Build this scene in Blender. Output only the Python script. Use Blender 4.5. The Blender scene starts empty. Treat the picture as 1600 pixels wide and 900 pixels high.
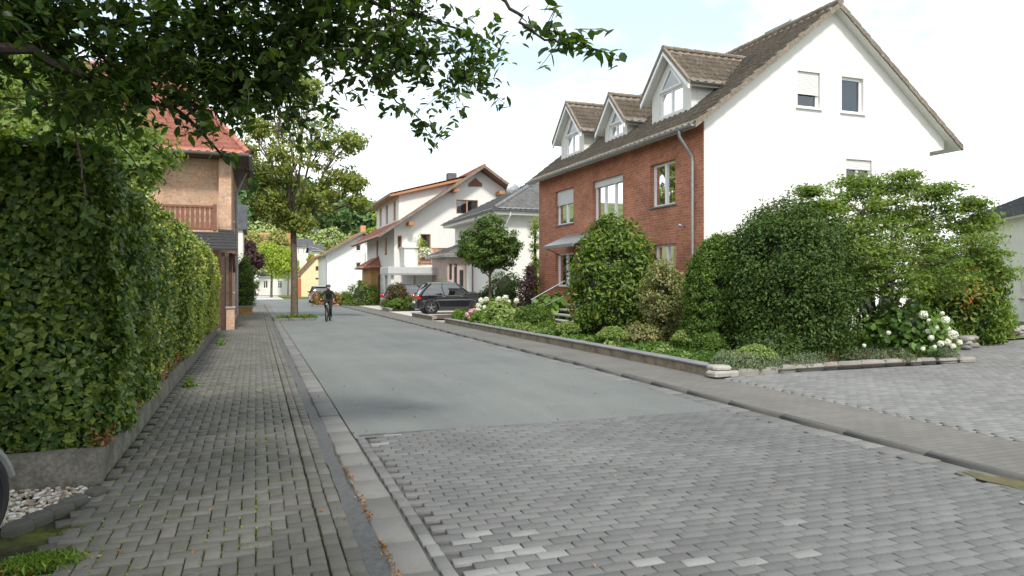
import bpy, math, random
import numpy as np
from mathutils import Vector, Matrix
from mathutils.geometry import tessellate_polygon
R = math.radians
PI = math.pi
SC = bpy.context.scene
COL = SC.collection
rng = np.random.default_rng(7)
random.seed(5)

# ------------------------------------------------------------------ camera, sky, sun, exposure
YAW = R(20); CS, SN = math.cos(YAW), math.sin(YAW); HC = 1.7; FP = 1100.0
cam_d = bpy.data.cameras.new('camera'); cam_o = bpy.data.objects.new('camera', cam_d); COL.objects.link(cam_o)
cam_o.location = (0, 0, HC); cam_o.rotation_euler = (R(90), 0, -YAW)
cam_d.lens = 36*FP/1600; cam_d.sensor_width = 36; cam_d.shift_y = -12/1600
cam_d.clip_start = .05; cam_d.clip_end = 4000
SC.camera = cam_o
SUN = Vector((-.10, -1, 1.2)).normalized()
el = math.asin(SUN.z); az = math.atan2(SUN.x, SUN.y)
w = bpy.data.worlds.new('World'); SC.world = w; w.use_nodes = True
nt = w.node_tree; nt.nodes.clear(); N = nt.nodes.new; L = nt.links.new
out = N('ShaderNodeOutputWorld'); bg = N('ShaderNodeBackground'); bg.inputs[1].default_value = .115
sky = N('ShaderNodeTexSky'); sky.sky_type = 'NISHITA'; sky.sun_disc = False
sky.sun_elevation = el; sky.sun_rotation = az; sky.air_density = 1.0; sky.dust_density = 1.6; sky.ozone_density = 1.0
tc = N('ShaderNodeTexCoord'); sp = N('ShaderNodeSeparateXYZ'); L(tc.outputs['Generated'], sp.inputs[0])
ad = N('ShaderNodeMath'); ad.operation = 'ADD'; ad.inputs[1].default_value = .28; L(sp.outputs[2], ad.inputs[0])
dv = N('ShaderNodeVectorMath'); dv.operation = 'DIVIDE'; L(tc.outputs['Generated'], dv.inputs[0])
cb = N('ShaderNodeCombineXYZ'); L(ad.outputs[0], cb.inputs[0]); L(ad.outputs[0], cb.inputs[1]); cb.inputs[2].default_value = 1; L(cb.outputs[0], dv.inputs[1])
nz = N('ShaderNodeTexNoise'); nz.inputs['Scale'].default_value = 1.15; nz.inputs['Detail'].default_value = 9; nz.inputs['Roughness'].default_value = .58
mpw = N('ShaderNodeMapping'); mpw.inputs['Location'].default_value = (1.78, .3, .2); L(dv.outputs[0], mpw.inputs[0]); L(mpw.outputs[0], nz.inputs['Vector'])
rp = N('ShaderNodeValToRGB'); rp.color_ramp.elements[0].position = .38; rp.color_ramp.elements[1].position = .56
L(nz.outputs[0], rp.inputs[0])
hz = N('ShaderNodeMath'); hz.operation = 'MULTIPLY_ADD'; L(sp.outputs[2], hz.inputs[0]); hz.inputs[1].default_value = -6; hz.inputs[2].default_value = 1.5
hc = N('ShaderNodeMath'); hc.operation = 'MAXIMUM'; L(hz.outputs[0], hc.inputs[0]); L(rp.outputs[0], hc.inputs[1]); hc.use_clamp = True
mx = N('ShaderNodeMixRGB'); L(hc.outputs[0], mx.inputs[0])
hs = N('ShaderNodeMixRGB'); hs.blend_type = 'ADD'; hs.inputs[0].default_value = 1; L(sky.outputs[0], hs.inputs[1]); hs.inputs[2].default_value = (3.4, 4.1, 3.6, 1)
L(hs.outputs[0], mx.inputs[1]); mx.inputs[2].default_value = (10.2, 10.4, 10.6, 1)
L(mx.outputs[0], bg.inputs[0]); L(bg.outputs[0], out.inputs[0])
sd = bpy.data.lights.new('sun', 'SUN'); sd.energy = 2.7; sd.angle = R(7); sd.color = (1, .95, .87)
so = bpy.data.objects.new('sun', sd); COL.objects.link(so); so.rotation_euler = SUN.to_track_quat('Z', 'Y').to_euler(); so.location = (-20, -40, 50)
vs = SC.view_settings; vs.view_transform = 'Standard'; vs.look = 'None'; vs.gamma = 1; vs.use_curve_mapping = False; vs.exposure = .5

# ------------------------------------------------------------------ helpers
def gz(Y): return -.0065*max(0, min(Y, 120)-12)
def sst(a): a = max(0, min(1, a)); return a*a*(3-2*a)
def terrain(X, Y):
    side = 1-.62*sst((X+10)/95)
    return gz(Y)+45*sst((Y-125)/300)*side+7*sst((Y-125)/90)*side
def cam(u, v, d):
    a = (u-800)/FP*d
    return Vector((a*CS+d*SN, -a*SN+d*CS, HC+(438-v)/FP*d))
def G(u, v, dz=0):
    d = 20
    for _ in range(30):
        p = cam(u, v, d); d = (HC-gz(p.y)-dz)*FP/(v-438)
    return cam(u, v, d)
def onY(u, v, Y): t = (u-800)/FP; return cam(u, v, Y/(CS-t*SN))
def onX(u, v, X): t = (u-800)/FP; return cam(u, v, X/(SN+t*CS))
ORG = {}
def org_of(p): return ORG.get(p.name, Vector((0, 0, 0))) if p else Vector((0, 0, 0))
def link(name, me, m=None, parent=None):
    o = bpy.data.objects.new(name, me); COL.objects.link(o)
    if m: me.materials.append(m)
    if parent: o.parent = parent; ORG[o.name] = org_of(parent)
    return o
def tag(o, label=None, cat=None, group=None, kind=None):
    if label: o['label'] = label
    if cat: o['category'] = cat
    if group: o['group'] = group
    if kind: o['kind'] = kind
    return o
def thing(name, loc, label, cat, group=None):
    o = bpy.data.objects.new(name, None); COL.objects.link(o); o.location = loc; o.empty_display_size = .2
    ORG[o.name] = Vector(loc); return tag(o, label, cat, group)
def copy_tree(o, parent=None):
    c = o.copy(); COL.objects.link(c); c.parent = parent
    for ch in [k for k in bpy.data.objects if k.parent == o and k is not c]: copy_tree(ch, c)
    return c
def np_mesh(name, V, F, smooth=False):
    """V (n,3); F list of (array (k,m)) index arrays of equal-sided faces"""
    me = bpy.data.meshes.new(name)
    V = np.asarray(V, dtype=np.float32)
    F = [np.asarray(f, dtype=np.int32) for f in F if len(f)]
    me.vertices.add(len(V)); me.vertices.foreach_set('co', V.ravel())
    loops = np.concatenate([f.ravel() for f in F]); tot = np.concatenate([np.full(len(f), f.shape[1], dtype=np.int32) for f in F])
    st = np.concatenate([[0], np.cumsum(tot)[:-1]]).astype(np.int32)
    me.loops.add(len(loops)); me.loops.foreach_set('vertex_index', loops)
    me.polygons.add(len(tot)); me.polygons.foreach_set('loop_start', st)
    try: me.polygons.foreach_set('loop_total', tot)
    except Exception: pass
    if smooth: me.polygons.foreach_set('use_smooth', np.ones(len(tot), dtype=bool))
    me.update(calc_edges=True); me.validate()
    return me
class MB:
    def __init__(s): s.v = []; s.f = []
    def add(s, vs, fs):
        b = len(s.v); s.v += [tuple(p) for p in vs]; s.f += [tuple(i+b for i in f) for f in fs]; return s
    def box(s, x0, y0, z0, x1, y1, z1):
        v = [(x, y, z) for z in (z0, z1) for y in (y0, y1) for x in (x0, x1)]
        return s.add(v, [(0, 2, 3, 1), (4, 5, 7, 6), (0, 1, 5, 4), (2, 6, 7, 3), (0, 4, 6, 2), (1, 3, 7, 5)])
    def obox(s, c, size, rz=0, rx=0, ry=0):
        M = Matrix.Translation(c) @ Matrix.Rotation(rz, 4, 'Z') @ Matrix.Rotation(ry, 4, 'Y') @ Matrix.Rotation(rx, 4, 'X')
        b = len(s.v); s.box(-size[0]/2, -size[1]/2, -size[2]/2, size[0]/2, size[1]/2, size[2]/2)
        for i in range(b, len(s.v)): s.v[i] = tuple(M @ Vector(s.v[i]))
        return s
    def hexa(s, p8): return s.add(p8, [(0, 2, 3, 1), (4, 5, 7, 6), (0, 1, 5, 4), (2, 6, 7, 3), (0, 4, 6, 2), (1, 3, 7, 5)])
    def extr(s, pts, vec):
        """polygon (3d points) extruded by vec"""
        n = len(pts); a = [Vector(p) for p in pts]; b = [p+Vector(vec) for p in a]
        tr = tessellate_polygon([a])
        fs = [tuple(t) for t in tr]+[tuple(i+n for i in reversed(t)) for t in tr]+[(i, (i+1) % n, (i+1) % n+n, i+n) for i in range(n)]
        return s.add(a+b, fs)
    def tube(s, pts, rad, n=8, cap=True):
        pts = [Vector(p) for p in pts]; k = len(pts)
        rad = rad if hasattr(rad, '__len__') else [rad]*k
        up = Vector((.13, .21, 1)).normalized(); vs = []; pa = None
        for i, p in enumerate(pts):
            t = (pts[min(i+1, k-1)]-pts[max(i-1, 0)]).normalized()
            if pa is None:
                a = t.cross(up)
                if a.length < .1: a = t.cross(Vector((1, 0, 0)))
            else: a = pa-t*pa.dot(t)
            a.normalize(); pa = a; b = t.cross(a)
            vs += [p+(a*math.cos(2*PI*j/n)+b*math.sin(2*PI*j/n))*rad[i] for j in range(n)]
        fs = [(i*n+j, i*n+(j+1) % n, (i+1)*n+(j+1) % n, (i+1)*n+j) for i in range(k-1) for j in range(n)]
        if cap: fs += [tuple(range(n-1, -1, -1)), tuple((k-1)*n+j for j in range(n))]
        return s.add(vs, fs)
    def lathe(s, prof, c=(0, 0, 0), n=24, axis='Z', closed=False):
        vs = []
        for r, z in prof:
            for j in range(n):
                a = 2*PI*j/n; x, y = r*math.cos(a), r*math.sin(a)
                p = (x, y, z) if axis == 'Z' else ((x, z, y) if axis == 'Y' else (z, x, y))
                vs.append((p[0]+c[0], p[1]+c[1], p[2]+c[2]))
        m = len(prof); rr = range(m) if closed else range(m-1)
        return s.add(vs, [(i*n+j, i*n+(j+1) % n, ((i+1) % m)*n+(j+1) % n, ((i+1) % m)*n+j) for i in rr for j in range(n)])
    def ball(s, c, r, n=12, m=8, sc=(1, 1, 1)):
        pr = [(max(1e-4, r*math.sin(PI*i/m)), -r*math.cos(PI*i/m)) for i in range(m+1)]
        b = len(s.v); s.lathe(pr, (0, 0, 0), n)
        for i in range(b, len(s.v)): s.v[i] = tuple(Vector(s.v[i][k]*sc[k] for k in range(3))+Vector(c))
        return s
    def build(s, name, m, parent=None, smooth=False, bevel=0, loc=None, seg=1):
        me = bpy.data.meshes.new(name); off = org_of(parent) if parent else Vector(loc or (0, 0, 0))
        me.from_pydata([tuple(Vector(p)-off) for p in s.v], [], s.f)
        me.update()
        if smooth:
            me.polygons.foreach_set('use_smooth', [True]*len(me.polygons))
            try: me.set_sharp_from_angle(angle=R(40))
            except Exception: pass
        o = link(name, me, m, parent)
        if not parent: o.location = off; ORG[o.name] = off
        if bevel:
            bm = o.modifiers.new('bevel', 'BEVEL'); bm.width = bevel; bm.segments = seg; bm.limit_method = 'ANGLE'; bm.angle_limit = R(35)
        return o

# ------------------------------------------------------------------ materials
class NM:
    def __init__(s, name):
        s.m = bpy.data.materials.new(name); s.m.use_nodes = True; s.t = s.m.node_tree; s.t.nodes.clear()
        s.out = s.n('ShaderNodeOutputMaterial'); s.b = s.n('ShaderNodeBsdfPrincipled'); s.l(s.b.outputs[0], s.out.inputs[0])
    def n(s, t, **k):
        o = s.t.nodes.new(t)
        for a, v in k.items(): setattr(o, a, v)
        return o
    def l(s, a, b): s.t.links.new(a, b)
    def co(s):
        if not hasattr(s, '_c'): s._c = s.n('ShaderNodeTexCoord').outputs['Object']
        return s._c
    def noise(s, scale, detail=5, vec=None, rough=.55):
        o = s.n('ShaderNodeTexNoise'); o.inputs['Scale'].default_value = scale; o.inputs['Detail'].default_value = detail
        o.inputs['Roughness'].default_value = rough; s.l(vec or s.co(), o.inputs['Vector']); return o.outputs[0]
    def ramp(s, fac, stops):
        o = s.n('ShaderNodeValToRGB'); e = o.color_ramp.elements
        while len(e) < len(stops): e.new(.5)
        for i, (p, c) in enumerate(stops):
            e[i].position = p; e[i].color = (c if hasattr(c, '__len__') else (c, c, c)) + ((1,) if not hasattr(c, '__len__') or len(c) == 3 else ())
        s.l(fac, o.inputs[0]); return o.outputs[0]
    def mix(s, fac, a, b, mode='MIX'):
        o = s.n('ShaderNodeMixRGB'); o.blend_type = mode
        for i, x in ((0, fac), (1, a), (2, b)):
            if hasattr(x, 'is_output'): s.l(x, o.inputs[i])
            elif i: o.inputs[i].default_value = tuple(x)+(1,)
            else: o.inputs[0].default_value = x
        return o.outputs[0]
    def math(s, op, a, b=None):
        o = s.n('ShaderNodeMath'); o.operation = op
        for i, x in ((0, a), (1, b)):
            if x is None: continue
            if hasattr(x, 'is_output'): s.l(x, o.inputs[i])
            else: o.inputs[i].default_value = x
        return o.outputs[0]
    def bump(s, h, strength=.3, dist=.02):
        o = s.n('ShaderNodeBump'); o.inputs['Strength'].default_value = strength; o.inputs['Distance'].default_value = dist
        s.l(h, o.inputs['Height'])
        if s.b.inputs['Normal'].links: s.l(s.b.inputs['Normal'].links[0].from_socket, o.inputs['Normal'])
        s.l(o.outputs[0], s.b.inputs['Normal'])
    def col(s, c):
        if hasattr(c, 'is_output'): s.l(c, s.b.inputs['Base Color'])
        else: s.b.inputs['Base Color'].default_value = tuple(c)+(1,)
    def set(s, rough=.6, metal=0, spec=.5):
        s.b.inputs['Roughness'].default_value = rough; s.b.inputs['Metallic'].default_value = metal
        s.b.inputs['Specular IOR Level'].default_value = spec; return s
def mat(name, c1, c2=None, ns=4, rough=.7, metal=0, bump=0, bs=60, spec=.4, coat=0):
    k = NM(name).set(rough, metal, spec)
    if c2: k.col(k.ramp(k.noise(ns, 7), [(.35, c1), (.65, c2)]))
    else: k.col(c1)
    if bump: k.bump(k.noise(bs, 4), bump, .01)
    if coat: k.b.inputs['Coat Weight'].default_value = coat; k.b.inputs['Coat Roughness'].default_value = .05
    return k.m
def leafmat(name, c1, c2, c3, rough=.5, trans=.3, spec=.35, ns=1.2):
    k = NM(name).set(rough, 0, spec)
    g = k.n('ShaderNodeNewGeometry')
    r = k.math('ADD', k.math('MULTIPLY', g.outputs['Random Per Island'], .62), k.math('MULTIPLY', k.noise(ns, 3), .5))
    c = k.ramp(r, [(.22, c1), (.52, c2), (.86, c3)]); k.col(c)
    if trans:
        t = k.n('ShaderNodeBsdfTranslucent'); k.l(k.mix(1, c, (1.5, 1.5, .55), 'MULTIPLY'), t.inputs[0])
        x = k.n('ShaderNodeMixShader'); x.inputs[0].default_value = trans; k.l(k.b.outputs[0], x.inputs[1]); k.l(t.outputs[0], x.inputs[2]); k.l(x.outputs[0], k.out.inputs[0])
    return k.m
def hcoord(k, rowdir=False):
    """(x+y, z) facade coordinates"""
    s = k.n('ShaderNodeSeparateXYZ'); k.l(k.co(), s.inputs[0]); c = k.n('ShaderNodeCombineXYZ')
    k.l(k.math('ADD', s.outputs[0], s.outputs[1]), c.inputs[0]); k.l(s.outputs[2], c.inputs[1]); return c.outputs[0]
def brickmat(name, c1, c2, mortar, w_=.25, h_=.0833, ms=.007, rough=.85, dark=(.1, .04, .03)):
    k = NM(name).set(rough, 0, .25); v = hcoord(k)
    b = k.n('ShaderNodeTexBrick'); k.l(v, b.inputs['Vector']); b.inputs['Scale'].default_value = 1
    b.inputs['Brick Width'].default_value = w_; b.inputs['Row Height'].default_value = h_; b.inputs['Mortar Size'].default_value = ms
    b.inputs['Mortar Smooth'].default_value = .25; b.inputs['Color1'].default_value = tuple(c1)+(1,); b.inputs['Color2'].default_value = tuple(c2)+(1,)
    b.inputs['Mortar'].default_value = tuple(mortar)+(1,); b.inputs['Bias'].default_value = 0
    st = k.ramp(k.noise(1.1, 5), [(.35, .78), (.7, 1.12)]); n2 = k.ramp(k.noise(9, 4), [(.3, .8), (.7, 1.15)])
    k.col(k.mix(1, k.mix(1, b.outputs[0], st, 'MULTIPLY'), n2, 'MULTIPLY'))
    k.bump(b.outputs['Fac'], .6, -.008); k.bump(k.noise(150, 3), .25, .004)
    return k.m
def tilemat(name, c1, c2, lichen=(.5, .48, .42), la=.62, tw=.3, rough=.75):
    k = NM(name).set(rough, 0, .3)
    a = k.ramp(k.noise(2.2, 6), [(.3, c1), (.7, c2)])
    wn = k.ramp(k.noise(14, 2), [(.3, .75), (.7, 1.25)])
    c = k.mix(1, a, wn, 'MULTIPLY')
    li = k.ramp(k.noise(7.5, 3, rough=.7), [(la, 0.), (la+.06, .8)])
    k.col(k.mix(li, c, lichen)); k.bump(k.noise(90, 3), .25, .004); return k.m
m = {}
m['plaster'] = (lambda k: (k.col(k.mix(k.ramp(k.noise(1.2, 8, (lambda q: (setattr(q.inputs['Scale'], 'default_value', (1.6, 1.6, .18)), k.l(k.co(), q.inputs[0]), q.outputs[0])[-1])(k.n('ShaderNodeMapping')), .65), [(.5, 0.), (.8, .5)]), (.70, .695, .665), (.60, .59, .55))), k.bump(k.noise(220, 3), .25, .003), k.m)[-1])(NM('white_plaster').set(.9, 0, .2))
m['plaster2'] = mat('cream_plaster', (.78, .75, .68), (.70, .68, .62), 1.5, .9, bump=.2, bs=200)
m['cream'] = mat('yellow_cream_plaster', (.78, .66, .40), (.72, .60, .38), 1.5, .9)
m['mauve'] = mat('mauve_plaster', (.46, .36, .32), (.40, .31, .28), 2, .9, bump=.2, bs=150)
m['redbrick'] = brickmat('red_brick', (.52, .20, .115), (.38, .14, .082), (.42, .32, .25), ms=.0075)
m['palebrick'] = brickmat('salmon_brick', (.57, .37, .25), (.47, .285, .19), (.50, .43, .35), h_=.0833, ms=.007)
m['yellowbrick'] = brickmat('yellow_brick', (.50, .30, .12), (.42, .23, .09), (.36, .26, .15))
m['browntile'] = tilemat('brown_concrete_tile', (.15, .124, .098), (.225, .188, .15), (.42, .39, .33), .62)
m['greytile'] = tilemat('grey_tile', (.13, .13, .135), (.2, .2, .2), (.3, .3, .29), .66)
m['redtile'] = tilemat('weathered_red_tile', (.34, .125, .09), (.42, .18, .135), (.26, .23, .18), .62)
m['pinktile'] = tilemat('pink_red_tile', (.40, .16, .12), (.48, .21, .16), (.4, .3, .25), .7)
m['orangetile'] = tilemat('orange_tile', (.50, .22, .10), (.58, .29, .14), (.4, .3, .2), .72)
m['slate'] = tilemat('slate', (.075, .08, .09), (.13, .135, .15), (.2, .2, .2), .7)
m['white'] = mat('white_plastic', (.82, .82, .82), rough=.35)
m['shutter'] = (lambda k: (k.col((.62, .62, .6)), k.bump(k.math('SINE', k.math('MULTIPLY', (lambda s: (k.l(k.co(), s.inputs[0]), s.outputs[2])[-1])(k.n('ShaderNodeSeparateXYZ')), 120)), .6, .006), k.m)[-1])(NM('roller_shutter').set(.45))
m['metal'] = mat('zinc', (.42, .44, .46), (.33, .35, .37), 8, .42, .7)
m['greymetal'] = mat('dull_grey_metal', (.2, .21, .21), (.26, .27, .27), 6, .5, .4)
m['dark'] = mat('dark_metal', (.03, .03, .033), rough=.45, metal=.3)
m['wood'] = (lambda k: (k.col(k.ramp(k.noise(6, 5), [(.3, (.34, .15, .07)), (.7, (.46, .22, .10))])), k.m)[-1])(NM('orange_wood').set(.6))
m['brownwood'] = mat('brown_stained_wood', (.16, .07, .045), (.22, .10, .06), 9, .65, bump=.3, bs=50)
m['darkwood'] = mat('dark_wood', (.05, .026, .02), (.08, .04, .03), 9, .6)
m['curtain'] = mat('net_curtain', (.55, .53, .48), (.42, .40, .36), 3, .9)
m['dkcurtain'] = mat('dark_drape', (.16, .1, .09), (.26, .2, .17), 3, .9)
def glassmat(name, tint, k0=.35, rough=.02):
    k = NM(name); g = k.n('ShaderNodeBsdfGlossy'); g.inputs['Roughness'].default_value = rough; g.inputs[0].default_value = (.95, .97, 1, 1)
    t = k.n('ShaderNodeBsdfTransparent'); t.inputs[0].default_value = tuple(tint)+(1,)
    f = k.n('ShaderNodeLayerWeight'); f.inputs[0].default_value = k0
    mr = k.n('ShaderNodeMath', operation='MULTIPLY_ADD'); k.l(f.outputs['Fresnel'], mr.inputs[0]); mr.inputs[1].default_value = .95; mr.inputs[2].default_value = .08
    x = k.n('ShaderNodeMixShader'); k.l(mr.outputs[0], x.inputs[0]); k.l(t.outputs[0], x.inputs[1]); k.l(g.outputs[0], x.inputs[2]); k.l(x.outputs[0], k.out.inputs[0]); return k.m
m['glass'] = glassmat('window_glass', (.62, .66, .66), .35)
m['cglass'] = glassmat('car_glass', (.10, .12, .12), .45)
m['concrete'] = (lambda k: (k.col(k.mix(k.ramp(k.noise(3.2, 8, rough=.7), [(.42, 0.), (.62, .85)]), k.mix(k.ramp(k.noise(30, 4), [(.35, 0.), (.65, 1.)]), (.13, .122, .108), (.22, .208, .185)), (.075, .075, .045))), k.bump(k.noise(35, 8, rough=.7), .6, .012), k.m)[-1])(NM('old_mossy_concrete').set(.9, 0, .2))
m['wallrender'] = (lambda k: (k.col(k.mix(k.ramp(k.noise(2.2, 9, rough=.7), [(.45, 0.), (.62, .8)]), (.32, .265, .20), (.15, .11, .078))), k.bump(k.noise(45, 6), .4, .008), k.m)[-1])(NM('stained_render').set(.9, 0, .2))
m['cap'] = mat('slate_cap', (.15, .155, .165), (.21, .215, .225), 3, .6, bump=.3, bs=80)
m['stonestep'] = mat('stone_step', (.26, .25, .24), (.34, .33, .31), 5, .8, bump=.3)
def asphalt():
    k = NM('pale_asphalt').set(.8, 0, .25)
    big = k.ramp(k.noise(.35, 5), [(.3, (.118, .128, .124)), (.7, (.157, .164, .159))])
    mp = k.n('ShaderNodeMapping'); mp.inputs['Scale'].default_value = (2.2, .25, 1); k.l(k.co(), mp.inputs[0])
    streak = k.ramp(k.noise(1.3, 7, mp.outputs[0], .65), [(.3, .87), (.7, 1.09)])
    gr = k.ramp(k.noise(240, 3, rough=.8), [(.3, .68), (.7, 1.28)])
    pt = k.ramp(k.noise(2.4, 8, rough=.75), [(.56, 0.), (.75, .35)])
    k.col(k.mix(pt, k.mix(1, k.mix(1, big, streak, 'MULTIPLY'), gr, 'MULTIPLY'), (.15, .15, .14)))
    k.bump(k.noise(260, 2), .35, .003); return k.m
def asphalt():
    k = NM('pale_asphalt').set(.82, 0, .22)
    big = k.ramp(k.noise(.35, 5), [(.3, (.124, .134, .130)), (.7, (.166, .174, .169))])
    mp = k.n('ShaderNodeMapping'); mp.inputs['Scale'].default_value = (1.6, .22, 1); k.l(k.co(), mp.inputs[0])
    streak = k.ramp(k.noise(1.3, 7, mp.outputs[0], .65), [(.3, .9), (.7, 1.07)])
    gr = k.ramp(k.noise(190, 4, rough=.85), [(.3, .6), (.7, 1.36)])
    spk = k.ramp(k.noise(34, 6, rough=.8), [(.35, .86), (.65, 1.1)])
    vo = k.n('ShaderNodeTexVoronoi'); vo.feature = 'DISTANCE_TO_EDGE'; vo.inputs['Scale'].default_value = .42
    wv = k.n('ShaderNodeVectorMath'); wv.operation = 'ADD'; nn = k.n('ShaderNodeTexNoise'); nn.inputs['Scale'].default_value = 1.4; nn.inputs['Detail'].default_value = 6; k.l(k.co(), nn.inputs['Vector']); k.l(k.co(), wv.inputs[0]); k.l(nn.outputs[1], wv.inputs[1]); k.l(wv.outputs[0], vo.inputs['Vector'])
    cr = k.math('MULTIPLY', k.ramp(vo.outputs[0], [(0., 1.), (.0045, 0.)]), k.ramp(k.noise(.6, 3), [(.52, 0.), (.62, .5)]))
    c = k.mix(1, k.mix(1, k.mix(1, big, streak, 'MULTIPLY'), gr, 'MULTIPLY'), spk, 'MULTIPLY')
    c = k.mix(k.ramp(k.noise(2.4, 8, rough=.75), [(.56, 0.), (.75, .3)]), c, (.10, .10, .092))
    k.col(k.mix(cr, c, (.03, .03, .028))); k.bump(k.noise(220, 3, rough=.8), .5, .004); return k.m
m['asphalt'] = asphalt()
m['tar'] = mat('dark_tar', (.06, .062, .063), (.09, .091, .092), 20, .75, bump=.5, bs=120)
def paver(name, c1, c2, c3, dirt, moss=None, ns=.8, mamt=.55, rough=.82):
    k = NM(name).set(rough, 0, .3); g = k.n('ShaderNodeNewGeometry')
    a = k.ramp(g.outputs['Random Per Island'], [(.05, c1), (.5, c2), (.95, c3)])
    gr = k.ramp(k.noise(170, 4, rough=.8), [(.3, .72), (.7, 1.26)]); bl = k.ramp(k.noise(ns, 6), [(.3, .83), (.7, 1.13)])
    c = k.mix(1, k.mix(1, a, gr, 'MULTIPLY'), bl, 'MULTIPLY')
    c = k.mix(k.ramp(k.noise(5, 8, rough=.75), [(.5, 0.), (.75, .5)]), c, dirt)
    if moss: c = k.mix(k.ramp(k.noise(2.2, 9, rough=.8), [(mamt, 0.), (mamt+.14, .75)]), c, moss)
    k.col(c); k.bump(k.noise(140, 5, rough=.7), .5, .004); return k.m
m['pave_walk'] = paver('footpath_paver', (.095, .092, .082), (.115, .111, .099), (.135, .13, .118), (.068, .066, .054), (.06, .066, .028), mamt=.52)
m['pave_road'] = paver('road_paver', (.112, .113, .113), (.128, .129, .129), (.145, .146, .145), (.09, .089, .086), ns=.5)
m['pave_light'] = paver('pale_paver', (.165, .167, .166), (.19, .191, .189), (.22, .22, .216), (.3, .3, .29))
m['pave_drive'] = paver('drive_paver', (.148, .148, .146), (.17, .17, .167), (.196, .195, .19), (.15, .147, .143), ns=.4)
m['kerb'] = paver('kerb_stone', (.125, .123, .118), (.148, .146, .14), (.17, .168, .161), (.10, .097, .087), ns=1.2)
def joint():
    k = NM('joint_moss').set(.95, 0, .1)
    k.col(k.ramp(k.noise(3.2, 8, rough=.7), [(.36, (.022, .02, .016)), (.5, (.042, .047, .018)), (.68, (.085, .105, .026))])); k.bump(k.noise(120, 4), .8, .01); return k.m
m['joint'] = joint()
m['joint_dark'] = mat('joint_dark', (.045, .043, .04), (.085, .083, .078), 3, .95)
m['joint_pale'] = mat('joint_pale', (.17, .165, .155), (.22, .215, .2), 3, .95)
def fine_walk():
    k = NM('brown_grey_footpath').set(.85, 0, .25)
    b = k.n('ShaderNodeTexBrick'); k.l(k.co(), b.inputs['Vector']); b.inputs['Scale'].default_value = 1
    b.inputs['Brick Width'].default_value = .2; b.inputs['Row Height'].default_value = .1; b.inputs['Mortar Size'].default_value = .004
    b.inputs['Color1'].default_value = (.150, .143, .132, 1); b.inputs['Color2'].default_value = (.130, .124, .115, 1); b.inputs['Mortar'].default_value = (.085, .08, .072, 1)
    st = k.ramp(k.noise(.8, 7), [(.3, .85), (.7, 1.12)]); gr = k.ramp(k.noise(150, 3), [(.3, .82), (.7, 1.16)])
    k.col(k.mix(1, k.mix(1, b.outputs[0], st, 'MULTIPLY'), gr, 'MULTIPLY')); k.bump(b.outputs['Fac'], .4, -.004); return k.m
m['walk_right'] = fine_walk()
m['paleroad'] = mat('pale_driveway', (.42, .40, .36), (.5, .48, .44), 1.2, .9, bump=.3, bs=90)
m['soil'] = mat('dark_soil', (.045, .03, .02), (.075, .052, .034), 6, .95, bump=.9, bs=30)
m['land'] = (lambda k: (k.col(k.ramp(k.noise(.12, 6), [(.35, (.07, .105, .03)), (.6, (.13, .15, .06)), (.75, (.16, .15, .09))])), k.m)[-1])(NM('meadow').set(.95, 0, .1))
m['bark'] = (lambda k: (k.col(k.ramp(k.noise(9, 8, rough=.7), [(.35, (.075, .058, .042)), (.65, (.17, .138, .10))])), k.bump(k.noise(26, 8, rough=.75), .9, .03), k.m)[-1])(NM('bark').set(.92, 0, .15))
m['dbark'] = mat('dark_bark', (.03, .023, .018), (.055, .043, .034), 14, .9, bump=.6, bs=40)
m['rubber'] = mat('rubber', (.018, .018, .018), rough=.75)
m['alloy'] = mat('alloy', (.4, .4, .42), rough=.3, metal=.85)
m['blackpaint'] = mat('black_car_paint', (.012, .013, .016), rough=.28, coat=1)
m['silverpaint'] = mat('silver_car_paint', (.30, .31, .33), rough=.3, metal=.6, coat=1)
m['maroonpaint'] = mat('maroon_car_paint', (.055, .02, .03), rough=.3, metal=.2, coat=1)
m['whitepaint'] = mat('white_car_paint', (.75, .76, .77), rough=.3, coat=1)
m['trim'] = mat('black_trim', (.03, .03, .032), rough=.6)
m['redlens'] = mat('red_lens', (.45, .015, .02), rough=.12, coat=1)
m['clearlens'] = mat('clear_lens', (.65, .67, .7), rough=.08, metal=.4)
m['black_cloth'] = mat('black_cloth', (.012, .012, .014), (.02, .02, .023), 20, .9)
m['skin'] = mat('skin', (.52, .30, .22), rough=.6)
m['greycloth'] = mat('grey_cloth', (.12, .12, .12), rough=.85)
m['orangeboard'] = mat('orange_board', (.42, .15, .06), rough=.7)
m['solar'] = mat('solar_panel', (.10, .12, .22), rough=.1, metal=.3)
# leaves
m['core_shade'] = mat('shade_core', (.035, .035, .018), (.02, .03, .012), 12, 1)  # near-black tone standing in for shade deep inside the shrubs
m['l_cherry'] = leafmat('cherry_leaf', (.022, .05, .012), (.042, .085, .018), (.09, .145, .026), .42, .42)
m['l_beech'] = leafmat('beech_leaf', (.024, .062, .013), (.072, .135, .023), (.18, .235, .038), .42, .32, .4, 1.6)
m['l_beech2'] = leafmat('young_sunlit_beech_leaf', (.18, .27, .045), (.33, .40, .075), (.50, .46, .15), .5, .35, .3)  # young shoots, and painted sunlight on the far hedge face
m['l_lime'] = leafmat('lime_leaf', (.10, .155, .03), (.19, .25, .05), (.33, .33, .09), .5, .42)
m['l_bright'] = leafmat('bright_leaf', (.15, .23, .025), (.28, .37, .045), (.40, .46, .08), .5, .4)
m['l_yellow'] = leafmat('yellow_green_leaf', (.16, .19, .05), (.30, .31, .09), (.42, .38, .16), .5, .3)
m['l_dark'] = leafmat('dark_evergreen_leaf', (.022, .052, .009), (.044, .088, .014), (.095, .15, .027), .5, .28, .3)
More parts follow.
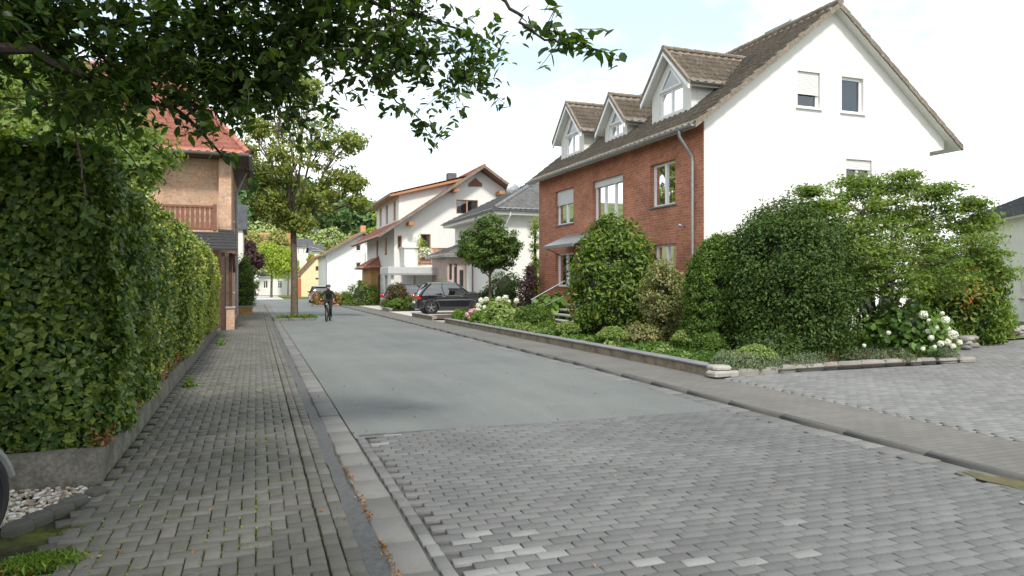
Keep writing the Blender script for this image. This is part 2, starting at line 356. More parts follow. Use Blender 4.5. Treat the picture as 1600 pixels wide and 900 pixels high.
m['l_laurel'] = leafmat('laurel_leaf', (.032, .08, .011), (.08, .15, .02), (.21, .27, .042), .45, .3, .35)
m['l_thuja'] = leafmat('thuja_leaf', (.036, .085, .014), (.08, .15, .024), (.155, .225, .038), .6, .26, .25)
m['l_dogwood'] = leafmat('dogwood_leaf', (.07, .13, .028), (.13, .205, .042), (.23, .30, .08), .5, .4)
m['l_box'] = leafmat('box_leaf', (.055, .13, .015), (.12, .22, .028), (.22, .31, .045), .5, .28)
m['l_purple'] = leafmat('purple_leaf', (.03, .012, .018), (.06, .028, .032), (.10, .055, .045), .5, .2)
m['l_brown'] = leafmat('bronze_leaf', (.06, .045, .022), (.11, .08, .035), (.16, .12, .05), .6, .2)
m['l_sedum'] = leafmat('sedum_leaf', (.12, .2, .045), (.22, .30, .085), (.34, .40, .15), .6, .25)
m['l_grey'] = leafmat('grey_green_leaf', (.09, .13, .07), (.15, .2, .11), (.22, .26, .15), .7, .2)
m['l_varieg'] = leafmat('variegated_leaf', (.09, .12, .035), (.18, .20, .07), (.34, .30, .14), .6, .25)
m['l_orange'] = leafmat('orange_leaf', (.20, .10, .02), (.38, .16, .04), (.45, .30, .07), .5, .3)
m['l_hyd'] = leafmat('hydrangea_leaf', (.055, .13, .022), (.11, .21, .035), (.20, .30, .06), .5, .35)
m['l_round'] = leafmat('glossy_round_tree_leaf', (.025, .065, .010), (.055, .115, .016), (.14, .20, .03), .45, .25, .4)
m['l_hyd2'] = leafmat('deep_hydrangea_leaf', (.04, .09, .018), (.075, .15, .028), (.14, .24, .045), .5, .35)
m['l_forest'] = leafmat('forest_leaf', (.045, .095, .035), (.085, .15, .05), (.16, .23, .075), .8, .0, .1, .03)
m['l_meadow'] = leafmat('pale_slope_leaf', (.17, .24, .08), (.25, .32, .11), (.34, .37, .16), .8, .0, .1, .05)
m['p_white'] = leafmat('white_petal', (.62, .64, .56), (.75, .76, .72), (.85, .85, .82), .7, .2)
m['p_pink'] = leafmat('pink_petal', (.55, .22, .35), (.68, .38, .48), (.78, .6, .64), .7, .2)
m['p_red'] = leafmat('coral_petal', (.5, .12, .09), (.62, .22, .15), (.6, .35, .22), .7, .2)
m['l_dry'] = leafmat('dry_leaf', (.12, .05, .02), (.22, .10, .04), (.34, .19, .07), .8, .1)
m['kerb2'] = paver('grey_kerb', (.088, .086, .081), (.098, .096, .09), (.108, .105, .099), (.075, .073, .066), ns=1.5)
m['pebble'] = paver('pebble', (.20, .14, .10), (.38, .34, .29), (.62, .6, .56), (.4, .36, .3), ns=4)
m['fieldstone'] = paver('field_stone', (.19, .18, .16), (.26, .245, .22), (.34, .325, .295), (.16, .14, .11), ns=3)
m['cobble'] = paver('dark_cobble', (.06, .06, .056), (.085, .083, .078), (.11, .105, .1), (.05, .055, .03), (.06, .07, .025))
def watermat():
    k = NM('puddle_water').set(.04, 0, .6); k.col((.05, .048, .04)); return k.m
m['water'] = watermat()
m['mud'] = mat('mossy_mud', (.06, .058, .022), (.10, .085, .035), 8, .8, bump=.6, bs=50)

# ------------------------------------------------------------------ foliage
def unit(a): return a/np.maximum(np.linalg.norm(a, axis=1, keepdims=True), 1e-6)
def leaves(P, Nn, size, asp=.55, fold=.18, jit=.5, near=False, droop=0, spread=.9):
    """P centres, Nn preferred face normals -> V, F of folded leaf blades"""
    n = len(P); Nn = unit(Nn+rng.normal(0, spread*.6, (n, 3)))
    T = rng.normal(0, 1, (n, 3)); T[:, 2] -= droop; T = unit(T-Nn*np.sum(T*Nn, 1, keepdims=True)); B = np.cross(Nn, T)
    s = (size*(1+rng.uniform(-jit, jit, n)))[:, None]
    if near:
        c = [(-.5, 0, 0), (-.12, 0, -.03), (.22, 0, -.05), (.5, 0, -.12), (-.18, .5, .5), (.18, .38, .4), (-.18, -.5, .5), (.18, -.38, .4)]
        V = np.stack([P+T*s*a+B*s*b*asp+Nn*s*(cc if abs(b) < .01 else cc*fold-.03) for a, b, cc in c], 1)
        base = np.arange(n)[:, None]*8
        F3 = np.concatenate([base+np.array(x) for x in ((0, 4, 1), (5, 3, 2), (0, 1, 6), (7, 2, 3))]); F4 = np.concatenate([base+np.array(x) for x in ((4, 5, 2, 1), (1, 2, 7, 6))])
        return V.reshape(-1, 3), [F3, F4]
    V = np.stack([P-T*s*.5, P+B*s*asp*.5+Nn*s*fold, P+T*s*.5, P-B*s*asp*.5+Nn*s*fold], 1)
    base = np.arange(n)[:, None]*4
    return V.reshape(-1, 3), [np.concatenate([base+np.array((0, 1, 2)), base+np.array((0, 2, 3))])]
def merge(parts):
    Vs = []; fs = {}; b = 0
    for V, F in parts:
        Vs.append(V)
        for f in F:
            if len(f): fs.setdefault(f.shape[1], []).append(np.asarray(f)+b)
        b += len(V)
    return np.concatenate(Vs), [np.concatenate(x) for x in fs.values()]
def leaf_obj(name, parts, mt, parent=None, loc=None):
    V, F = merge(parts); off = org_of(parent) if parent else Vector(loc or (0, 0, 0))
    me = np_mesh(name, V-np.array(off), F); o = link(name, me, mt, parent)
    if not parent: o.location = off; ORG[o.name] = off
    return o
def rdir(n, up=0):
    d = rng.normal(0, 1, (n, 3)); d[:, 2] += up; return unit(d)
def core(c, rad, lump=.1, n=18, mm=12, zmin=None):
    th = np.linspace(0, PI, mm+1); ph = np.linspace(0, 2*PI, n, endpoint=False); V = []
    k = rng.normal(0, 1, (6, 3)); 
    for a in th:
        for b in ph:
            d = np.array([math.sin(a)*math.cos(b), math.sin(a)*math.sin(b), -math.cos(a)]); f = 1+lump*np.sin(k@d*2.5).mean()*1.5
            V.append(np.array(c)+d*np.array(rad)*f)
    F = [(i*n+j, i*n+(j+1) % n, (i+1)*n+(j+1) % n, (i+1)*n+j) for i in range(mm) for j in range(n)]
    return np.array(V), [np.array(F)]
def prof_r(prof, z):
    zs = [p[0] for p in prof]; rs = [p[1] for p in prof]; return np.interp(z, zs, rs)
def revolve_clumps(c, h, prof, K, per, rc, size, inner=.82, asp=.55, out=.7, near=False, cr=.58, docore=True, sx=1, sy=1, droop=0, fold=.18):
    """clumped foliage on a body of revolution. prof: [(z/h, radius)...]"""
    c = np.array(c, dtype=float); zz = rng.uniform(0, 1, K*3); w_ = prof_r(prof, zz)+.08; keep = rng.uniform(0, w_.max(), K*3) < w_; zz = zz[keep][:K]; K = len(zz)
    a = rng.uniform(0, 2*PI, K); r = prof_r(prof, zz)*rng.uniform(inner, 1.04, K)
    C = c+np.stack([np.cos(a)*r*sx, np.sin(a)*r*sy, zz*h], 1)
    ax = c+np.array([0, 0, h*.45]); O = unit((C-ax)*np.array([1, 1, .8]))
    n = K*per; ci = np.repeat(np.arange(K), per); d = rdir(n); rr = rc*(.5+rng.uniform(.4, 1.1, K))[ci]*rng.uniform(.2, 1, n)**.6
    P = C[ci]+d*rr[:, None]*np.array([1, 1, .85]); Nn = unit(d*.8+O[ci]*out+np.array([0, 0, .35]))
    P[:, 2] = np.maximum(P[:, 2], c[2]+.01)
    parts = [leaves(P, Nn, size, asp, near=near, droop=droop, fold=fold)]
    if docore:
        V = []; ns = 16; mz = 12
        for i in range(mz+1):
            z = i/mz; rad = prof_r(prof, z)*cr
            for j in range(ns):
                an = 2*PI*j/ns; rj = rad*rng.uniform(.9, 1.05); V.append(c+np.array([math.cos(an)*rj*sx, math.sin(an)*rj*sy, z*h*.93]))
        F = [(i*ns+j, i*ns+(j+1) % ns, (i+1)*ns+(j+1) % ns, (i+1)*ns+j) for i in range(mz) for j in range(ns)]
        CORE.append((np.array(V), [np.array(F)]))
    return parts
BALL = [(0, .35), (.12, .75), (.3, .97), (.5, 1), (.7, .88), (.88, .55), (1, .08)]
DOME = [(0, .93), (.2, 1), (.5, .93), (.75, .72), (.92, .4), (1, .05)]
CONE = [(0, .8), (.12, 1), (.35, .95), (.6, .72), (.82, .4), (1, .03)]
EGG = [(0, .75), (.15, .95), (.35, 1), (.6, .9), (.8, .65), (.93, .36), (1, .05)]
CORE = []
def sc(prof, r): return [(z, x*r) for z, x in prof]
def shrub(name, loc, h, r, prof, mt, label, cat='shrub', size=.07, K=60, per=45, rc=.16, group=None, stems=True, **kw):
    loc = Vector(loc); t = thing(name, loc, label, cat, group)
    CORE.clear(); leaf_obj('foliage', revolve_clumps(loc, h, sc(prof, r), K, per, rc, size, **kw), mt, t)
    if CORE: leaf_obj('shade_core', [CORE[0]], m['core_shade'], t)  # closed solid body added behind the leaves, its dark colour paints inner shade
    if stems:
        b = MB()
        for _ in range(4):
            a = random.uniform(0, 6.28); b.tube([loc+Vector((math.cos(a)*r*.1, math.sin(a)*r*.1, -.05)), loc+Vector((math.cos(a)*r*.35, math.sin(a)*r*.35, h*.5))], [.02+.01*h, .01], 6)
        b.build('stem', m['dbark'], t)
    return t
def branch(b, p0, p1, r0, r1, seg=5, wob=.08, n=6, sag=0):
    p0, p1 = Vector(p0), Vector(p1); ln = (p1-p0).length; pts = []
    for i in range(seg+1):
        f = i/seg; q = p0.lerp(p1, f)
        if 0 < i < seg: q += Vector((random.gauss(0, 1), random.gauss(0, 1), random.gauss(0, 1)))*wob*ln*.25
        q.z += sag*4*f*(1-f)*ln; pts.append(q)
    b.tube(pts, [r0+(r1-r0)*i/seg for i in range(seg+1)], n); return pts
def crown_tree(name, base, htrunk, r0, blobs, mt, label, cat='tree', size=.1, bark='bark', K=40, per=40, rc=.5, lean=(0, 0), group=None, near=False, asp=.6, limbs=2, rtop=None):
    """blobs: [(x,y,z,r) world ellipsoid centres]"""
    base = Vector(base); t = thing(name, base, label, cat, group)
    b = MB(); top = base+Vector((lean[0], lean[1], htrunk)); rt = rtop or r0*.6
    b.tube([base-Vector((0, 0, .15)), base+Vector((0, 0, .02)), base+Vector((0, 0, .35)), base.lerp(top, .5)+Vector((.03, .02, 0)), top], [r0*1.45, r0*1.3, r0, r0*.85, rt], 12)
    b.build('trunk', m[bark], t, smooth=True)
    b = MB(); parts = []
    for bi, (x, y, z, r) in enumerate(blobs):
        c = Vector((x, y, z)); pts = branch(b, top-Vector((0, 0, htrunk*.12*random.random())), c, rt*.55, .02+r*.01, 5, .1)
        C = np.array(c)+rdir(K)*r*rng.uniform(.35, 1, (K, 1))**.5*np.array([1, 1, .85])
        for q in C[:max(3, K//5)]: branch(b, pts[3], Vector(q), .025+r*.008, .008, 3, .15, 5)
        n = K*per; ci = np.repeat(np.arange(K), per); d = rdir(n); rr = rc*(.5+rng.uniform(.3, 1, K))[ci]*rng.uniform(.15, 1, n)**.6
        P = C[ci]+d*rr[:, None]*np.array([1, 1, .6]); Nn = unit(d*.6+unit(C-np.array(c))[ci]*.4+np.array([0, 0, .6]))
        parts.append(leaves(P, Nn, size, asp, near=near, droop=.3))
    b.build('branches', m[bark], t)
    leaf_obj('crown', parts, mt, t); return t

# ------------------------------------------------------------------ building helpers
class Fac:
    """a wall plane: a runs along it, z up, d inwards"""
    def __init__(s, x, y, dx, dy): s.o = Vector((x, y, 0)); s.d = Vector((dx, dy, 0)).normalized(); s.n = Vector((-s.d.y, s.d.x, 0))
    def flip(s): s.n = -s.n; return s
    def p(s, a, z, d=0): return s.o+s.d*a+s.n*d+Vector((0, 0, z))
    def bx(s, b, a0, a1, z0, z1, d0, d1): return b.hexa([s.p(a, z, d) for z in (z0, z1) for d in (d0, d1) for a in (a0, a1)])
def facade(name, F, outer, holes, mt, parent, depth=.16, thick=None, bevel=0):
    b = MB(); loops = [[Vector((a, z, 0)) for a, z in outer]]+[[Vector((a, z, 0)) for a, z in ((h[0], h[2]), (h[0], h[3]), (h[1], h[3]), (h[1], h[2]))] for h in holes]
    flat = [p for l in loops for p in l]; tr = tessellate_polygon(loops)
    b.add([F.p(p.x, p.y) for p in flat], [tuple(t) for t in tr])
    T = thick or max(depth, .2)
    b.add([F.p(p.x, p.y, T) for p in flat], [tuple(reversed(t)) for t in tr])
    k = 0; n = len(flat)
    for l in loops:
        q = len(l)
        b.add([F.p(l[i].x, l[i].y, dd) for dd in (0, T) for i in range(q)], [(i, (i+1) % q, (i+1) % q+q, i+q) for i in range(q)])
    return b.build(name, mt, parent)
def window(F, a0, a1, z0, z1, parent, sashes=1, inset=.13, fm='white', shutter=0, sill='cap', curtain='curtain', fw=.06, cfrac=1.0, mull=True, cross=0, sillout=.06, name='window'):
    b = MB(); d0, d1 = inset, inset+.06
    F.bx(b, a0, a1, z0, z0+fw, d0, d1); F.bx(b, a0, a1, z1-fw, z1, d0, d1); F.bx(b, a0, a0+fw, z0+fw, z1-fw, d0, d1); F.bx(b, a1-fw, a1, z0+fw, z1-fw, d0, d1)
    for i in range(1, sashes):
        a = a0+(a1-a0)*i/sashes; F.bx(b, a-fw*.75, a+fw*.75, z0+fw, z1-fw, d0-.008, d1)
    for i in range(cross): 
        z = z0+(z1-z0)*(i+1)/(cross+1); F.bx(b, a0+fw, a1-fw, z-.02, z+.02, d0+.005, d1)
    o = b.build(name, m[fm], parent)
    b = MB(); b.add([F.p(a, z, d0+.035) for a, z in ((a0+fw, z0+fw), (a1-fw, z0+fw), (a1-fw, z1-fw), (a0+fw, z1-fw))], [(0, 1, 2, 3)]); b.build('pane', m['glass'], o)
    if curtain:
        b = MB(); n = 28; w_ = (a1-a0-2*fw); vs = []
        for i in range(n+1):
            a = a0+fw+w_*i/n; dd = d1+.09+.02*math.sin(i*1.9)
            vs += [F.p(a, z0+.02, dd), F.p(a, z1-.02, dd)]
        sel = [i for i in range(n) if abs((i+.5)/n-.5)*2 > 1-cfrac]
        if not sel: b = None
        for part in ([i for i in sel if i < n/2], [i for i in sel if i >= n/2]) if cfrac < 1 else (sel,):
            if part: b = MB(); b.add([v for i in part for v in (vs[2*i], vs[2*i+1])]+[vs[2*part[-1]+2], vs[2*part[-1]+3]], [(2*k, 2*k+2, 2*k+3, 2*k+1) for k in range(len(part))]); b.build('curtain', m[curtain], o)
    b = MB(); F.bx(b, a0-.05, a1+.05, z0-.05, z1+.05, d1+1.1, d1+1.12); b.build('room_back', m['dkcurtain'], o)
    if shutter:
        b = MB(); F.bx(b, a0+.01, a1-.01, z1-(z1-z0)*shutter, z1-.005, d0-.05, d0-.015); b.build('roller_shutter', m['shutter'], o)
    if sill:
        b = MB(); F.bx(b, a0-.07, a1+.07, z0-.045, z0-.002, -sillout, inset+.02); b.build('sill', m[sill], o)
    return o
def tiles(O, U, V, Lu, Lv, tw=.3, th=.34, lo=None, hi=None, amp=.022, step=.028, sub=6):
    """pantile surface -> (V,F). O eave corner, U along eave, V up the slope"""
    U = np.array(U, float); U /= np.linalg.norm(U); Vv = np.array(V, float); Vv /= np.linalg.norm(Vv); Nn = np.cross(U, Vv)
    if Nn[2] < 0: Nn = -Nn
    us = np.linspace(0, Lu, int(round(Lu/tw))*sub+1); nr = max(1, int(round(Lv/th))); th = Lv/nr
    prof = amp*np.cos(2*PI*us/tw)*.8+amp*.3*np.cos(4*PI*us/tw)
    rows = []
    for i in range(nr):
        rows.append((i*th, step)); rows.append(((i+1)*th+.015*(i < nr-1), .0))
    P = []
    for v, h in rows:
        a = lo(v) if lo else 0; c = hi(v) if hi else Lu; uc = np.clip(us, a, c)
        jj = rng.uniform(-.004, .004, len(us))
        P.append(np.array(O)+uc[:, None]*U+v*Vv+(prof+h+jj)[:, None]*Nn)
    P = np.array(P); n = len(us); V_ = P.reshape(-1, 3); F = []
    i, j = np.meshgrid(np.arange(len(rows)-1), np.arange(n-1), indexing='ij'); q = (i*n+j).ravel()
    return V_, [np.stack([q, q+1, q+n+1, q+n], 1)]
def tile_obj(name, parts, mt, parent):
    V, F = merge(parts); me = np_mesh(name, V-np.array(org_of(parent)), F); return link(name, me, mt, parent)
def ridge_caps(p0, p1, mt, parent, r=.1, ln=.38, name='ridge_tiles'):
    p0, p1 = Vector(p0), Vector(p1); n = max(1, int((p1-p0).length/ln)); b = MB()
    for i in range(n): b.tube([p0.lerp(p1, i/n), p0.lerp(p1, (i+1.04)/n)], [r, r*.86], 10)
    return b.build(name, mt, parent)
def deck(pts, th, mt, parent, name='soffit'):
    b = MB(); b.extr(pts, (0, 0, -th)); return b.build(name, mt, parent)
# ------------------------------------------------------------------ ground, road, paving
def S(o): return tag(o, kind='structure')
def strip(name, mt, x0, x1, y0, y1, dz, ny=40, skirt=0, fx=None, thick=0):
    b = MB(); vs = []
    for i in range(ny+1):
        y = y0+(y1-y0)*i/ny; a = x0(y) if callable(x0) else x0; c = x1(y) if callable(x1) else x1
        z = gz(y)+dz; vs += [(a, y, z), (c, y, z)]+([(a, y, z-thick), (c, y, z-thick)] if thick else [])
    k = 4 if thick else 2; fs = []
    for i in range(ny):
        fs.append((i*k, i*k+1, i*k+k+1, i*k+k))
        if thick: fs += [(i*k, i*k+k, i*k+k+2, i*k+2), (i*k+1, i*k+3, i*k+k+3, i*k+k+1)]
    if thick: fs += [(0, 2, 3, 1), (ny*k, ny*k+1, ny*k+3, ny*k+2)]
    return S(b.add(vs, fs).build(name, mt))
xs = sorted(set(list(np.arange(-600, -60, 30))+list(np.arange(-60, 60, 6))+list(np.arange(60, 1000, 30))))
ys = sorted(set([-200, -60, -20, -5, 0, 5, 12]+list(np.arange(20, 120, 10))+list(np.arange(120, 460, 8))+[500, 700, 1000, 1800]))
b = MB(); b.add([(x, y, terrain(x, y)-.035) for y in ys for x in xs], [(j*len(xs)+i, j*len(xs)+i+1, (j+1)*len(xs)+i+1, (j+1)*len(xs)+i) for j in range(len(ys)-1) for i in range(len(xs)-1)])
S(b.build('ground', m['land'], smooth=True))
XL, XK0, XK1, XR = .72, .72, 1.0, 6.02      # kerb strip left, right kerb
YB = 7.75                                    # line where paving meets asphalt
strip('road', m['asphalt'], 1.0, 5.98, YB-.13, 62, .012, 60)
strip('road_junction', m['asphalt'], -60, 40, 62, 84, .010, 10)
strip('side_street', m['paleroad'], -3.5, 3.0, 84, 112, .012, 8)
strip('paving_bed', m['joint_dark'], .62, 6.1, -3, YB+.05, -.006, 8)
strip('footpath_bed', m['joint'], -1.25, .66, -3, 62, -.003, 60)
strip('gutter_bed', m['joint_dark'], .60, 1.0, -3, 62, -.001, 60)
strip('tar_strip', m['tar'], lambda y: .605+.012*math.sin(y*2.3)+.008*math.sin(y*7), lambda y: .735+.018*math.sin(y*1.7)+.012*math.sin(y*6.1), -2, 60, .014, 240)

def stones(name, mt, cx, cy, hx, hy, ang=0., top=.0, jit=.0022, ch=.006, gap=.0035, parent=None, tilt=.006, kind=True, thick=.035, wav=0.002):
    cx, cy = np.asarray(cx, float), np.asarray(cy, float); n = len(cx)
    hx = np.broadcast_to(np.asarray(hx, float), n)-gap; hy = np.broadcast_to(np.asarray(hy, float), n)-gap
    a = np.broadcast_to(np.asarray(ang, float), n)+rng.normal(0, .008, n)
    z = np.array([gz(y) for y in cy])+top+rng.normal(0, jit, n)+wav*np.sin(cx*3.1+cy*1.7); tx, ty = rng.normal(0, tilt, n), rng.normal(0, tilt, n)
    cx = cx+rng.normal(0, .0016, n); cy = cy+rng.normal(0, .0016, n)
    V = np.zeros((n, 12, 3)); c_ = [(-1, -1), (1, -1), (1, 1), (-1, 1)]
    for lvl, (dz, ins) in enumerate(((-thick, 0), (-ch, 0), (0, ch))):
        for q, (sx, sy) in enumerate(c_):
            lx, ly = sx*(hx-ins), sy*(hy-ins)
            V[:, lvl*4+q, 0] = cx+lx*np.cos(a)-ly*np.sin(a); V[:, lvl*4+q, 1] = cy+lx*np.sin(a)+ly*np.cos(a)
            V[:, lvl*4+q, 2] = z+dz+(tx*lx+ty*ly if lvl else 0)
    base = np.arange(n)[:, None]*12; F = [base+np.array((8, 9, 10, 11))]
    for l0 in (0, 4):
        for q in range(4): F.append(base+np.array((l0+q, l0+(q+1) % 4, l0+4+(q+1) % 4, l0+4+q)))
    me = np_mesh(name, V.reshape(-1, 3), [np.concatenate(F)]); o = link(name, me, mt, parent)
    return S(o) if kind else o
# left footpath: herringbone of 20 x 10 stones, header row at the tar strip
H = [[], []]
for i in range(-14, 10):
    for j in range(-30, 640):
        r = (i-j) % 4
        if r == 0: x, y, o = (i+1)*.1, (j+.5)*.1, 0
        elif r == 3: x, y, o = (i+.5)*.1, (j+1)*.1, 1
        else: continue
        x -= .0; lo, hi = (x-.1, x+.1) if o == 0 else (x-.05, x+.05)
        if lo < -1.21 or hi > .41: 
            if o == 0 and hi > .41 and lo < .4: H[1].append((x-.05, y, .05, .05))
            continue
        H[0].append((x, y, .1 if o == 0 else .05, .05 if o == 0 else .1))
A = np.array(H[0]+H[1]); A = A[(A[:, 1] < 61.5)]
hdr = [(.46, j*.2+.1, .05, .1) for j in range(-15, 307)]+[(.56, j*.2+.0, .05, .1) for j in range(-15, 307)]
A = np.concatenate([A, np.array(hdr)]); near = A[:, 1] < 45
A = A[near]
stones('footpath', m['pave_walk'], A[:, 0], A[:, 1], A[:, 2], A[:, 3], top=.022, gap=.0036, jit=.0013, tilt=.003)
strip('footpath_far', m['walk_right'], -1.25, .61, 44.9, 62, .022, 10)
# kerb strip: flat pale stones
q = [(.865, j*.5+.25+random.uniform(-.01, .01), .125, .25) for j in range(-6, 124)]; A = np.array(q)
stones('kerb_strip', m['kerb'], A[:, 0], A[:, 1], A[:, 2], A[:, 3], top=.020, ch=.012, gap=.005, jit=.003)
# paved part of the road: running bond across the road, slightly wandering rows, some pale stones
P1, P2 = [], []
pale_px = [(597, 697), (610, 680), (1011, 884), (1088, 880), (1195, 884), (1276, 871), (1245, 818)]
pale = [G(u, v) for u, v in pale_px]
rowh = .1; 
for j in range(-30, int(YB/rowh)):
    off = .1 if j % 2 else 0
    off += .02*math.sin(j*.7)
    for i in range(0, 27):
        x = 1.2+i*.2+off; y = j*rowh+.05+.035*math.sin(x*.9)
        if x > 5.72: continue
        if y > YB-.06: continue
        isp = any(abs(p.x-x) < .1 and abs(p.y-y) < .05 for p in pale)
        # irregular pale patch at the near left
        d_ = ((x-1.42)/.42)**2+((y-4.1-.2*(x-1.4))/.42)**2
        if d_ < 1 and random.random() < .62: isp = True
        if x < 1.22+.0 and False: continue
        (P2 if isp else P1).append((x, y, .1, .05))
for j in range(-15, int(YB/.2)):   # header row by the kerb strip
    y = j*.2+.1
    (P2 if 3.6 < y < 4.6 and random.random() < .8 else P1).append((1.05, y, .045, .1))
for L_, nm, mt in ((P1, 'road_paving', 'pave_road'), (P2, 'pale_paving', 'pave_light')):
    A = np.array(L_); stones(nm, m[mt], A[:, 0], A[:, 1], A[:, 2], A[:, 3], top=.018, gap=.003, jit=.0014, ch=.0045, tilt=.003)
# crack and patch where paving meets asphalt
b = MB(); rr = random.Random(3)
pts = [(1.05+i*.07, YB-.015+.03*rr.uniform(-1, 1)*(1-i/22)) for i in range(20)]
b.add([(x, y-(.014*(1-i/20)+.004), gz(y)+.0235) for i, (x, y) in enumerate(pts)]+[(x, y+(.016*(1-i/20)*rr.uniform(.3, 1.4)+.004), gz(y)+.0235) for i, (x, y) in enumerate(pts)], [(i, i+1, i+21, i+20) for i in range(19)])
S(b.build('road_crack', m['tar']))
# right gutter, kerb, footpath
strip('gutter_bed', m['joint_dark'], 5.7, 6.06, -3, 62, -.0, 60)
A = np.array([(5.885, j*.3+.15, .13, .15) for j in range(-10, 206)]); stones('gutter', m['kerb'], A[:, 0], A[:, 1], A[:, 2], A[:, 3], top=.016, ch=.008, gap=.004)
A = np.array([(6.09, j*1.0+.5, .045, .5) for j in range(-3, 62)]); stones('kerb', m['kerb2'], A[:, 0], A[:, 1], A[:, 2], A[:, 3], top=.058, ch=.02, gap=.0015, jit=.001, tilt=.001, thick=.12)
strip('footpath', m['walk_right'], 6.13, 7.3, -3, 62, .055, 60)
# pale driveway of the brick house: stones at 0 deg, bigger area to the right
P = []
for j in range(-10, 170):
    for i in range(0, 110):
        x = 7.42+i*.2+(.1 if j % 2 else 0); y = -1+j*.1
        if x > 26 or y > 15.5: continue
        # keep clear of the garden bed
        if y > 10.0 and x < 13.4+(y-10.4)*1.25: continue
        P.append((x, y, .1, .05))
A = np.array(P); stones('driveway', m['pave_drive'], A[:, 0], A[:, 1], A[:, 2], A[:, 3], top=.062, gap=.003, jit=.0014, tilt=.003)
b = MB(); b.add([(7.3, -3, .046), (40, -3, .046), (40, 15.6, .046), (7.3, 15.6, .046)], [(0, 1, 2, 3)]); S(b.build('driveway_bed', m['joint_pale']))
strip('garden_soil', m['soil'], 7.35, lambda y: 13.35+max(0, y-10.4)*1.2, 10.05, 17.1, .12, 10)
strip('garden_soil', m['soil'], 7.35, 12.2, 17.1, 28.2, .12, 10)
b = MB(); b.add([(14, 13.3, .11), (19, 13.3, .11), (34, 16, .11), (34, 34, .11), (21.3, 34, .11), (14, 17.1, .11)], [(0, 1, 2, 3, 4, 5)]); S(b.build('lawn', m['land']))
strip('garden_path', m['stonestep'], 7.31, 12.0, 28.2, 30.2, .061, 4)
strip('garden_soil', m['soil'], 7.35, 12.2, 30.2, 34.6, .12, 6)
strip('driveway', m['paleroad'], 7.31, 24, 34.7, 41.2, .061, 6)
strip('garden_soil', m['soil'], 7.35, 9.1, 41.2, 44.2, .12, 4)
strip('garden_soil', m['soil'], 9.1, 12.5, 41.2, 42.3, .12, 4)
strip('driveway', m['paleroad'], lambda y: 9.11 if y < 44.2 else 7.31, 24, 42.31, 56, .061, 30)
strip('garden_soil', m['soil'], 7.35, 14, 56, 62, .12, 3)
# yard on the left between the wall and beyond: ground under the hedge
strip('hedge_soil', m['soil'], -3.2, -1.3, 6.8, 25.6, .16, 10)
b = MB(); b.add([(-1.12, 26.0, gz(26)-.001), (-8, 26, gz(26)-.001), (-8, 29, gz(29)-.001), (-1.12, 29, gz(29)-.001)], [(0, 1, 2, 3)]); S(b.build('forecourt', m['walk_right']))
strip('verge', m['joint'], -8, -1.26, -3, 6.6, -.012, 6)
# puddle with mossy mud at the right gutter
def patch(name, mt, c, rx, ry, z, seed, rot=0, n=40):
    r = random.Random(seed); ph = [r.uniform(0, 6.28) for _ in range(5)]; b = MB(); vs = []
    for i in range(n):
        a = 2*PI*i/n; f = 1+.16*math.sin(3*a+ph[0])+.1*math.sin(5*a+ph[1])+.07*math.sin(9*a+ph[2])
        x, y = rx*math.cos(a)*f, ry*math.sin(a)*f; vs.append((c[0]+x*math.cos(rot)-y*math.sin(rot), c[1]+x*math.sin(rot)+y*math.cos(rot), z))
    b.add(vs, [tuple(range(n))]); return b.build(name, mt)
g = G(1560, 766)
S(patch('gutter_mud', m['mud'], (5.87, g.y), .13, .42, .0215, 4))
g2 = G(1590, 792); S(patch('puddle', m['water'], (5.6, 3.3), .28, .42, .0235, 9))

# ------------------------------------------------------------------ main brick house
XF, YG = 12.0, 17.0; LEN = 12.4; WID = 9.4; EZ = 6.45; RZ = 10.12; XRG = XF+WID/2
Ff = Fac(XF, YG, 0, 1).flip(); Fg = Fac(XF, YG-.004, 1, 0)
def rc_front(u0, u1, v0, v1):
    ym = onX((u0+u1)/2, (v0+v1)/2, XF); a = [onX(u0, v1, XF), onX(u1, v0, XF)]; zt = onX(u1, v0, XF).z; zb = onX(u1, v1, XF).z
    y0, y1 = sorted((a[0].y-YG, a[1].y-YG)); return [y0, y1, zb, zt]
def rc_gable(u0, u1, v0, v1):
    a0 = onY(u0, v0, YG); a1 = onY(u1, v1, YG); return [a0.x-XF, a1.x-XF, onY(u0, v1, YG).z, a0.z]
house = thing('brick_house', (XF, YG, 0), 'large gabled house with red brick street front, white gable wall and three dormers', 'house')
fw = [rc_front(868, 896, 292, 348), rc_front(926, 973, 271, 361), rc_front(1016, 1055, 248, 318), rc_front(868, 896, 394, 448), rc_front(1020, 1056, 380, 440)]
door = [fw[1][0]+.3, fw[1][0]+1.4, .95, 3.0]
facade('brick_wall', Ff, [(0, -.2), (0, EZ-.06), (LEN, EZ-.06), (LEN, -.2)], fw+[door], m['redbrick'], house, .2)
gw = [rc_gable(1246, 1281, 110, 167), rc_gable(1315, 1349, 119, 175), rc_gable(1322, 1362, 248, 300)]
pat = [gw[0][0]+.9, gw[0][0]+1.9, .5, 2.55]; pat2 = [pat[1]+.5, pat[1]+2.2, .5, 2.55]
WM = 8.75
def rz_at(a): return RZ-.05-(RZ-EZ)*abs(a-WID/2)/(WID/2)
facade('gable_wall', Fg, [(.02, -.2), (.02, rz_at(0)-.02), (WID/2, rz_at(WID/2)-.02), (WID, rz_at(WID)-.02), (WID, EZ-.42), (WM, EZ-.55), (WM, -.2)], gw+[pat, pat2], m['plaster'], house, .2)
b = MB(); b.box(XF+WM, YG+.2, EZ-.5, XF+WID, YG+LEN, EZ); b.box(XF+WM-.2, YG+.2, 0, XF+WM, YG+LEN, EZ-.5); b.box(XF+.21, YG+LEN-.2, 0, XF+WM-.2, YG+LEN-.005, EZ+.1)
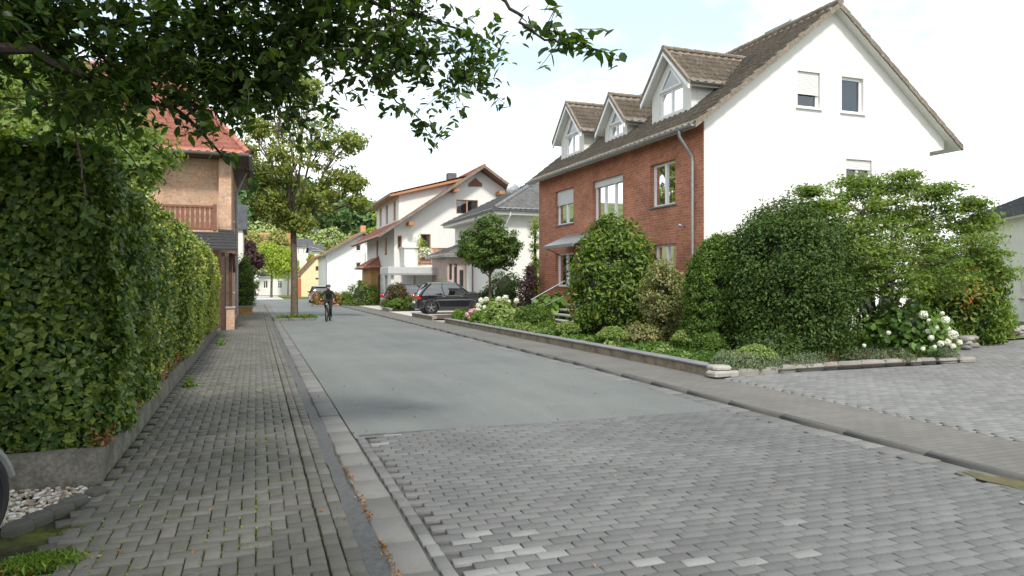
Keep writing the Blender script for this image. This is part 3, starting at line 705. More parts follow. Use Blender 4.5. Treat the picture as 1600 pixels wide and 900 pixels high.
b.extr([(XF+.21, YG+LEN-.2, EZ+.1), (XF+WID/2, YG+LEN-.2, RZ-.15), (XF+WID-.1, YG+LEN-.2, EZ+.1)], (0, .19, 0)); b.build('rear_wall', m['plaster'], house)
# brick pillar return at the corner visible as a thin strip: windows
for i, (h, s_, sh, cu) in enumerate(((fw[0], 2, .42, 'curtain'), (fw[1], 3, .12, 'curtain'), (fw[2], 2, 0, 'dkcurtain'), (fw[3], 2, 0, 'curtain'), (fw[4], 2, 0, 'dkcurtain'))):
    window(Ff, *h, house, s_, .14, shutter=sh, curtain=cu, cfrac=.75 if i != 1 else .8, fw=.07)
window(Ff, *door, house, 1, .14, fm='white', curtain='dkcurtain', sill=None)
sold = brickmat('soldier_brick', (.52, .20, .115), (.38, .14, .082), (.42, .32, .25), w_=.0833, h_=.25, ms=.006)
for i, h in enumerate(fw):   # soldier course lintels, a touch proud
    b = MB(); Ff.bx(b, h[0]-.05, h[1]+.05, h[3]+.002, h[3]+.24, -.008, .05); b.build('lintel_course', sold, house)
window(Fg, *gw[0], house, 1, .1, shutter=.62, fw=.08, sill='white', curtain='dkcurtain', cfrac=.3)
window(Fg, *gw[1], house, 1, .1, fw=.08, sill='white', curtain='curtain', cfrac=.0)
window(Fg, *gw[2], house, 2, .1, shutter=.3, fw=.07, sill='white', curtain='dkcurtain', cfrac=.3)
window(Fg, *pat, house, 1, .1, fw=.1, sill=None); window(Fg, *pat2, house, 2, .1, fw=.1, sill=None)
# roof
OV, OG = .48, .3; sl = (RZ-EZ)/(WID/2); 
Y0, Y1 = YG-OG, YG+LEN+OG
def roofz(x): return RZ-abs(x-XRG)*sl
xe0, xe1 = XF-OV, XF+WID+OV
vl = math.hypot(XRG-xe0, RZ-roofz(xe0))
vv = (XRG-xe0, 0, RZ-roofz(xe0)); vv2 = (XRG-xe1, 0, RZ-roofz(xe1))
tile_obj('roof', [tiles((xe0, Y0, roofz(xe0)+.03), (0, 1, 0), vv, Y1-Y0, vl), tiles((xe1, Y0, roofz(xe1)+.03), (0, 1, 0), vv2, Y1-Y0, vl)], m['browntile'], house)
b = MB(); T = .13
b.extr([(xe0+.04, Y0+.03, roofz(xe0+.04)), (XRG, Y0+.03, RZ), (xe1-.04, Y0+.03, roofz(xe1-.04)), (xe1-.04, Y0+.03, roofz(xe1-.04)-T), (XRG, Y0+.03, RZ-T), (xe0+.04, Y0+.03, roofz(xe0+.04)-T)], (0, Y1-Y0-.06, 0))
b.build('soffit', m['plaster'], house)
b = MB()
for (xa, xb) in ((xe0, XRG), (xe1, XRG)):
    for Yv in (Y0-.02,):
        k = 13
        for i in range(k):
            x0_, x1_ = xa+(xb-xa)*i/k, xa+(xb-xa)*(i+1)/k
            b.hexa([(x0_, Yv, roofz(x0_)-.1), (x1_, Yv, roofz(x1_)-.13), (x0_, Yv+.1, roofz(x0_)-.1), (x1_, Yv+.1, roofz(x1_)-.13), (x0_, Yv, roofz(x0_)+.085), (x1_, Yv, roofz(x1_)+.05), (x0_, Yv+.1, roofz(x0_)+.085), (x1_, Yv+.1, roofz(x1_)+.05)])
b.build('verge_tiles', m['browntile'], house)
ridge_caps((XRG, Y0-.03, RZ+.06), (XRG, Y1, RZ+.06), m['browntile'], house, .12)
def gutter(p0, p1, mt, parent, r=.075, down=(0, 0, -1)):
    p0, p1 = Vector(p0), Vector(p1); t = (p1-p0).normalized(); s = t.cross(Vector((0, 0, 1))).normalized(); b = MB(); n = 9; vs = []
    for p in (p0, p1):
        for rr_ in (r, r*.86):
            for i in range(n): a = PI+PI*i/(n-1); vs.append(p+s*math.cos(a)*rr_+Vector((0, 0, math.sin(a)*rr_)))
    fs = [(i, i+1, i+1+2*n, i+2*n) for i in range(n-1)]+[(i+n, i+2*n+n, i+1+2*n+n, i+1+n) for i in range(n-1)]+[(i, i+n, i+1+n, i+1) for i in range(n-1)]
    fs += [(0, 2*n, 3*n, n), (n-1, 2*n-1, 4*n-1, 3*n-1)]
    b.add(vs, fs); b.lathe([(0.0005, 0), (r, 0)], (0, 0, 0), 10) if False else None
    for p in (p0, p1): b.add([p+s*math.cos(PI+PI*i/8)*r+Vector((0, 0, math.sin(PI+PI*i/8)*r)) for i in range(9)], [tuple(range(9))])
    b.tube([p0+s*r, p1+s*r], .012, 6); return b.build('gutter', mt, parent)
gz_ = roofz(xe0)-.0
gutter((xe0-.05, Y0+.05, gz_-.0), (xe0-.05, Y1-.05, gz_-.0), m['metal'], house, .08)
b = MB(); dy = YG+.42; b.tube([(xe0-.05, dy, gz_-.06), (xe0-.05, dy, gz_-.22), (XF-.12, dy, gz_-.75), (XF-.08, dy, gz_-.95), (XF-.08, dy, 2.2), (XF-.08, dy, .1)], .045, 10); b.tube([(XF-.08, dy, 1.9), (XF-.08, dy, .1)], .052, 10)
b.build('downpipe', m['metal'], house, smooth=True)
b = MB(); b.box(XF-.14, dy+.5, 3.3, XF-.002, dy+.56, 3.36); b.ball((XF-.16, dy+.53, 3.33), .05); b.build('outdoor_lamp', m['metal'], house)
# chimney
b = MB(); b.box(17.0, 19.2, 9.6, 17.6, 20.3, 10.4); ch = b.build('chimney', m['browntile'], house)
b = MB(); b.box(16.93, 19.13, 10.4, 17.67, 20.37, 10.47); b.build('chimney_cap', m['greymetal'], ch)
b = MB(); b.tube([(17.3, 19.5, 10.45), (17.3, 19.5, 10.68)], .06, 8); b.build('flue', m['metal'], ch)
# dormers
def dormer(yc, hw, ez, az_, xf, label=None):
    zb = roofz(xf)-.06
    F_ = Fac(xf, yc-hw+.16, 0, 1).flip(); wI = 2*(hw-.16); hole = [wI*.3, wI*.72, zb+.42, ez+.28]
    d = facade('dormer', F_, [(0, zb), (0, ez+.02), (wI/2, az_-.22), (wI, ez+.02), (wI, zb)], [[wI*.2, wI*.8, zb+.22, ez+.02]], m['plaster'], house, .12)
    if label: d['label'] = label
    w1, w0, wt = wI*.8, wI*.2, ez+.02; wz = zb+.22
    window(F_, w0, w1, wz, wt, d, 2, .05, fw=.05, sill=None, curtain='curtain', cfrac=.6)
    # triangular light above
    b = MB(); b.extr([F_.p(w0+.02, wt+.04, -.02), F_.p(wI/2, az_-.5, -.02), F_.p(w1-.02, wt+.04, -.02)], F_.n*.05); g_ = b.build('gable_light', m['white'], d)
    b = MB(); b.extr([F_.p(w0+.18, wt+.09, -.024), F_.p(wI/2, az_-.6, -.024), F_.p(w1-.18, wt+.09, -.024)], F_.n*.01); b.build('pane', m['glass'], g_)
    # cheeks
    xb = XRG-(RZ-(ez))/sl
    for y in (yc-hw+.16, yc+hw-.24): b = MB(); b.extr([(xf+.205, y, zb-.05), (xf+.205, y, ez), (xb+.3, y, ez), (xb+.3, y, ez-.2)], (0, .08, 0)); b.build('cheek', m['plaster'], d)
    # roof
    xr = XRG-(RZ-az_)/sl; hh = hw+.12; dz = (az_-ez)*hh/hw; ezz = az_-dz; xe = XRG-(RZ-ezz)/sl; x0 = xf-.28; lv = math.hypot(hh, dz)
    parts = []
    for s_ in (-1, 1):
        lenr = xr-x0+.1; lene = xe-x0+.15
        parts.append(tiles((x0, yc+s_*hh, ezz+.03), (1, 0, 0), (0, -s_*hh, dz), lenr, lv, hi=lambda v, a=lene, c=lenr, l=lv: a+(c-a)*v/l, th=.3, tw=.3))
    tile_obj('dormer_roof', parts, m['browntile'], d)
    b = MB(); b.extr([(x0+.03, yc-hh+.03, ezz-.0), (x0+.03, yc, az_), (x0+.03, yc+hh-.03, ezz), (x0+.03, yc+hh-.03, ezz-.1), (x0+.03, yc, az_-.12), (x0+.03, yc-hh+.03, ezz-.1)], (xe-x0, 0, 0)); b.build('dormer_soffit', m['plaster'], d)
    b = MB()
    for s_ in (-1, 1): b.hexa([(x0-.05, yc+s_*(hh+.02), ezz-.04), (x0-.05, yc, az_-.03), (x0+.05, yc+s_*(hh+.02), ezz-.04), (x0+.05, yc, az_-.03), (x0-.05, yc+s_*(hh+.02), ezz+.09), (x0-.05, yc, az_+.12), (x0+.05, yc+s_*(hh+.02), ezz+.09), (x0+.05, yc, az_+.12)])
    b.build('dormer_verge', m['browntile'], d)
    b = MB()
    for s_ in (-1, 1): b.hexa([(x0-.025, yc+s_*hh, ezz-.2), (x0-.025, yc, az_-.17), (x0+.03, yc+s_*hh, ezz-.2), (x0+.03, yc, az_-.17), (x0-.025, yc+s_*hh, ezz-.04), (x0-.025, yc, az_-.03), (x0+.03, yc+s_*hh, ezz-.04), (x0+.03, yc, az_-.03)])
    b.build('bargeboard', m['white'], d)
    ridge_caps((x0-.03, yc, az_+.07), (xr+.1, yc, az_+.07), m['browntile'], d, .09)
    for s_ in (-1,): gutter((x0+.06, yc+s_*(hh+.05), ezz), (xe-.05, yc+s_*(hh+.05), ezz), m['greymetal'], d, .055)
    b = MB(); b.tube([(xe+.12, yc-hh, ezz+.06), (xr+.12, yc, az_+.06)], .035, 4); b.build('flashing', m['metal'], d)
dormer(19.65, 1.3, 7.85, 9.12, 12.62); dormer(23.35, 1.02, 7.5, 8.55, 12.62); dormer(27.2, 1.3, 7.85, 9.15, 12.62)
# entrance canopy
cp0 = onX(908, 376, XF); b = MB(); ya, yb = onX(868, 388, XF-1.0).y, cp0.y-1.6
zc = 3.05
b.hexa([(XF-1.1, yb, zc-.04), (XF-.01, yb, zc+.46), (XF-1.1, yb+2.9, zc-.04), (XF-.01, yb+2.9, zc+.46), (XF-1.1, yb, zc), (XF-.01, yb, zc+.5), (XF-1.1, yb+2.9, zc), (XF-.01, yb+2.9, zc+.5)])
c_ = b.build('entrance_canopy', m['metal'], house); 
b = MB(); b.box(XF-1.15, yb-.02, zc-.1, XF-1.08, yb+2.92, zc+.01)
for y in (yb+.1, yb+2.8): b.tube([(XF-1.05, y, zc-.03), (XF-.02, y, zc-.5)], .02, 6)
b.build('canopy_frame', m['greymetal'], c_)
# entrance steps and rail
st_y = onX(893, 500, XF-1.6).y
t = thing('entrance_steps', (XF-1.3, st_y, .1), 'grey stone steps with a thin metal handrail leading up to the brick house', 'steps')
for i in range(5):
    b = MB(); b.box(XF-2.6+i*.3, st_y-1.6, .12+i*.165, XF-2.27+i*.3+(.9 if i == 4 else 0), st_y+.9, .18+i*.165); b.build('step', m['stonestep'], t, bevel=.008)
b = MB(); b.box(XF-2.45, st_y-1.3, .1, XF-.5, st_y+.6, .25)
for i in range(1, 5): b.box(XF-2.45+i*.3, st_y-1.3, .1+i*.16, XF-.5, st_y+.6, .1+i*.165)
b.build('stair_base', m['wallrender'], t)
b = MB(); yr = st_y+.95
b.tube([(XF-2.7, yr, .1), (XF-2.7, yr, 1.0)], .022, 8); b.tube([(XF-.9, yr, .8), (XF-.9, yr, 1.95)], .022, 8)
b.tube([(XF-2.75, yr, 1.0), (XF-.9, yr, 1.95), (XF-.3, yr, 1.97)], .022, 8); b.tube([(XF-2.7, yr, .55), (XF-.9, yr, 1.4)], .014, 6); b.build('handrail', m['greymetal'], t)

# ------------------------------------------------------------------ left salmon brick house
YL = 30.0; XL1 = -.9; XL0 = -13
lh = thing('salmon_brick_house', (XL1, YL, gz(YL)), 'salmon brick house with hipped red tile roof and brown balcony behind the hedge', 'house')
Fl = Fac(XL0, YL, 1, 0); ez = 6.55
wl = onY(195, 270, YL); hl = [wl.x-XL0, wl.x-XL0+.85, 4.9, 6.0]; dl = [onY(283, 300, YL).x-XL0-.3, onY(283, 300, YL).x-XL0+.6, 3.55, 5.6]
facade('front_wall', Fl, [(0, -.4), (0, ez), (XL1-XL0, ez), (XL1-XL0, -.4)], [hl], m['palebrick'], lh, .15)
window(Fl, *hl, lh, 1, .08, shutter=.5, sill='white')
b = MB(); b.box(XL1-.45, YL-.42, -.3, XL1, YL, ez-.02); b.build('corner_pier', m['palebrick'], lh)
Fs = Fac(XL1, YL, 0, 1); facade('side_wall', Fs, [(.2, -.4), (.2, ez), (9, ez), (9, -.4)], [[2, 3, 1.2, 2.5], [2, 3, 4.2, 5.5], [5.5, 6.7, 4.2, 5.5]], m['palebrick'], lh, .15)
for h in ([2, 3, 1.2, 2.5], [2, 3, 4.2, 5.5], [5.5, 6.7, 4.2, 5.5]): window(Fs, *h, lh, 1, .08, sill='white')
oh = .72; ex0, ex1, ey0, ey1 = XL0-oh, XL1+oh*.85, YL-oh-.25, YL+9+oh; wid = ex1-ex0; half = (ey1-ey0)/2; pitch = .84; rise = half*pitch
vlen = math.hypot(half, rise)
tile_obj('roof', [tiles((ex0, ey0, ez+.03), (1, 0, 0), (0, half, rise), wid, vlen, lo=lambda v: v/vlen*half*.62, hi=lambda v: wid-v/vlen*half*.62),
                  tiles((ex1, ey0, ez+.03), (0, 1, 0), (-half*.62, 0, rise), ey1-ey0, math.hypot(half*.62, rise), lo=lambda v: v/math.hypot(half*.62, rise)*half, hi=lambda v: 2*half-v/math.hypot(half*.62, rise)*half),
                  tiles((ex1, ey1, ez+.03), (-1, 0, 0), (0, -half, rise), wid, vlen, lo=lambda v: v/vlen*half*.62, hi=lambda v: wid-v/vlen*half*.62)], m['redtile'], lh)
ridge_caps((ex1, ey0, ez+.08), (ex1-half*.62, ey0+half, ez+rise+.08), m['redtile'], lh, .12, name='hip_tiles')
b = MB(); b.box(ex0+.03, ey0+.03, ez-.1, ex1-.03, ey1-.03, ez+.0); b.build('soffit', m['darkwood'], lh)
gutter((ex0, ey0-.06, ez+.0), (ex1+.05, ey0-.06, ez+.0), m['greymetal'], lh, .085); gutter((ex1+.07, ey0, ez), (ex1+.07, ey1, ez), m['greymetal'], lh, .085)
# balcony
bx0 = onY(215, 340, YL-.45).x; bx1 = XL1-.5; bz = HC+(438-360)/FP*27.6; bt = HC+(438-326)/FP*27.6
b = MB(); b.box(bx0, YL-1.0, bz-.2, bx1+.05, YL-.01, bz-.02); bal = b.build('balcony', m['palebrick'], lh)
b = MB(); n = int((bx1-bx0)/.17)
for i in range(n):
    x = bx0+.05+i*.17; yb_ = YL-1.0; w_ = .062; zs = [bz, bz+.2, bz+.3, bz+.45, bz+.6, bz+.72, bt-.04]; ws = [.074, .074, .05, .074, .05, .074, .074]
    pl = [(x-ws[k], yb_, zs[k]) for k in range(7)]+[(x+ws[k], yb_, zs[k]) for k in range(6, -1, -1)]; b.extr(pl, (0, .03, 0))
b.build('balustrade', m['brownwood'], bal)
b = MB(); b.box(bx0, YL-1.03, bt-.06, bx1, YL-.93, bt+.02); b.box(bx0, YL-1.025, bz-.03, bx1, YL-.95, bz+.04); b.box(bx1-.13, YL-1.05, bz-.05, bx1, YL-.9, bt+.08); b.build('handrail', m['brownwood'], bal)
# porch
pz = HC+(438-362)/FP*27; pz2 = HC+(438-392)/FP*26
b = MB(); pr = [(-3.4, YL-.02, pz+.25), (-.8, YL-.6, pz+.1), (-.62, YL-3.2, pz2+.02), (-3.6, YL-3.4, pz2+.02)]
k = 7
for i in range(k):
    a0, a1 = i/k, (i+1)/k; A_, B_, C_, D_ = [Vector(p) for p in pr]
    p = [D_.lerp(A_, a0), C_.lerp(B_, a0), D_.lerp(A_, a1), C_.lerp(B_, a1)]
    b.hexa([x-Vector((0, 0, .05)) for x in p]+[p[0]+Vector((0, 0, .02)), p[1]+Vector((0, 0, .02)), p[2]-Vector((0, 0, .01)), p[3]-Vector((0, 0, .01))])
po = b.build('porch_roof', mat('black_shingle', (.022, .022, .024), (.04, .04, .043), 12, .85, bump=.5), lh)
b = MB(); b.box(-.78, YL-3.2, pz2-.14, -.7, YL-.2, pz2-.02); b.obox((-.76, YL-2.2, pz2-.35), (.09, 1.3, .09), 0, -.7); b.build('porch_beam', m['brownwood'], po)
b = MB(); b.box(-1.16, YL-3.05, gz(27)+.0, -1.04, YL-2.9, pz2-.1); b.box(-.92, YL-2.6, .7, -.8, YL-2.45, pz2-.1); b.build('porch_post', m['darkwood'], po)
b = MB(); b.box(-1.14, YL-2.92, -.1, -1.08, YL-.5, pz2-.2); b.build('porch_screen', m['darkwood'], po)
b = MB(); b.box(-1.0, YL-2.75, -.2, -.72, YL-2.3, .68); pp = b.build('porch_pier', m['palebrick'], po)
b = MB(); b.box(-1.03, YL-2.79, .68, -.69, YL-2.26, .75); b.build('pier_cap', m['stonestep'], pp, bevel=.01)
sp_ = cam(361, 400, 26.2)
b = MB(); sg = thing('house_number_sign', sp_, 'small white framed sign with figure eight on the brown porch post', 'sign')
w0, h0 = .095, .15
b.box(sp_.x-w0, sp_.y-.03, sp_.z-h0, sp_.x+w0, sp_.y+.03, sp_.z+h0); b.build('plate', m['white'], sg, bevel=.005)
b = MB(); b.box(sp_.x-.06, sp_.y-.036, sp_.z+.02, sp_.x+.045, sp_.y-.031, sp_.z+.105); b.box(sp_.x-.06, sp_.y-.036, sp_.z-.105, sp_.x+.045, sp_.y-.031, sp_.z-.02); b.build('dark_panel', m['dark'], sg)
b = MB(); b.tube([(XL1+.12, YL+3.2, .2), (XL1+.12, YL+3.2, ez-1.0), (XL1+.5, YL+3.2, ez-.1)], .06, 8); b.build('downpipe', m['metal'], lh)
# small grey garage roof seen past the corner
b = MB(); gl = thing('grey_side_building', (-1.2, 52, gz(52)), 'narrow grey rendered building seen past the salmon brick house corner', 'building')
b.box(-4, 52, -.5, -.85, 58, 5.2); b.build('wall', m['plaster2'], gl)
b = MB(); b.box(-4.2, 51.8, 5.2, -.6, 58.2, 6.9); b.build('roof', m['slate'], gl)
# ------------------------------------------------------------------ other houses
def gable_house(name, x0, x1, y0, y1, ez, rz, mw, mr, label, oh=.5, og=.4, thick=.14, soff='plaster', wins=(), swins=(), z0=-.6, xr=None, eL=None, eR=None, verge=None, cat='house', sashes=2, wf='white', tiled=True, extra=None):
    """ridge runs along Y, gable faces the camera"""
    zb = gz(y0); t = thing(name, (x0, y0, zb), label, cat); xr = xr or (x0+x1)/2; eL = eL or ez; eR = eR or ez
    F_ = Fac(x0, y0, 1, 0); W_ = x1-x0
    facade('gable_wall', F_, [(0, z0), (0, eL), (xr-x0, rz-.08), (W_, eR), (W_, z0)], [list(h[:4]) for h in wins], m[mw], t, .2)
    for h in wins: window(F_, *h[:4], t, h[4] if len(h) > 4 else sashes, .08, fm=wf, sill='white' if wf == 'white' else None, fw=.07, shutter=h[5] if len(h) > 5 else 0, curtain='curtain', cfrac=.5)
    F2 = Fac(x0, y0, 0, 1).flip()
    facade('street_wall', F2, [(.2, z0), (.2, eL-.02), (y1-y0, eL-.02), (y1-y0, z0)], [list(h[:4]) for h in swins], m[mw], t, .2)
    for h in swins: window(F2, *h[:4], t, 1, .08, fm=wf, sill=None, fw=.07)
    b = MB(); b.box(x1-.2, y0+.2, z0, x1, y1, eR-.1); b.extr([(x0+.2, y1-.2, z0), (x0+.2, y1-.2, eL-.05), (xr, y1-.2, rz-.2), (x1-.2, y1-.2, eR-.05), (x1-.2, y1-.2, z0)], (0, .2, 0)); b.build('rear_wall', m[mw], t)
    parts = []; sls = []
    for (xe, e, s_) in ((x0, eL, -1), (x1, eR, 1)):
        sl_ = (rz-e)/abs(xr-xe); X = xe+s_*oh; Z = e-oh*sl_+.12; v = (xr-X, 0, rz+.12-Z); sls.append((X, Z))
        parts.append(tiles((X, y0-og, Z+.02), (0, 1, 0), v, y1-y0+2*og, math.hypot(v[0], v[2]), sub=4, lo=None))
    if tiled: tile_obj('roof', parts, m[mr], t)
    b = MB(); (Xa, Za), (Xb, Zb) = sls
    b.extr([(Xa+.02, y0-og+.02, Za), (xr, y0-og+.02, rz+.12), (Xb-.02, y0-og+.02, Zb), (Xb-.02, y0-og+.02, Zb-thick), (xr, y0-og+.02, rz+.12-thick), (Xa+.02, y0-og+.02, Za-thick)], (0, y1-y0+2*og-.04, 0)); b.build('soffit', m[soff], t)
    b = MB()
    for X, Z in sls: b.hexa([(X, y0-og-.03, Z-.12), (xr, y0-og-.03, rz), (X, y0-og+.03, Z-.12), (xr, y0-og+.03, rz), (X, y0-og-.03, Z+.1), (xr, y0-og-.03, rz+.22), (X, y0-og+.03, Z+.1), (xr, y0-og+.03, rz+.22)])
    b.build('bargeboard', m[verge or 'browntile'], t)
    ridge_caps((xr, y0-og, rz+.18), (xr, y1+og, rz+.18), m[mr], t, .12, .5)
    gutter((sls[0][0]-.05, y0-og, sls[0][1]), (sls[0][0]-.05, y1+og, sls[0][1]), m['metal'], t, .07)
    return t
# white house with pink-red roof, big shed dormer, wooden balcony
YW = 50.0; A_ = onY(616, 440, YW); AP = onY(750, 258, YW); x0 = A_.x; xr = AP.x; rz = AP.z-.35; eL = onY(626, 357, YW).z+.12
x1 = xr+6.0
def ww(u0, u1, v0, v1, Y=YW, X0=None): a = onY(u0, v1, Y); c = onY(u1, v0, Y); X0 = x0 if X0 is None else X0; return [a.x-X0, c.x-X0, a.z, c.z]
wh = gable_house('white_house', x0, x1, YW, YW+13, 5, rz, 'plaster', 'pinktile', 'white house with pink red roof, long dormer and wooden balcony with flowers', oh=1.25, og=1.1, soff='brownwood', wf='wood',
    wins=[ww(713, 747, 313, 334)+[2], ww(657, 673, 366, 408)+[1], ww(621, 628, 368, 389)+[1]], swins=[[3, 4, 3.6, 5.0], [7, 8, 3.6, 5.0]], xr=xr, eL=eL, eR=eL+.4, z0=-.5)
b = MB(); tp = [onY(u, v, YW-.02) for u, v in ((732, 291.5), (753, 291.5), (753, 287), (742.5, 278), (732, 287))]
b.extr(tp, (0, -.05, 0)); b.build('gable_vent', m['brownwood'], wh)
for u, v in ((710, 298), (781, 302), (641, 350)):
    p = onY(u, v, YW-.4); b = MB(); b.box(p.x-.2, YW-.95, p.z-.12, p.x+.2, YW, p.z+.12); b.build('rafter_beam', m['wood'], wh)
# shed dormer on the street slope
F2 = Fac(x0, YW, 0, 1).flip(); sl_w = (rz-eL)/(xr-x0)
dx = x0+.55; dz0 = eL+.45*sl_w; dz1 = dz0+2.1; dxe = xr-1.3
d = thing_part = facade('long_dormer', Fac(dx, YW+1.2, 0, 1).flip(), [(0, dz0-.1), (0, dz1), (10, dz1), (10, dz0-.1)], [[1.2, 2.2, dz0+.35, dz1-.2], [4.5, 5.5, dz0+.35, dz1-.2], [7.5, 8.5, dz0+.35, dz1-.2]], m['plaster'], wh, .15)
for h in ([1.2, 2.2, dz0+.35, dz1-.2], [4.5, 5.5, dz0+.35, dz1-.2], [7.5, 8.5, dz0+.35, dz1-.2]): window(Fac(dx, YW+1.2, 0, 1).flip(), *h, d, 1, .08, fm='wood', sill=None)
zt = rz-.35
b = MB(); b.extr([(dx+.01, YW+1.17, dz0-.2), (dx+.01, YW+1.17, dz1), (dxe+.6, YW+1.17, zt-.25), (dxe+.6, YW+1.17, zt-1)], (0, .15, 0)); b.build('cheek', m['plaster'], d)
b = MB(); b.hexa([(dx-.7, YW+.7, dz1-.02-.16), (dxe+1, YW+.7, zt-.1-.1), (dx-.7, YW+12, dz1-.18), (dxe+1, YW+12, zt-.2), (dx-.7, YW+.7, dz1+.1-.12), (dxe+1, YW+.7, zt), (dx-.7, YW+12, dz1-.02), (dxe+1, YW+12, zt)]); b.build('dormer_soffit', m['wood'], d)
tile_obj('dormer_roof', [tiles((dx-.75, YW+.65, dz1+.03), (0, 1, 0), (dxe+1.7-dx, 0, zt-dz1+.05), 11.4, math.hypot(dxe+1.7-dx, zt-dz1), sub=4)], m['pinktile'], d)
b = MB(); b.box(dx-.78, YW+.6, dz1-.14, dx-.7, YW+12, dz1+.06); b.build('fascia', m['browntile'], d)
# chimney, balcony
b = MB(); b.box(xr-1.1, YW+5, rz-1.6, xr-.4, YW+5.7, rz+.45); b.build('chimney', m['slate'], wh)
bb = [onY(u, v, YW-1.3) for u, v in ((652, 413), (712, 413), (652, 388), (712, 388))]
b = MB(); b.box(bb[0].x-.9, YW-1.5, bb[0].z-.42, bb[1].x, YW+.0-.01, bb[0].z-.12); bal = b.build('balcony', m['plaster'], wh)
b = MB(); zb0, zt0 = bb[0].z-.05, bb[2].z+.05
for i in range(30):
    x = bb[0].x+.05+i*(bb[1].x-bb[0].x)/30; b.box(x, YW-1.45, zb0, x+.065, YW-1.42, zt0)
b.box(bb[0].x, YW-1.42, zt0-.1, bb[1].x, YW-1.38, zt0-.02); b.box(bb[0].x, YW-1.42, zb0+.05, bb[1].x, YW-1.38, zb0+.13); b.build('railing', m['wood'], bal)
b = MB(); b.box(bb[0].x-.95, YW-1.5, bb[0].z-.12, bb[0].x-.02, YW-.01, bb[2].z+.02); b.box(bb[0].x-1.05, YW-1.6, bb[2].z+.02, bb[0].x, YW-.01, bb[2].z+.1); b.build('parapet', m['plaster'], bal)
p = onY(664, 395, YW-1.6); fb = thing('flower_box', p, 'flower box with white blossoms and trailing green hung on the wooden balcony rail', 'flower box')
b = MB(); b.box(p.x-.45, p.y-.12, p.z-.12, p.x+.45, p.y+.12, p.z+.1); b.build('box', m['brownwood'], fb)
C = np.array(p)+rng.uniform(-1, 1, (500, 3))*np.array([.45, .18, .3])+np.array([0, -.08, .1]); LV_ = leaves(C, rdir(500), .1)
C = np.array(p)+rng.normal(0, 1, (260, 3))*np.array([.22, .1, .28])+np.array([-.3, .1, .55]); leaf_obj('leaves', [LV_, leaves(C, rdir(260), .12)], m['l_bright'], fb)
C = np.array(p)+rng.uniform(-1, 1, (330, 3))*np.array([.45, .16, .32])+np.array([0, -.16, .02]); leaf_obj('blossoms', [leaves(C, rdir(330), .12, .9)], m['p_white'], fb)
# carport with parapet fascia
zt_ = onY(650, 417, 45).z; zb_ = onY(650, 428, 45).z
cpx0 = onY(603, 420, 46).x; cpx1 = cpx0+6.5; Yc = 45.2
cpt = thing('carport', (cpx0, Yc, gz(45)), 'flat roofed white carport with grey fascia in front of the white house', 'carport')
b = MB(); b.box(cpx0, Yc, zb_, cpx1, YW-1.7, zt_); b.build('flat_roof', mat('pale_zinc_fascia', (.5, .51, .52), (.44, .45, .46), 3, .5), cpt, bevel=.02)
b = MB(); b.box(cpx0+.05, Yc+.05, zb_-.06, cpx1-.05, YW-1.75, zb_); b.build('ceiling', m['plaster'], cpt)
for (x, y) in ((cpx0+.25, Yc+.3), (cpx0+2.2, YW-2.2), (cpx1-.3, Yc+.3), (cpx0+.25, YW-2.2)): b = MB(); b.box(x, y, -.4, x+.17, y+.17, zb_-.05); b.build('post', m['plaster'], cpt)
b = MB(); b.box(cpx0+2.4, YW-2.0, -.4, cpx1, YW-1.85, zb_-.9); b.box(cpx0+3.8, YW-2.0, zb_-.9, cpx0+4.1, YW-1.85, zb_-.06); b.build('back_wall', m['plaster'], cpt)
# yellow brick annex with hipped red roof
Ya = 56.0; a0, a1 = onY(580, 415, Ya), onY(640, 415, Ya); zt_ = onY(590, 417, Ya).z
an = thing('yellow_brick_annex', (a0.x, Ya, gz(Ya)), 'small yellow brick annex with red hipped tile roof beside the white house', 'building')
Fa = Fac(a0.x, Ya, 1, 0); h_ = [.55, .85, .3, 2.1]
facade('wall', Fa, [(0, -.6), (0, zt_), (a1.x-a0.x, zt_), (a1.x-a0.x, -.6)], [h_], m['yellowbrick'], an, .2)
window(Fa, *h_, an, 1, .1, fm='brownwood', sill=None)
b = MB(); b.box(a0.x, Ya+.2, -.6, a0.x+.2, Ya+5, zt_-.01); b.build('street_wall', m['yellowbrick'], an)
ap = onY(640, 388, Ya); hw_ = 2.4; ov = .6
W_ = a1.x-a0.x+ov
V1 = (0, hw_+ov, ap.z-zt_+.3); l1 = math.hypot(V1[1], V1[2])
tile_obj('roof', [tiles((a0.x-ov, Ya-ov, zt_-.05), (1, 0, 0), V1, W_+1, l1, sub=4, lo=lambda v: v/l1*(hw_+ov)),
                  tiles((a0.x-ov, Ya-ov, zt_-.05), (0, 1, 0), (hw_+ov, 0, V1[2]), 2*(hw_+ov), l1, sub=4, lo=lambda v: v/l1*(hw_+ov), hi=lambda v: (2-v/l1)*(hw_+ov))], m['pinktile'], an)
b = MB(); b.box(a0.x-ov+.02, Ya-ov+.02, zt_-.14, a1.x+1, Ya+5.5, zt_-.04); b.build('soffit', m['brownwood'], an)
ridge_caps((a0.x-ov, Ya-ov, zt_+.0), (a0.x+hw_, Ya+hw_, zt_+V1[2]), m['pinktile'], an, .1, name='hip_tiles')
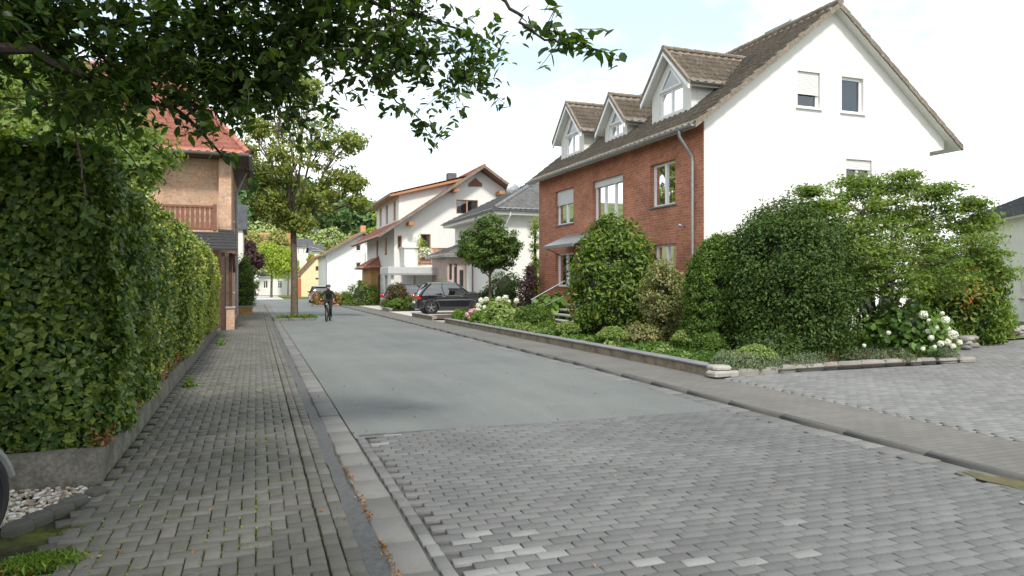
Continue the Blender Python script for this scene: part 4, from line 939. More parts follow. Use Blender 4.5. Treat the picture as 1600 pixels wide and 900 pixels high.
# grey hipped house
e0 = onY(773, 327, 36.0); gx = e0.x; ge = e0.z; Yg0, Yg1 = 36.0, 47.3; gh = thing('grey_roof_house', (gx, Yg0, gz(36)), 'white house with hipped grey tile roof between the red brick house and balcony house', 'house')
Fq = Fac(gx+.7, Yg0+.6, 1, 0); q0 = ww(824, 838, 346, 370, Yg0+.6, gx+.7); q1 = ww(822, 840, 416, 436, Yg0+.6, gx+.7)
facade('front_wall', Fq, [(0, -.5), (0, ge+.05), (11, ge+.05), (11, -.5)], [q0, q1], m['plaster'], gh, .2)
window(Fq, *q0, gh, 1, .1, shutter=1, sill=None); window(Fq, *q1, gh, 1, .1, fm='brownwood', sill=None)
Fq2 = Fac(gx+.7, Yg0+.6, 0, 1).flip(); facade('street_wall', Fq2, [(.2, -.5), (.2, ge), (10, ge), (10, -.5)], [[2, 3.2, 3.2, 4.5], [6, 7.2, 3.2, 4.5]], m['plaster'], gh, .2)
for h in ([2, 3.2, 3.2, 4.5], [6, 7.2, 3.2, 4.5]): window(Fq2, *h, gh, 2, .1)
hf = (Yg1-Yg0)/2; ri = 3.0; l2 = math.hypot(hf, ri); Wg = 12.6
tile_obj('roof', [tiles((gx, Yg0, ge+.05), (1, 0, 0), (0, hf, ri), Wg, l2, sub=4, lo=lambda v: v/l2*hf, hi=lambda v: Wg-v/l2*hf), tiles((gx, Yg0, ge+.05), (0, 1, 0), (hf, 0, ri), 2*hf, l2, sub=4, lo=lambda v: v/l2*hf, hi=lambda v: 2*hf-v/l2*hf),
                  tiles((gx, Yg1, ge+.05), (1, 0, 0), (0, -hf, ri), Wg, l2, sub=4, lo=lambda v: v/l2*hf, hi=lambda v: Wg-v/l2*hf)], m['greytile'], gh)
ridge_caps((gx, Yg0, ge+.1), (gx+hf, Yg0+hf, ge+ri+.1), m['greytile'], gh, .12, .33, name='hip_tiles')
b = MB(); b.box(gx+.03, Yg0+.03, ge-.25, gx+Wg-.03, Yg1-.03, ge+.0); b.build('soffit', m['plaster'], gh)
gutter((gx, Yg0-.06, ge), (gx+Wg, Yg0-.06, ge), m['greymetal'], gh, .08); gutter((gx-.06, Yg0, ge), (gx-.06, Yg1, ge), m['greymetal'], gh, .08)
b = MB(); b.tube([(gx+.9, Yg0-.02, ge-.05), (gx+.9, Yg0+.0, ge-.3), (gx+.82, Yg0+.52, ge-.8), (gx+.82, Yg0+.52, .1)], .05, 8); b.build('downpipe', m['plaster'], gh, smooth=True)
dsh = onY(803, 297, 41); b = MB(); b.lathe([(.02, 0), (.3, .03), (.45, .12)], dsh, 16, 'Y'); b.tube([dsh, dsh+Vector((.1, 0, -1))], .025, 6); b.build('satellite_dish', m['metal'], gh)
# mauve porch building
Ym = 42.5; m0, m1 = onY(699, 400, Ym), onY(766, 400, Ym); zt_ = m0.z
mh = thing('mauve_garage', (m0.x, Ym, gz(Ym)), 'low mauve rendered garage with narrow dark slit windows behind the black car', 'garage')
Fm = Fac(m0.x, Ym, 1, 0); hs_ = [ww(702, 706, 412, 437, Ym, m0.x), ww(709.5, 714, 412, 445, Ym, m0.x), ww(718, 724, 422, 448, Ym, m0.x)]
facade('wall', Fm, [(0, -.5), (0, zt_), (m1.x-m0.x, zt_), (m1.x-m0.x, -.5)], hs_, m['mauve'], mh, .15)
for h in hs_: window(Fm, *h, mh, 1, .06, fm='dark', sill=None, fw=.03, curtain=None)
b = MB(); b.box(m0.x, Ym+.2, -.5, m0.x+.2, Ym+4, zt_-.01); b.build('street_wall', m['mauve'], mh)
b = MB(); b.box(m1.x-1.6, Ym-.25, -.4, m1.x-1.3, Ym-.005, zt_-.5); b.build('pillar', m['plaster'], mh)
V1 = (0, 2.6, 1.1); l3 = math.hypot(2.6, 1.1)
tile_obj('roof', [tiles((m0.x-.4, Ym-.45, zt_+.06), (1, 0, 0), V1, m1.x-m0.x+1, l3, sub=4, lo=lambda v: v/l3*2.6), tiles((m0.x-.4, Ym-.45, zt_+.06), (0, 1, 0), (2.6, 0, 1.1), 5.2, l3, sub=4, lo=lambda v: v/l3*2.6, hi=lambda v: 5.2-v/l3*2.6)], m['greytile'], mh)
b = MB(); b.box(m0.x-.4, Ym-.44, zt_-.08, m1.x+.5, Ym+4.5, zt_+.04); b.build('fascia', m['greymetal'], mh)
# far gabled white house with orange verge and balcony recess
Yh = 84.0; p0 = onY(511, 397, Yh); pa = onY(567, 361, Yh); p1 = onY(604, 388, Yh)
xs0 = p0.x
fh = gable_house('white_gabled_house', xs0, p1.x-.6, Yh, Yh+12, 3, pa.z-.3, 'plaster', 'orangetile', 'white gabled house with orange roof edge, two small square windows and loggia', oh=.7, og=.9, soff='brownwood', wf='white',
    wins=[ww(556, 564, 382, 392, Yh, xs0)+[1], ww(556, 564, 410, 420, Yh, xs0)+[1], ww(573, 582, 383, 393, Yh, xs0)+[1], ww(584, 592, 385, 394, Yh, xs0)+[2], ww(574, 590, 409, 416, Yh, xs0)+[2, .5]], xr=pa.x, eL=p0.z+.1, eR=p1.z+.1, z0=-1.2, thick=.1)
b = MB(); q = onY(572, 397, Yh-1.1); b.box(q.x, Yh-1.1, q.z-.9, p1.x-.5, Yh-.01, q.z+.15); b.build('balcony', m['plaster'], fh)
q = onY(600, 390, Yh); cq = onY(568, 356, Yh+3); b = MB(); b.box(cq.x-.35, Yh+2.6, pa.z-.6, cq.x+.2, Yh+3.6, cq.z+.25); b.build('chimney', m['orangetile'], fh)
q = onY(529, 370, Yh+9)
# cream house with steep orange roof (gable towards the camera, roof falls to the left)
Yk = 104.0; k0 = onY(470, 446, Yk); ka = onY(492, 404, Yk); k1 = onY(513, 428, Yk)
ch_ = gable_house('cream_house', k0.x, k1.x, Yk, Yk+11, 3, ka.z+.2, 'cream', 'orangetile', 'small cream house with steep orange roof and brown window beyond the cyclist', oh=.3, og=.2, wins=[ww(493, 498, 416, 423, Yk, k0.x)+[1], ww(493, 498, 434, 437, Yk, k0.x)+[1]], xr=ka.x+.3, eL=k0.z+1.6, eR=k1.z, z0=-1.4, wf='orangeboard', verge='browntile', soff='brownwood')
b = MB(); q = onY(468, 440, Yk-2); b.box(q.x-.3, Yk-2.4, -1.4, q.x+.2, Yk-2, 1.9); tag(b.build('orange_fence_panel', m['orangeboard'], loc=(q.x, Yk-2, -.7)), 'tall orange board panel standing just right of the street tree trunk', 'fence panel')
# orange roofed house with solar panels, far left
def simple_house(name, u0, u1, ve, vr, Y, mw, mr, label, z0=None, dep=10, hip=False, apx=None, oh=.5):
    a, c = onY(u0, ve, Y), onY(u1, ve, Y); r = onY((u0+u1)/2, vr, Y+dep/2); zb = terrain(a.x, Y)-3
    t = thing(name, (a.x, Y, zb+3), label, 'house'); W = c.x-a.x
    n = 3; hs = [[W*(i+.35)/n, W*(i+.65)/n, a.z-1.9, a.z-.7] for i in range(n)]
    F_ = Fac(a.x, Y, 1, 0); facade('wall', F_, [(0, zb), (0, a.z), (W, a.z), (W, zb)], hs, m[mw], t, .2)
    for h in hs: window(F_, *h, t, 2, .1, sill=None, curtain=None)
    b = MB(); b.box(a.x, Y+.2, zb, a.x+.2, Y+dep, a.z-.01); b.box(c.x-.2, Y+.2, zb, c.x, Y+dep, a.z-.01)
    for x in (a.x, c.x-.2): b.extr([(x, Y+.2, a.z), (x, Y+dep/2, r.z-.3), (x, Y+dep, a.z)], (.2, 0, 0))
    b.build('side_wall', m[mw], t); v = (0, dep/2+oh, r.z-a.z+.2); l_ = math.hypot(v[1], v[2])
    tile_obj('roof', [tiles((a.x-oh, Y-oh, a.z-.2), (1, 0, 0), v, W+2*oh, l_, sub=2), tiles((a.x-oh, Y+dep+oh, a.z-.2), (1, 0, 0), (0, -v[1], v[2]), W+2*oh, l_, sub=2)], m[mr], t)
    return t, a, c, r
t, a, c, r = simple_house('orange_roof_house', 396, 455, 392, 364, 150, 'plaster', 'orangetile', 'distant house with bright orange roof carrying blue solar panels')
b = MB()
for i in range(2):
    for j in range(2): 
        y_ = 150+1.2+j*1.9; z_ = a.z+(r.z-a.z)*((y_-150)/5.0)+.25; b.obox((a.x+3.2+i*1.7, y_, z_), (1.5, 1.75, .06), 0, math.atan2(r.z-a.z, 5.0))
b.build('solar_panel', m['solar'], t)
for i, (uu0, uu1, v0, v1) in enumerate(((412, 420, 372, 364),)):
    q = onY(421, 366, 154); b = MB(); b.extr([(q.x-.2, 152, r.z-1.2), (q.x+.9, 152, r.z+.3), (q.x+2, 152, r.z-1.2)], (0, 4, 0)); b.build('dormer', m['plaster'], t)
# slate roofed house on the hill, gable to camera
Yq = 205; q0 = onY(462, 371, Yq); qa = onY(478, 354, Yq); q1 = onY(505, 368, Yq); zb = terrain(q0.x, Yq)-4
hh = thing('hillside_house', (q0.x, Yq, zb+4), 'dark slate roofed house with brick balcony level high on the wooded hillside', 'house')
Fh = Fac(q0.x, Yq, 1, 0); W = q1.x-q0.x; hz_ = [[W*.25, W*.45, qa.z-4.6, qa.z-2.7], [W*.5, W*.68, qa.z-4.6, qa.z-2.7]]
hb = [[W*.12, W*.4, qa.z-8.2, qa.z-6.1], [W*.48, W*.62, qa.z-8.2, qa.z-6.1]]
facade('upper_wall', Fh, [(0, q0.z-2.6), (0, q0.z), (W*.42, qa.z), (W, q1.z-1.2), (W, q0.z-2.6)], hz_, m['plaster2'], hh, .3)
for h in hz_: window(Fh, *h, hh, 1, .1, fm='dark', sill=None, curtain=None)
facade('lower_wall', Fh, [(0, zb), (0, q0.z-2.6), (W, q0.z-2.6), (W, zb)], hb, m['redbrick'], hh, .3)
for h in hb: window(Fh, *h, hh, 2, .1, fm='dark', sill=None, curtain=None)
b = MB(); b.box(q0.x-1, Yq-2, q0.z-3.0, q1.x+1, Yq-.02, q0.z-2.7); b.build('balcony', m['plaster2'], hh)
rr1 = onY(519, 359, Yq+12)
b = MB(); b.hexa([(q0.x+W*.42, Yq-1, qa.z+.2), (q1.x+1.5, Yq-1, q1.z-1.6), (q0.x+W*.42+6, Yq+22, qa.z+.2), (q1.x+9, Yq+22, q1.z-1.6), (q0.x+W*.42, Yq-1, qa.z+.6), (q1.x+1.5, Yq-1, q1.z-1.2), (q0.x+W*.42+6, Yq+22, qa.z+.6), (q1.x+9, Yq+22, q1.z-1.2)])
b.hexa([(q0.x-1.5, Yq-1, q0.z-.6), (q0.x+W*.42, Yq-1, qa.z+.2), (q0.x+4.5, Yq+22, q0.z-.6), (q0.x+W*.42+6, Yq+22, qa.z+.2), (q0.x-1.5, Yq-1, q0.z-.2), (q0.x+W*.42, Yq-1, qa.z+.6), (q0.x+4.5, Yq+22, q0.z-.2), (q0.x+W*.42+6, Yq+22, qa.z+.6)])
b.build('roof', m['slate'], hh)
b = MB(); b.extr([(q1.x+.0, Yq+.3, q1.z-1.4), (q1.x+.0, Yq+20, q1.z-1.4), (q1.x+0, Yq+20, zb), (q1.x+0, Yq+.3, zb)], (.3, 0, 0)); b.build('side_wall', m['redbrick'], hh)
# white house below it
t, a, c, r = simple_house('white_slope_house', 462, 487, 383, 373, 160, 'plaster', 'slate', 'white house with dark roof below the hillside house')
t, a, c, r = simple_house('pale_blue_house', 487, 506, 391, 382, 146, 'plaster2', 'slate', 'small pale house half hidden between poplar and white slope house')
t, a, c, r = simple_house('long_white_building', 404, 470, 432, 424, 121, 'plaster', 'slate', 'low white building with railings behind the bright green street tree', oh=.2)
# right outbuilding with slates
pA, pB = Vector((31.9, 24.5, 0)), Vector((25.2, 15.2, 0)); dAB = (pB-pA).normalized(); nAB = Vector((-dAB.y, dAB.x, 0))
if nAB.x < 0: nAB = -nAB
ob = thing('slate_roof_outbuilding', (27, 18, 0), 'cream outbuilding with dark slate roof at the right edge of the photo', 'building')
Ln = (pB-pA).length; Fo = Fac(pA.x, pA.y, dAB.x, dAB.y); Fo.n = nAB
facade('wall', Fo, [(0, -.1), (0, 4.45), (Ln, 4.45), (Ln, -.1)], [[Ln*.6, Ln*.6+1.2, 1.0, 2.2]], m['plaster2'], ob, .2); window(Fo, Ln*.6, Ln*.6+1.2, 1.0, 2.2, ob, 2, .1)
b = MB(); b.extr([pB+Vector((0, 0, 0)), pB+Vector((0, 0, 4.4)), pB+nAB*4+Vector((0, 0, 6)), pB+nAB*8+Vector((0, 0, 4.4)), pB+nAB*8], -dAB*.2); b.build('gable_wall', m['plaster2'], ob)
o_ = pA-dAB*.5-nAB*.35; tile_obj('roof', [tiles((o_.x, o_.y, 4.42), tuple(dAB), (nAB.x*4.3, nAB.y*4.3, 1.75), Ln+1, 4.65, amp=.004, step=.02, tw=.25, th=.25)], m['slate'], ob)
b = MB()
n = 34
for i in range(n): 
    p = o_+dAB*((Ln+1)*i/n); b.obox((p.x, p.y, 4.33), ((Ln+1)/n*.94, .03, .28), math.atan2(dAB.y, dAB.x), .1)
b.build('slate_fascia', m['slate'], ob)
b = MB(); p = pA-nAB*.3; q = pB-nAB*.3; b.extr([p+Vector((0, 0, 4.19)), q+Vector((0, 0, 4.19)), q+Vector((0, 0, 4.12))-Vector((0, 0, 0)), p+Vector((0, 0, 4.12))], nAB*.32); b.build('soffit', m['plaster'], ob)
ridge_caps(o_+nAB*4.3+Vector((0, 0, 6.22)), o_+nAB*4.3+dAB*(Ln+1)+Vector((0, 0, 6.22)), m['slate'], ob, .1)

# ------------------------------------------------------------------ low walls, edging, pebbles
W_ = thing('low_concrete_wall', (-1.25, 6.7, 0), 'low mossy concrete retaining wall running beneath the beech hedge', 'wall')
b = MB(); n = 40
for i in range(n):
    y0_, y1_ = 6.7+i*18.9/n, 6.7+(i+1)*18.9/n
    za, zc_ = [.27+gz(y)-.03*sst((y-6.7)/18)+.008*math.sin(y*3.3) for y in (y0_, y1_)]
    b.hexa([(-1.42, y0_, -.3), (-1.2, y0_, -.3), (-1.42, y1_, -.3), (-1.2, y1_, -.3), (-1.42, y0_, za), (-1.215, y0_, za), (-1.42, y1_, zc_), (-1.215, y1_, zc_)])
b.build('wall_along_path', m['concrete'], W_)
b = MB()
for i in range(12): 
    x0_, x1_ = -1.422-i*.3, -1.422-(i+1)*.3; z0_, z1_ = [.27+.012*math.sin(x*4)+.01*(abs(x)-1.4) for x in (x0_, x1_)]
    b.hexa([(x1_, 6.7, -.2), (x0_, 6.7, -.2), (x1_, 6.9, -.2), (x0_, 6.9, -.2), (x1_, 6.71, z1_), (x0_, 6.71, z0_), (x1_, 6.89, z1_), (x0_, 6.89, z0_)])
b.build('wall_return', m['concrete'], W_)
b = MB(); b.box(-4.5, 6.89, .0, -1.43, 25.6, .2); S(b.build('hedge_soil', m['soil']))
def rough_block(name, c, size, rz, mt, label, group, cat='stone'):
    b = MB(); nx = 5
    r = random.Random(int(c[0]*1000)); V = []
    for iz, z in enumerate((-.5, .1, .5)):
        for k in range(8):
            a = 2*PI*k/8+.39; x, y = math.copysign(abs(math.cos(a))**.45, math.cos(a))*.5, math.copysign(abs(math.sin(a))**.45, math.sin(a))*.5; f = (1, 1.03, .9)[iz]*(1+r.uniform(-.05, .05))
            V.append(((x*f)*size[0], (y*f)*size[1], (z+r.uniform(-.07, .07))*size[2]))
    M_ = Matrix.Rotation(rz, 4, 'Z'); V = [M_ @ Vector(v)+Vector(c) for v in V]
    b.add(V, [(i*8+j, i*8+(j+1) % 8, (i+1)*8+(j+1) % 8, (i+1)*8+j) for i in range(2) for j in range(8)]+[tuple(16+j for j in range(8)), tuple(range(7, -1, -1))])
    return tag(b.build(name, m[mt], loc=c, bevel=.008), label, cat, group)
# pebble bed: individually shaped stones as one uncountable mass
bm_v, bm_f = [], []
def pebble_parts(cs, rs, flat=.6):
    n = len(cs); th = [0, .9, 1.57, 2.25, PI]; nn = 6; V = []
    base_dirs = []
    for a in th[1:-1]:
        for j in range(nn): b_ = 2*PI*j/nn+a; base_dirs.append((math.sin(a)*math.cos(b_), math.sin(a)*math.sin(b_), math.cos(a)))
    D = np.array([(0, 0, 1)]+base_dirs+[(0, 0, -1)]); m_ = len(D)
    scl = rng.uniform(.7, 1.3, (n, 3))*np.array([1.15, .9, flat]); an = rng.uniform(0, PI, n)
    P = D[None]*scl[:, None]*rs[:, None, None]*rng.uniform(.9, 1.1, (n, m_, 1)); x = P[..., 0]*np.cos(an)[:, None]-P[..., 1]*np.sin(an)[:, None]; y = P[..., 0]*np.sin(an)[:, None]+P[..., 1]*np.cos(an)[:, None]
    P = np.stack([x, y, P[..., 2]], -1)+cs[:, None]; b_ = np.arange(n)[:, None]*m_; T = []; Q = []
    for j in range(nn):
        k = (j+1) % nn; T += [b_+np.array((0, 1+j, 1+k)), b_+np.array((m_-1, 1+2*nn+k, 1+2*nn+j))]
        for r_ in range(2): Q.append(b_+np.array((1+r_*nn+j, 1+(r_+1)*nn+j, 1+(r_+1)*nn+k, 1+r_*nn+k)))
    return P.reshape(-1, 3), [np.concatenate(T), np.concatenate(Q)]
A0, A1, A2, A3 = G(25, 795), G(150, 772), G(115, 795), G(25, 825)
n = 1100; u_ = rng.uniform(-10, 158, n); vv_ = rng.uniform(764, 830, n)
cs = [];
for uu, v2 in zip(u_, vv_):
    if v2 > 828-(uu/158)*52 or v2 < 772-(uu)*.06: continue
    p = G(uu, v2); cs.append((p.x, p.y, rng.uniform(.005, .03)))
cs = np.array(cs); V, F = pebble_parts(cs, rng.uniform(.012, .026, len(cs))); me = np_mesh('pebbles', V, F, True); tag(link('pebbles', me, m['pebble']), 'bed of mixed white and tan pebbles below the low concrete wall', 'pebbles', kind='stuff')
for i, (u, v, s_) in enumerate(((115, 790, 1), (92, 803, 1), (58, 817, .95), (28, 830, .9), (150, 776, .9))):
    p = G(u, v); rough_block('edging_stone', (p.x, p.y, .02), (.2*s_, .13, .09), .75+.1*i, 'cobble', ['dark rough edging stone right of centre along the pebble bed', 'dark rough edging stone in the middle of the pebble bed edge', 'dark rough edging stone left of centre below the pebbles', 'dark rough edging stone nearest the bicycle wheel', 'dark rough edging stone furthest from the bicycle, touching the footpath'][i], 'stone', 'edging stones of the pebble bed')
# old cobbles between the bed and footpath
P = []
for i, (u, v) in enumerate(((112, 815), (125, 830), (104, 840), (88, 855), (135, 803), (95, 868), (150, 790), (162, 780))):
    p = G(u, v); P.append((p.x-.02, p.y, .085, .07))
A = np.array(P); S(stones('cobble_border', m['cobble'], A[:, 0], A[:, 1], A[:, 2], A[:, 3], ang=.3, top=.012, jit=.005, tilt=.03))
# garden retaining walls with slate cap
def ret_wall(x, ya, yb, label):
    t = thing('garden_wall', (x, ya, gz(ya)+.08), label, 'wall')
    for nm, a0, a1, z0, z1, mt in (('wall_face', x, x+.2, -.05, .21, 'wallrender'), ('slate_cap', x-.04, x+.24, .21, .245, 'cap')):
        b = MB(); k = max(2, int((yb-ya)/1.5))
        for i in range(k):
            y0_, y1_ = ya+(yb-ya)*i/k, ya+(yb-ya)*(i+1)/k-(.004 if nm == 'slate_cap' else 0); g0, g1 = gz(y0_)+.0, gz(y1_)+.0
            b.hexa([(a0, y0_, z0+g0), (a1, y0_, z0+g0), (a0, y1_, z0+g1), (a1, y1_, z0+g1), (a0, y0_, z1+g0), (a1, y0_, z1+g0), (a0, y1_, z1+g1), (a1, y1_, z1+g1)])
        b.build(nm, m[mt], t, bevel=.006)
    return t
ret_wall(7.3, 10.15, 28.2, 'long low garden wall with slate cap along the footpath before the brick house')
ret_wall(7.3, 30.3, 34.6, 'short low garden wall with slate cap near the black car')
ret_wall(7.35, 41.3, 43.6, 'short low pale wall edging the far bed by the silver car')
# rough stone edging along +X
xx = 7.42; i = 0
desc = ['palest', 'long', 'short', 'chipped', 'flat', 'tall', 'rounded', 'brownish', 'broken']
while xx < 13.2:
    ln = random.uniform(.32, .68); y = 10.0+.28*math.sin((xx-7.4)*.45)+.04*random.uniform(-1, 1)
    frac = (xx-7.4)/5.8
    where = f'{["first","second","third","fourth","fifth","sixth","seventh","eighth","ninth","tenth","eleventh","twelfth","thirteenth","fourteenth","fifteenth","sixteenth"][i]} from the slate capped wall'
    rough_block('edging_block', (xx+ln/2, y, .115), (ln-.02, .2, random.uniform(.1, .14)), random.uniform(-.06, .06), 'fieldstone', f'rough pale stone edging the front garden, {where}', 'rough stones edging the front garden'); xx += ln; i += 1
rough_block('corner_stone', (7.36, 9.98, .13), (.42, .3, .1), .2, 'fieldstone', 'white weathered lower corner stone at the end of the slate capped wall', None)
rough_block('corner_stone', (7.38, 10.02, .225), (.36, .3, .07), -.1, 'fieldstone', 'white weathered slab topping the corner stone of the garden wall', None)
# dry stone wall right
dw = thing('dry_stone_wall', (15, 12, .1), 'low dry stone wall of tan rubble curving at the right edge', 'wall'); parts = []
pth = [onY(1486, 545, 13), G(1500, 540, .08), G(1540, 532, .08), G(1600, 520, .08), G(1680, 512, .08)]
pth = [Vector((14.9, 12.4, 0)), G(1505, 545, .08), G(1550, 532, .08), G(1600, 526, .08), G(1700, 520, .08)]
cs, rs = [], []
for a, c in zip(pth[:-1], pth[1:]):
    n = int((c-a).length/.2)
    for i in range(n):
        p = a.lerp(c, i/n)
        for l_ in range(3): 
            cs.append((p.x+random.uniform(-.06, .06), p.y+random.uniform(-.04, .3), .12+l_*.085)); rs.append(random.uniform(.12, .19))
V, F = pebble_parts(np.array(cs), np.array(rs), .42); me = np_mesh('rubble', V-np.array([[15, 12, .1]]), F); o = link('rubble', me, m['fieldstone'], dw)

# ------------------------------------------------------------------ vehicles
def wheel(root, x, y, r, side, wd=.2, spokes=5, black=False):
    b = MB(); b.lathe([(r*.62, -wd/2), (r*.9, -wd/2), (r, -wd*.36), (r, wd*.36), (r*.9, wd/2), (r*.62, wd/2)], (x, y, r), 28, 'Y', closed=True); t = b.build('wheel', m['rubber'], root, smooth=True)
    b = MB(); s_ = side; yo = y+s_*wd*.42
    b.lathe([(r*.66, -.03*s_), (r*.66, .01*s_), (r*.6, .012*s_), (r*.58, -.03*s_)], (x, yo, r), 28, 'Y', closed=True)
    for k in range(spokes):
        a = 2*PI*k/spokes+.3; c, s2 = math.cos(a), math.sin(a); w_ = r*.085
        b.hexa([(x+c*r*.12-s2*w_, yo-.02, r+s2*r*.12+c*w_), (x+c*r*.62-s2*w_, yo-.02, r+s2*r*.62+c*w_), (x+c*r*.12-s2*w_, yo+.012*s_, r+s2*r*.12+c*w_), (x+c*r*.62-s2*w_, yo+.0*s_, r+s2*r*.62+c*w_),
                (x+c*r*.12+s2*w_, yo-.02, r+s2*r*.12-c*w_), (x+c*r*.62+s2*w_, yo-.02, r+s2*r*.62-c*w_), (x+c*r*.12+s2*w_, yo+.012*s_, r+s2*r*.12-c*w_), (x+c*r*.62+s2*w_, yo+.0*s_, r+s2*r*.62-c*w_)])
    b.lathe([(.001, .02*s_), (r*.15, .015*s_), (r*.16, -.02*s_)], (x, yo, r), 12, 'Y'); b.build('rim', m['alloy'], t, smooth=False)
    b = MB(); b.lathe([(.001, -.06*s_), (r*.6, -.06*s_)], (x, yo, r), 20, 'Y'); b.build('brake_disc', m['trim'], t)
def car(name, label, loc, rz, L=4.25, W=1.8, H=1.6, wb=2.57, r=.335, paint='blackpaint', style='suv', group=None, cladding=True):
    t = thing(name, (0, 0, 0), label, 'car', group)
    fr, rr_ = L*.5, -L*.5; xf, xr_ = wb/2+.03, -wb/2+.03; belt = H*.60; sill = .26; ar = r+.06
    def arch(xc, n=11): return [(xc+ar*math.cos(PI-PI*i/(n-1)), max(sill, r+ar*math.sin(PI*i/(n-1))*1.0)) for i in range(n)]
    hood = H*.655 if style == 'suv' else H*.6
    low = [(rr_+.06, .38)]+[(rr_+.12, sill)]+[(x, z) for x, z in arch(xr_)]+[(x, z) for x, z in arch(xf)]+[(fr-.12, sill+.0), (fr-.02, .4)]
    up = [(fr, .62), (fr-.06, hood-.12), (fr-.25, hood-.03), (fr-.65, hood+.03), (fr-1.05, hood+.07), (.2, belt+.015), (-.6, belt+.03), (rr_+.35, belt+.07), (rr_+.12, belt+.03), (rr_+.02, belt-.2), (rr_, .62)]
    prof = low+up; n = len(prof); b = MB(); st = []
    for f, ins in ((-1, .07), (-.965, .025), (-.88, 0), (-.5, -.012), (0, -.02), (.5, -.012), (.88, 0), (.965, .025), (1, .07)):
        row = []
        for x, z in prof:
            cx, cz = 0, .75; dx, dz = x-cx, z-cz
            zz = z-(ins*(1 if z > .75 else -.15)); xx_ = x-math.copysign(ins*1.3*(abs(x)/fr)**3, x)
            # tumblehome and shoulder
            yw = W/2*abs(f)*(1-.045*max(0, (z-.75)/.4)-(.05 if z < .35 else 0)); 
            tp = 1-.10*max(0, (abs(x)-fr*.62)/(fr*.38))**2
            row.append((xx_-math.copysign(.12*abs(f)**3*max(0, (abs(x)-fr*.8)/(fr*.2)), x), math.copysign(yw*tp, f), zz))
        st.append(row)
    m_ = len(st); vs = [p for row in st for p in row]; fs = [(i*n+j, i*n+(j+1) % n, (i+1)*n+(j+1) % n, (i+1)*n+j) for i in range(m_-1) for j in range(n)]
    b.add(vs, fs)
    for k_, row in ((0, st[0]), (m_-1, st[-1])):
        tr = tessellate_polygon([[Vector((p[0], p[2], 0)) for p in row]]); b.add(row, [tuple(q) for q in tr])
    body = b.build('body', m[paint], t, smooth=True)
    # greenhouse
    roof_z = H
    if style == 'suv': G0 = [(rr_+.12, belt+.02), (fr-.92, hood+.06)]; G1 = [(rr_+.72, roof_z-.06), (.28, roof_z-.05)]; mid = [(rr_+.33, (belt+roof_z)/2), (fr-1.36, (belt+roof_z)/2+.06)]
    else: G0 = [(rr_+.25, belt+.02), (fr-1.1, hood+.06)]; G1 = [(rr_+.55, roof_z-.06), (.35, roof_z-.05)]; mid = [(rr_+.32, (belt+roof_z)/2), (fr-1.45, (belt+roof_z)/2+.06)]
    def ring(xa, xb, z, hw, n_=6): 
        r_ = .12; o = []
        for (cx, cy, a0) in ((xb-r_, hw-r_, 0), (xa+r_, hw-r_, PI/2), (xa+r_, -hw+r_, PI), (xb-r_, -hw+r_, 1.5*PI)):
            for i in range(n_): a = a0+PI/2*i/(n_-1); o.append((cx+r_*math.cos(a), cy+r_*math.sin(a), z+(0.0)))
        return o
    w0, w1_ = W/2*.93, W/2*.74; rings = []
    for f in (0, .35, .7, 1):
        xa = np.interp(f, [0, .5, 1], [G0[0][0], mid[0][0], G1[0][0]]); xb = np.interp(f, [0, .5, 1], [G0[1][0], mid[1][0], G1[1][0]]); zz = belt-.03+(roof_z-.05-belt+.03)*f
        rings.append(ring(xa, xb, zz, w0+(w1_-w0)*f**1.3))
    k = len(rings[0]); b = MB(); b.add([p for r_ in rings for p in r_], [(i*k+j, i*k+(j+1) % k, (i+1)*k+(j+1) % k, (i+1)*k+j) for i in range(3) for j in range(k)]); b.build('windows', m['cglass'], t, smooth=True)
    b = MB(); r3 = rings[3]; cen = Vector((sum(p[0] for p in r3)/k, 0, roof_z)); out_ = [(p[0]*1.0+(.03 if p[0] > cen.x else -.04), p[1]*1.035, p[2]-.045) for p in r3]; in_ = [(cen.x+(p[0]-cen.x)*.9, p[1]*.9, roof_z-.012) for p in r3]; cen.z = roof_z+.045; top_ = [(cen.x+(p[0]-cen.x)*.5, p[1]*.5, roof_z+.035) for p in r3]
    b.add(out_+in_+top_+[tuple(cen)], [(j, (j+1) % k, k+(j+1) % k, k+j) for j in range(k)]+[(k+j, k+(j+1) % k, 2*k+(j+1) % k, 2*k+j) for j in range(k)]+[(2*k+j, 2*k+(j+1) % k, 3*k) for j in range(k)]); b.build('roof', m[paint], t, smooth=True)
    # pillars
    b = MB()
    def side_line(f, xfun): return None
    for s_ in (-1, 1):
        for fa, fb, wd_ in ((0, 0, .09), (1, 1, .07), (.47, .44, .05)):
            pts = []
            for f in (0, .35, .7, 1):
                xa = np.interp(f, [0, .5, 1], [G0[0][0], mid[0][0], G1[0][0]]); xb = np.interp(f, [0, .5, 1], [G0[1][0], mid[1][0], G1[1][0]]); q = fa+(fb-fa)*f
                x = xa+(xb-xa)*q+(.1 if fa == 0 else (-.1 if fa == 1 else 0)); pts.append((x, s_*(w0+(w1_-w0)*f**1.3)*(1.0 if fa not in (0, 1) else .985), belt-.03+(roof_z-.05-belt+.03)*f))
            b.tube(pts, [wd_ if fa != 0 else .11, wd_*.8, wd_*.75, wd_*.8] if fa == 0 else wd_*.6, 8)
    b.build('pillar', m[paint] if style == 'suv' else m['trim'], t, smooth=True)
    # dark trim: sills, arches, bumpers
    b = MB()
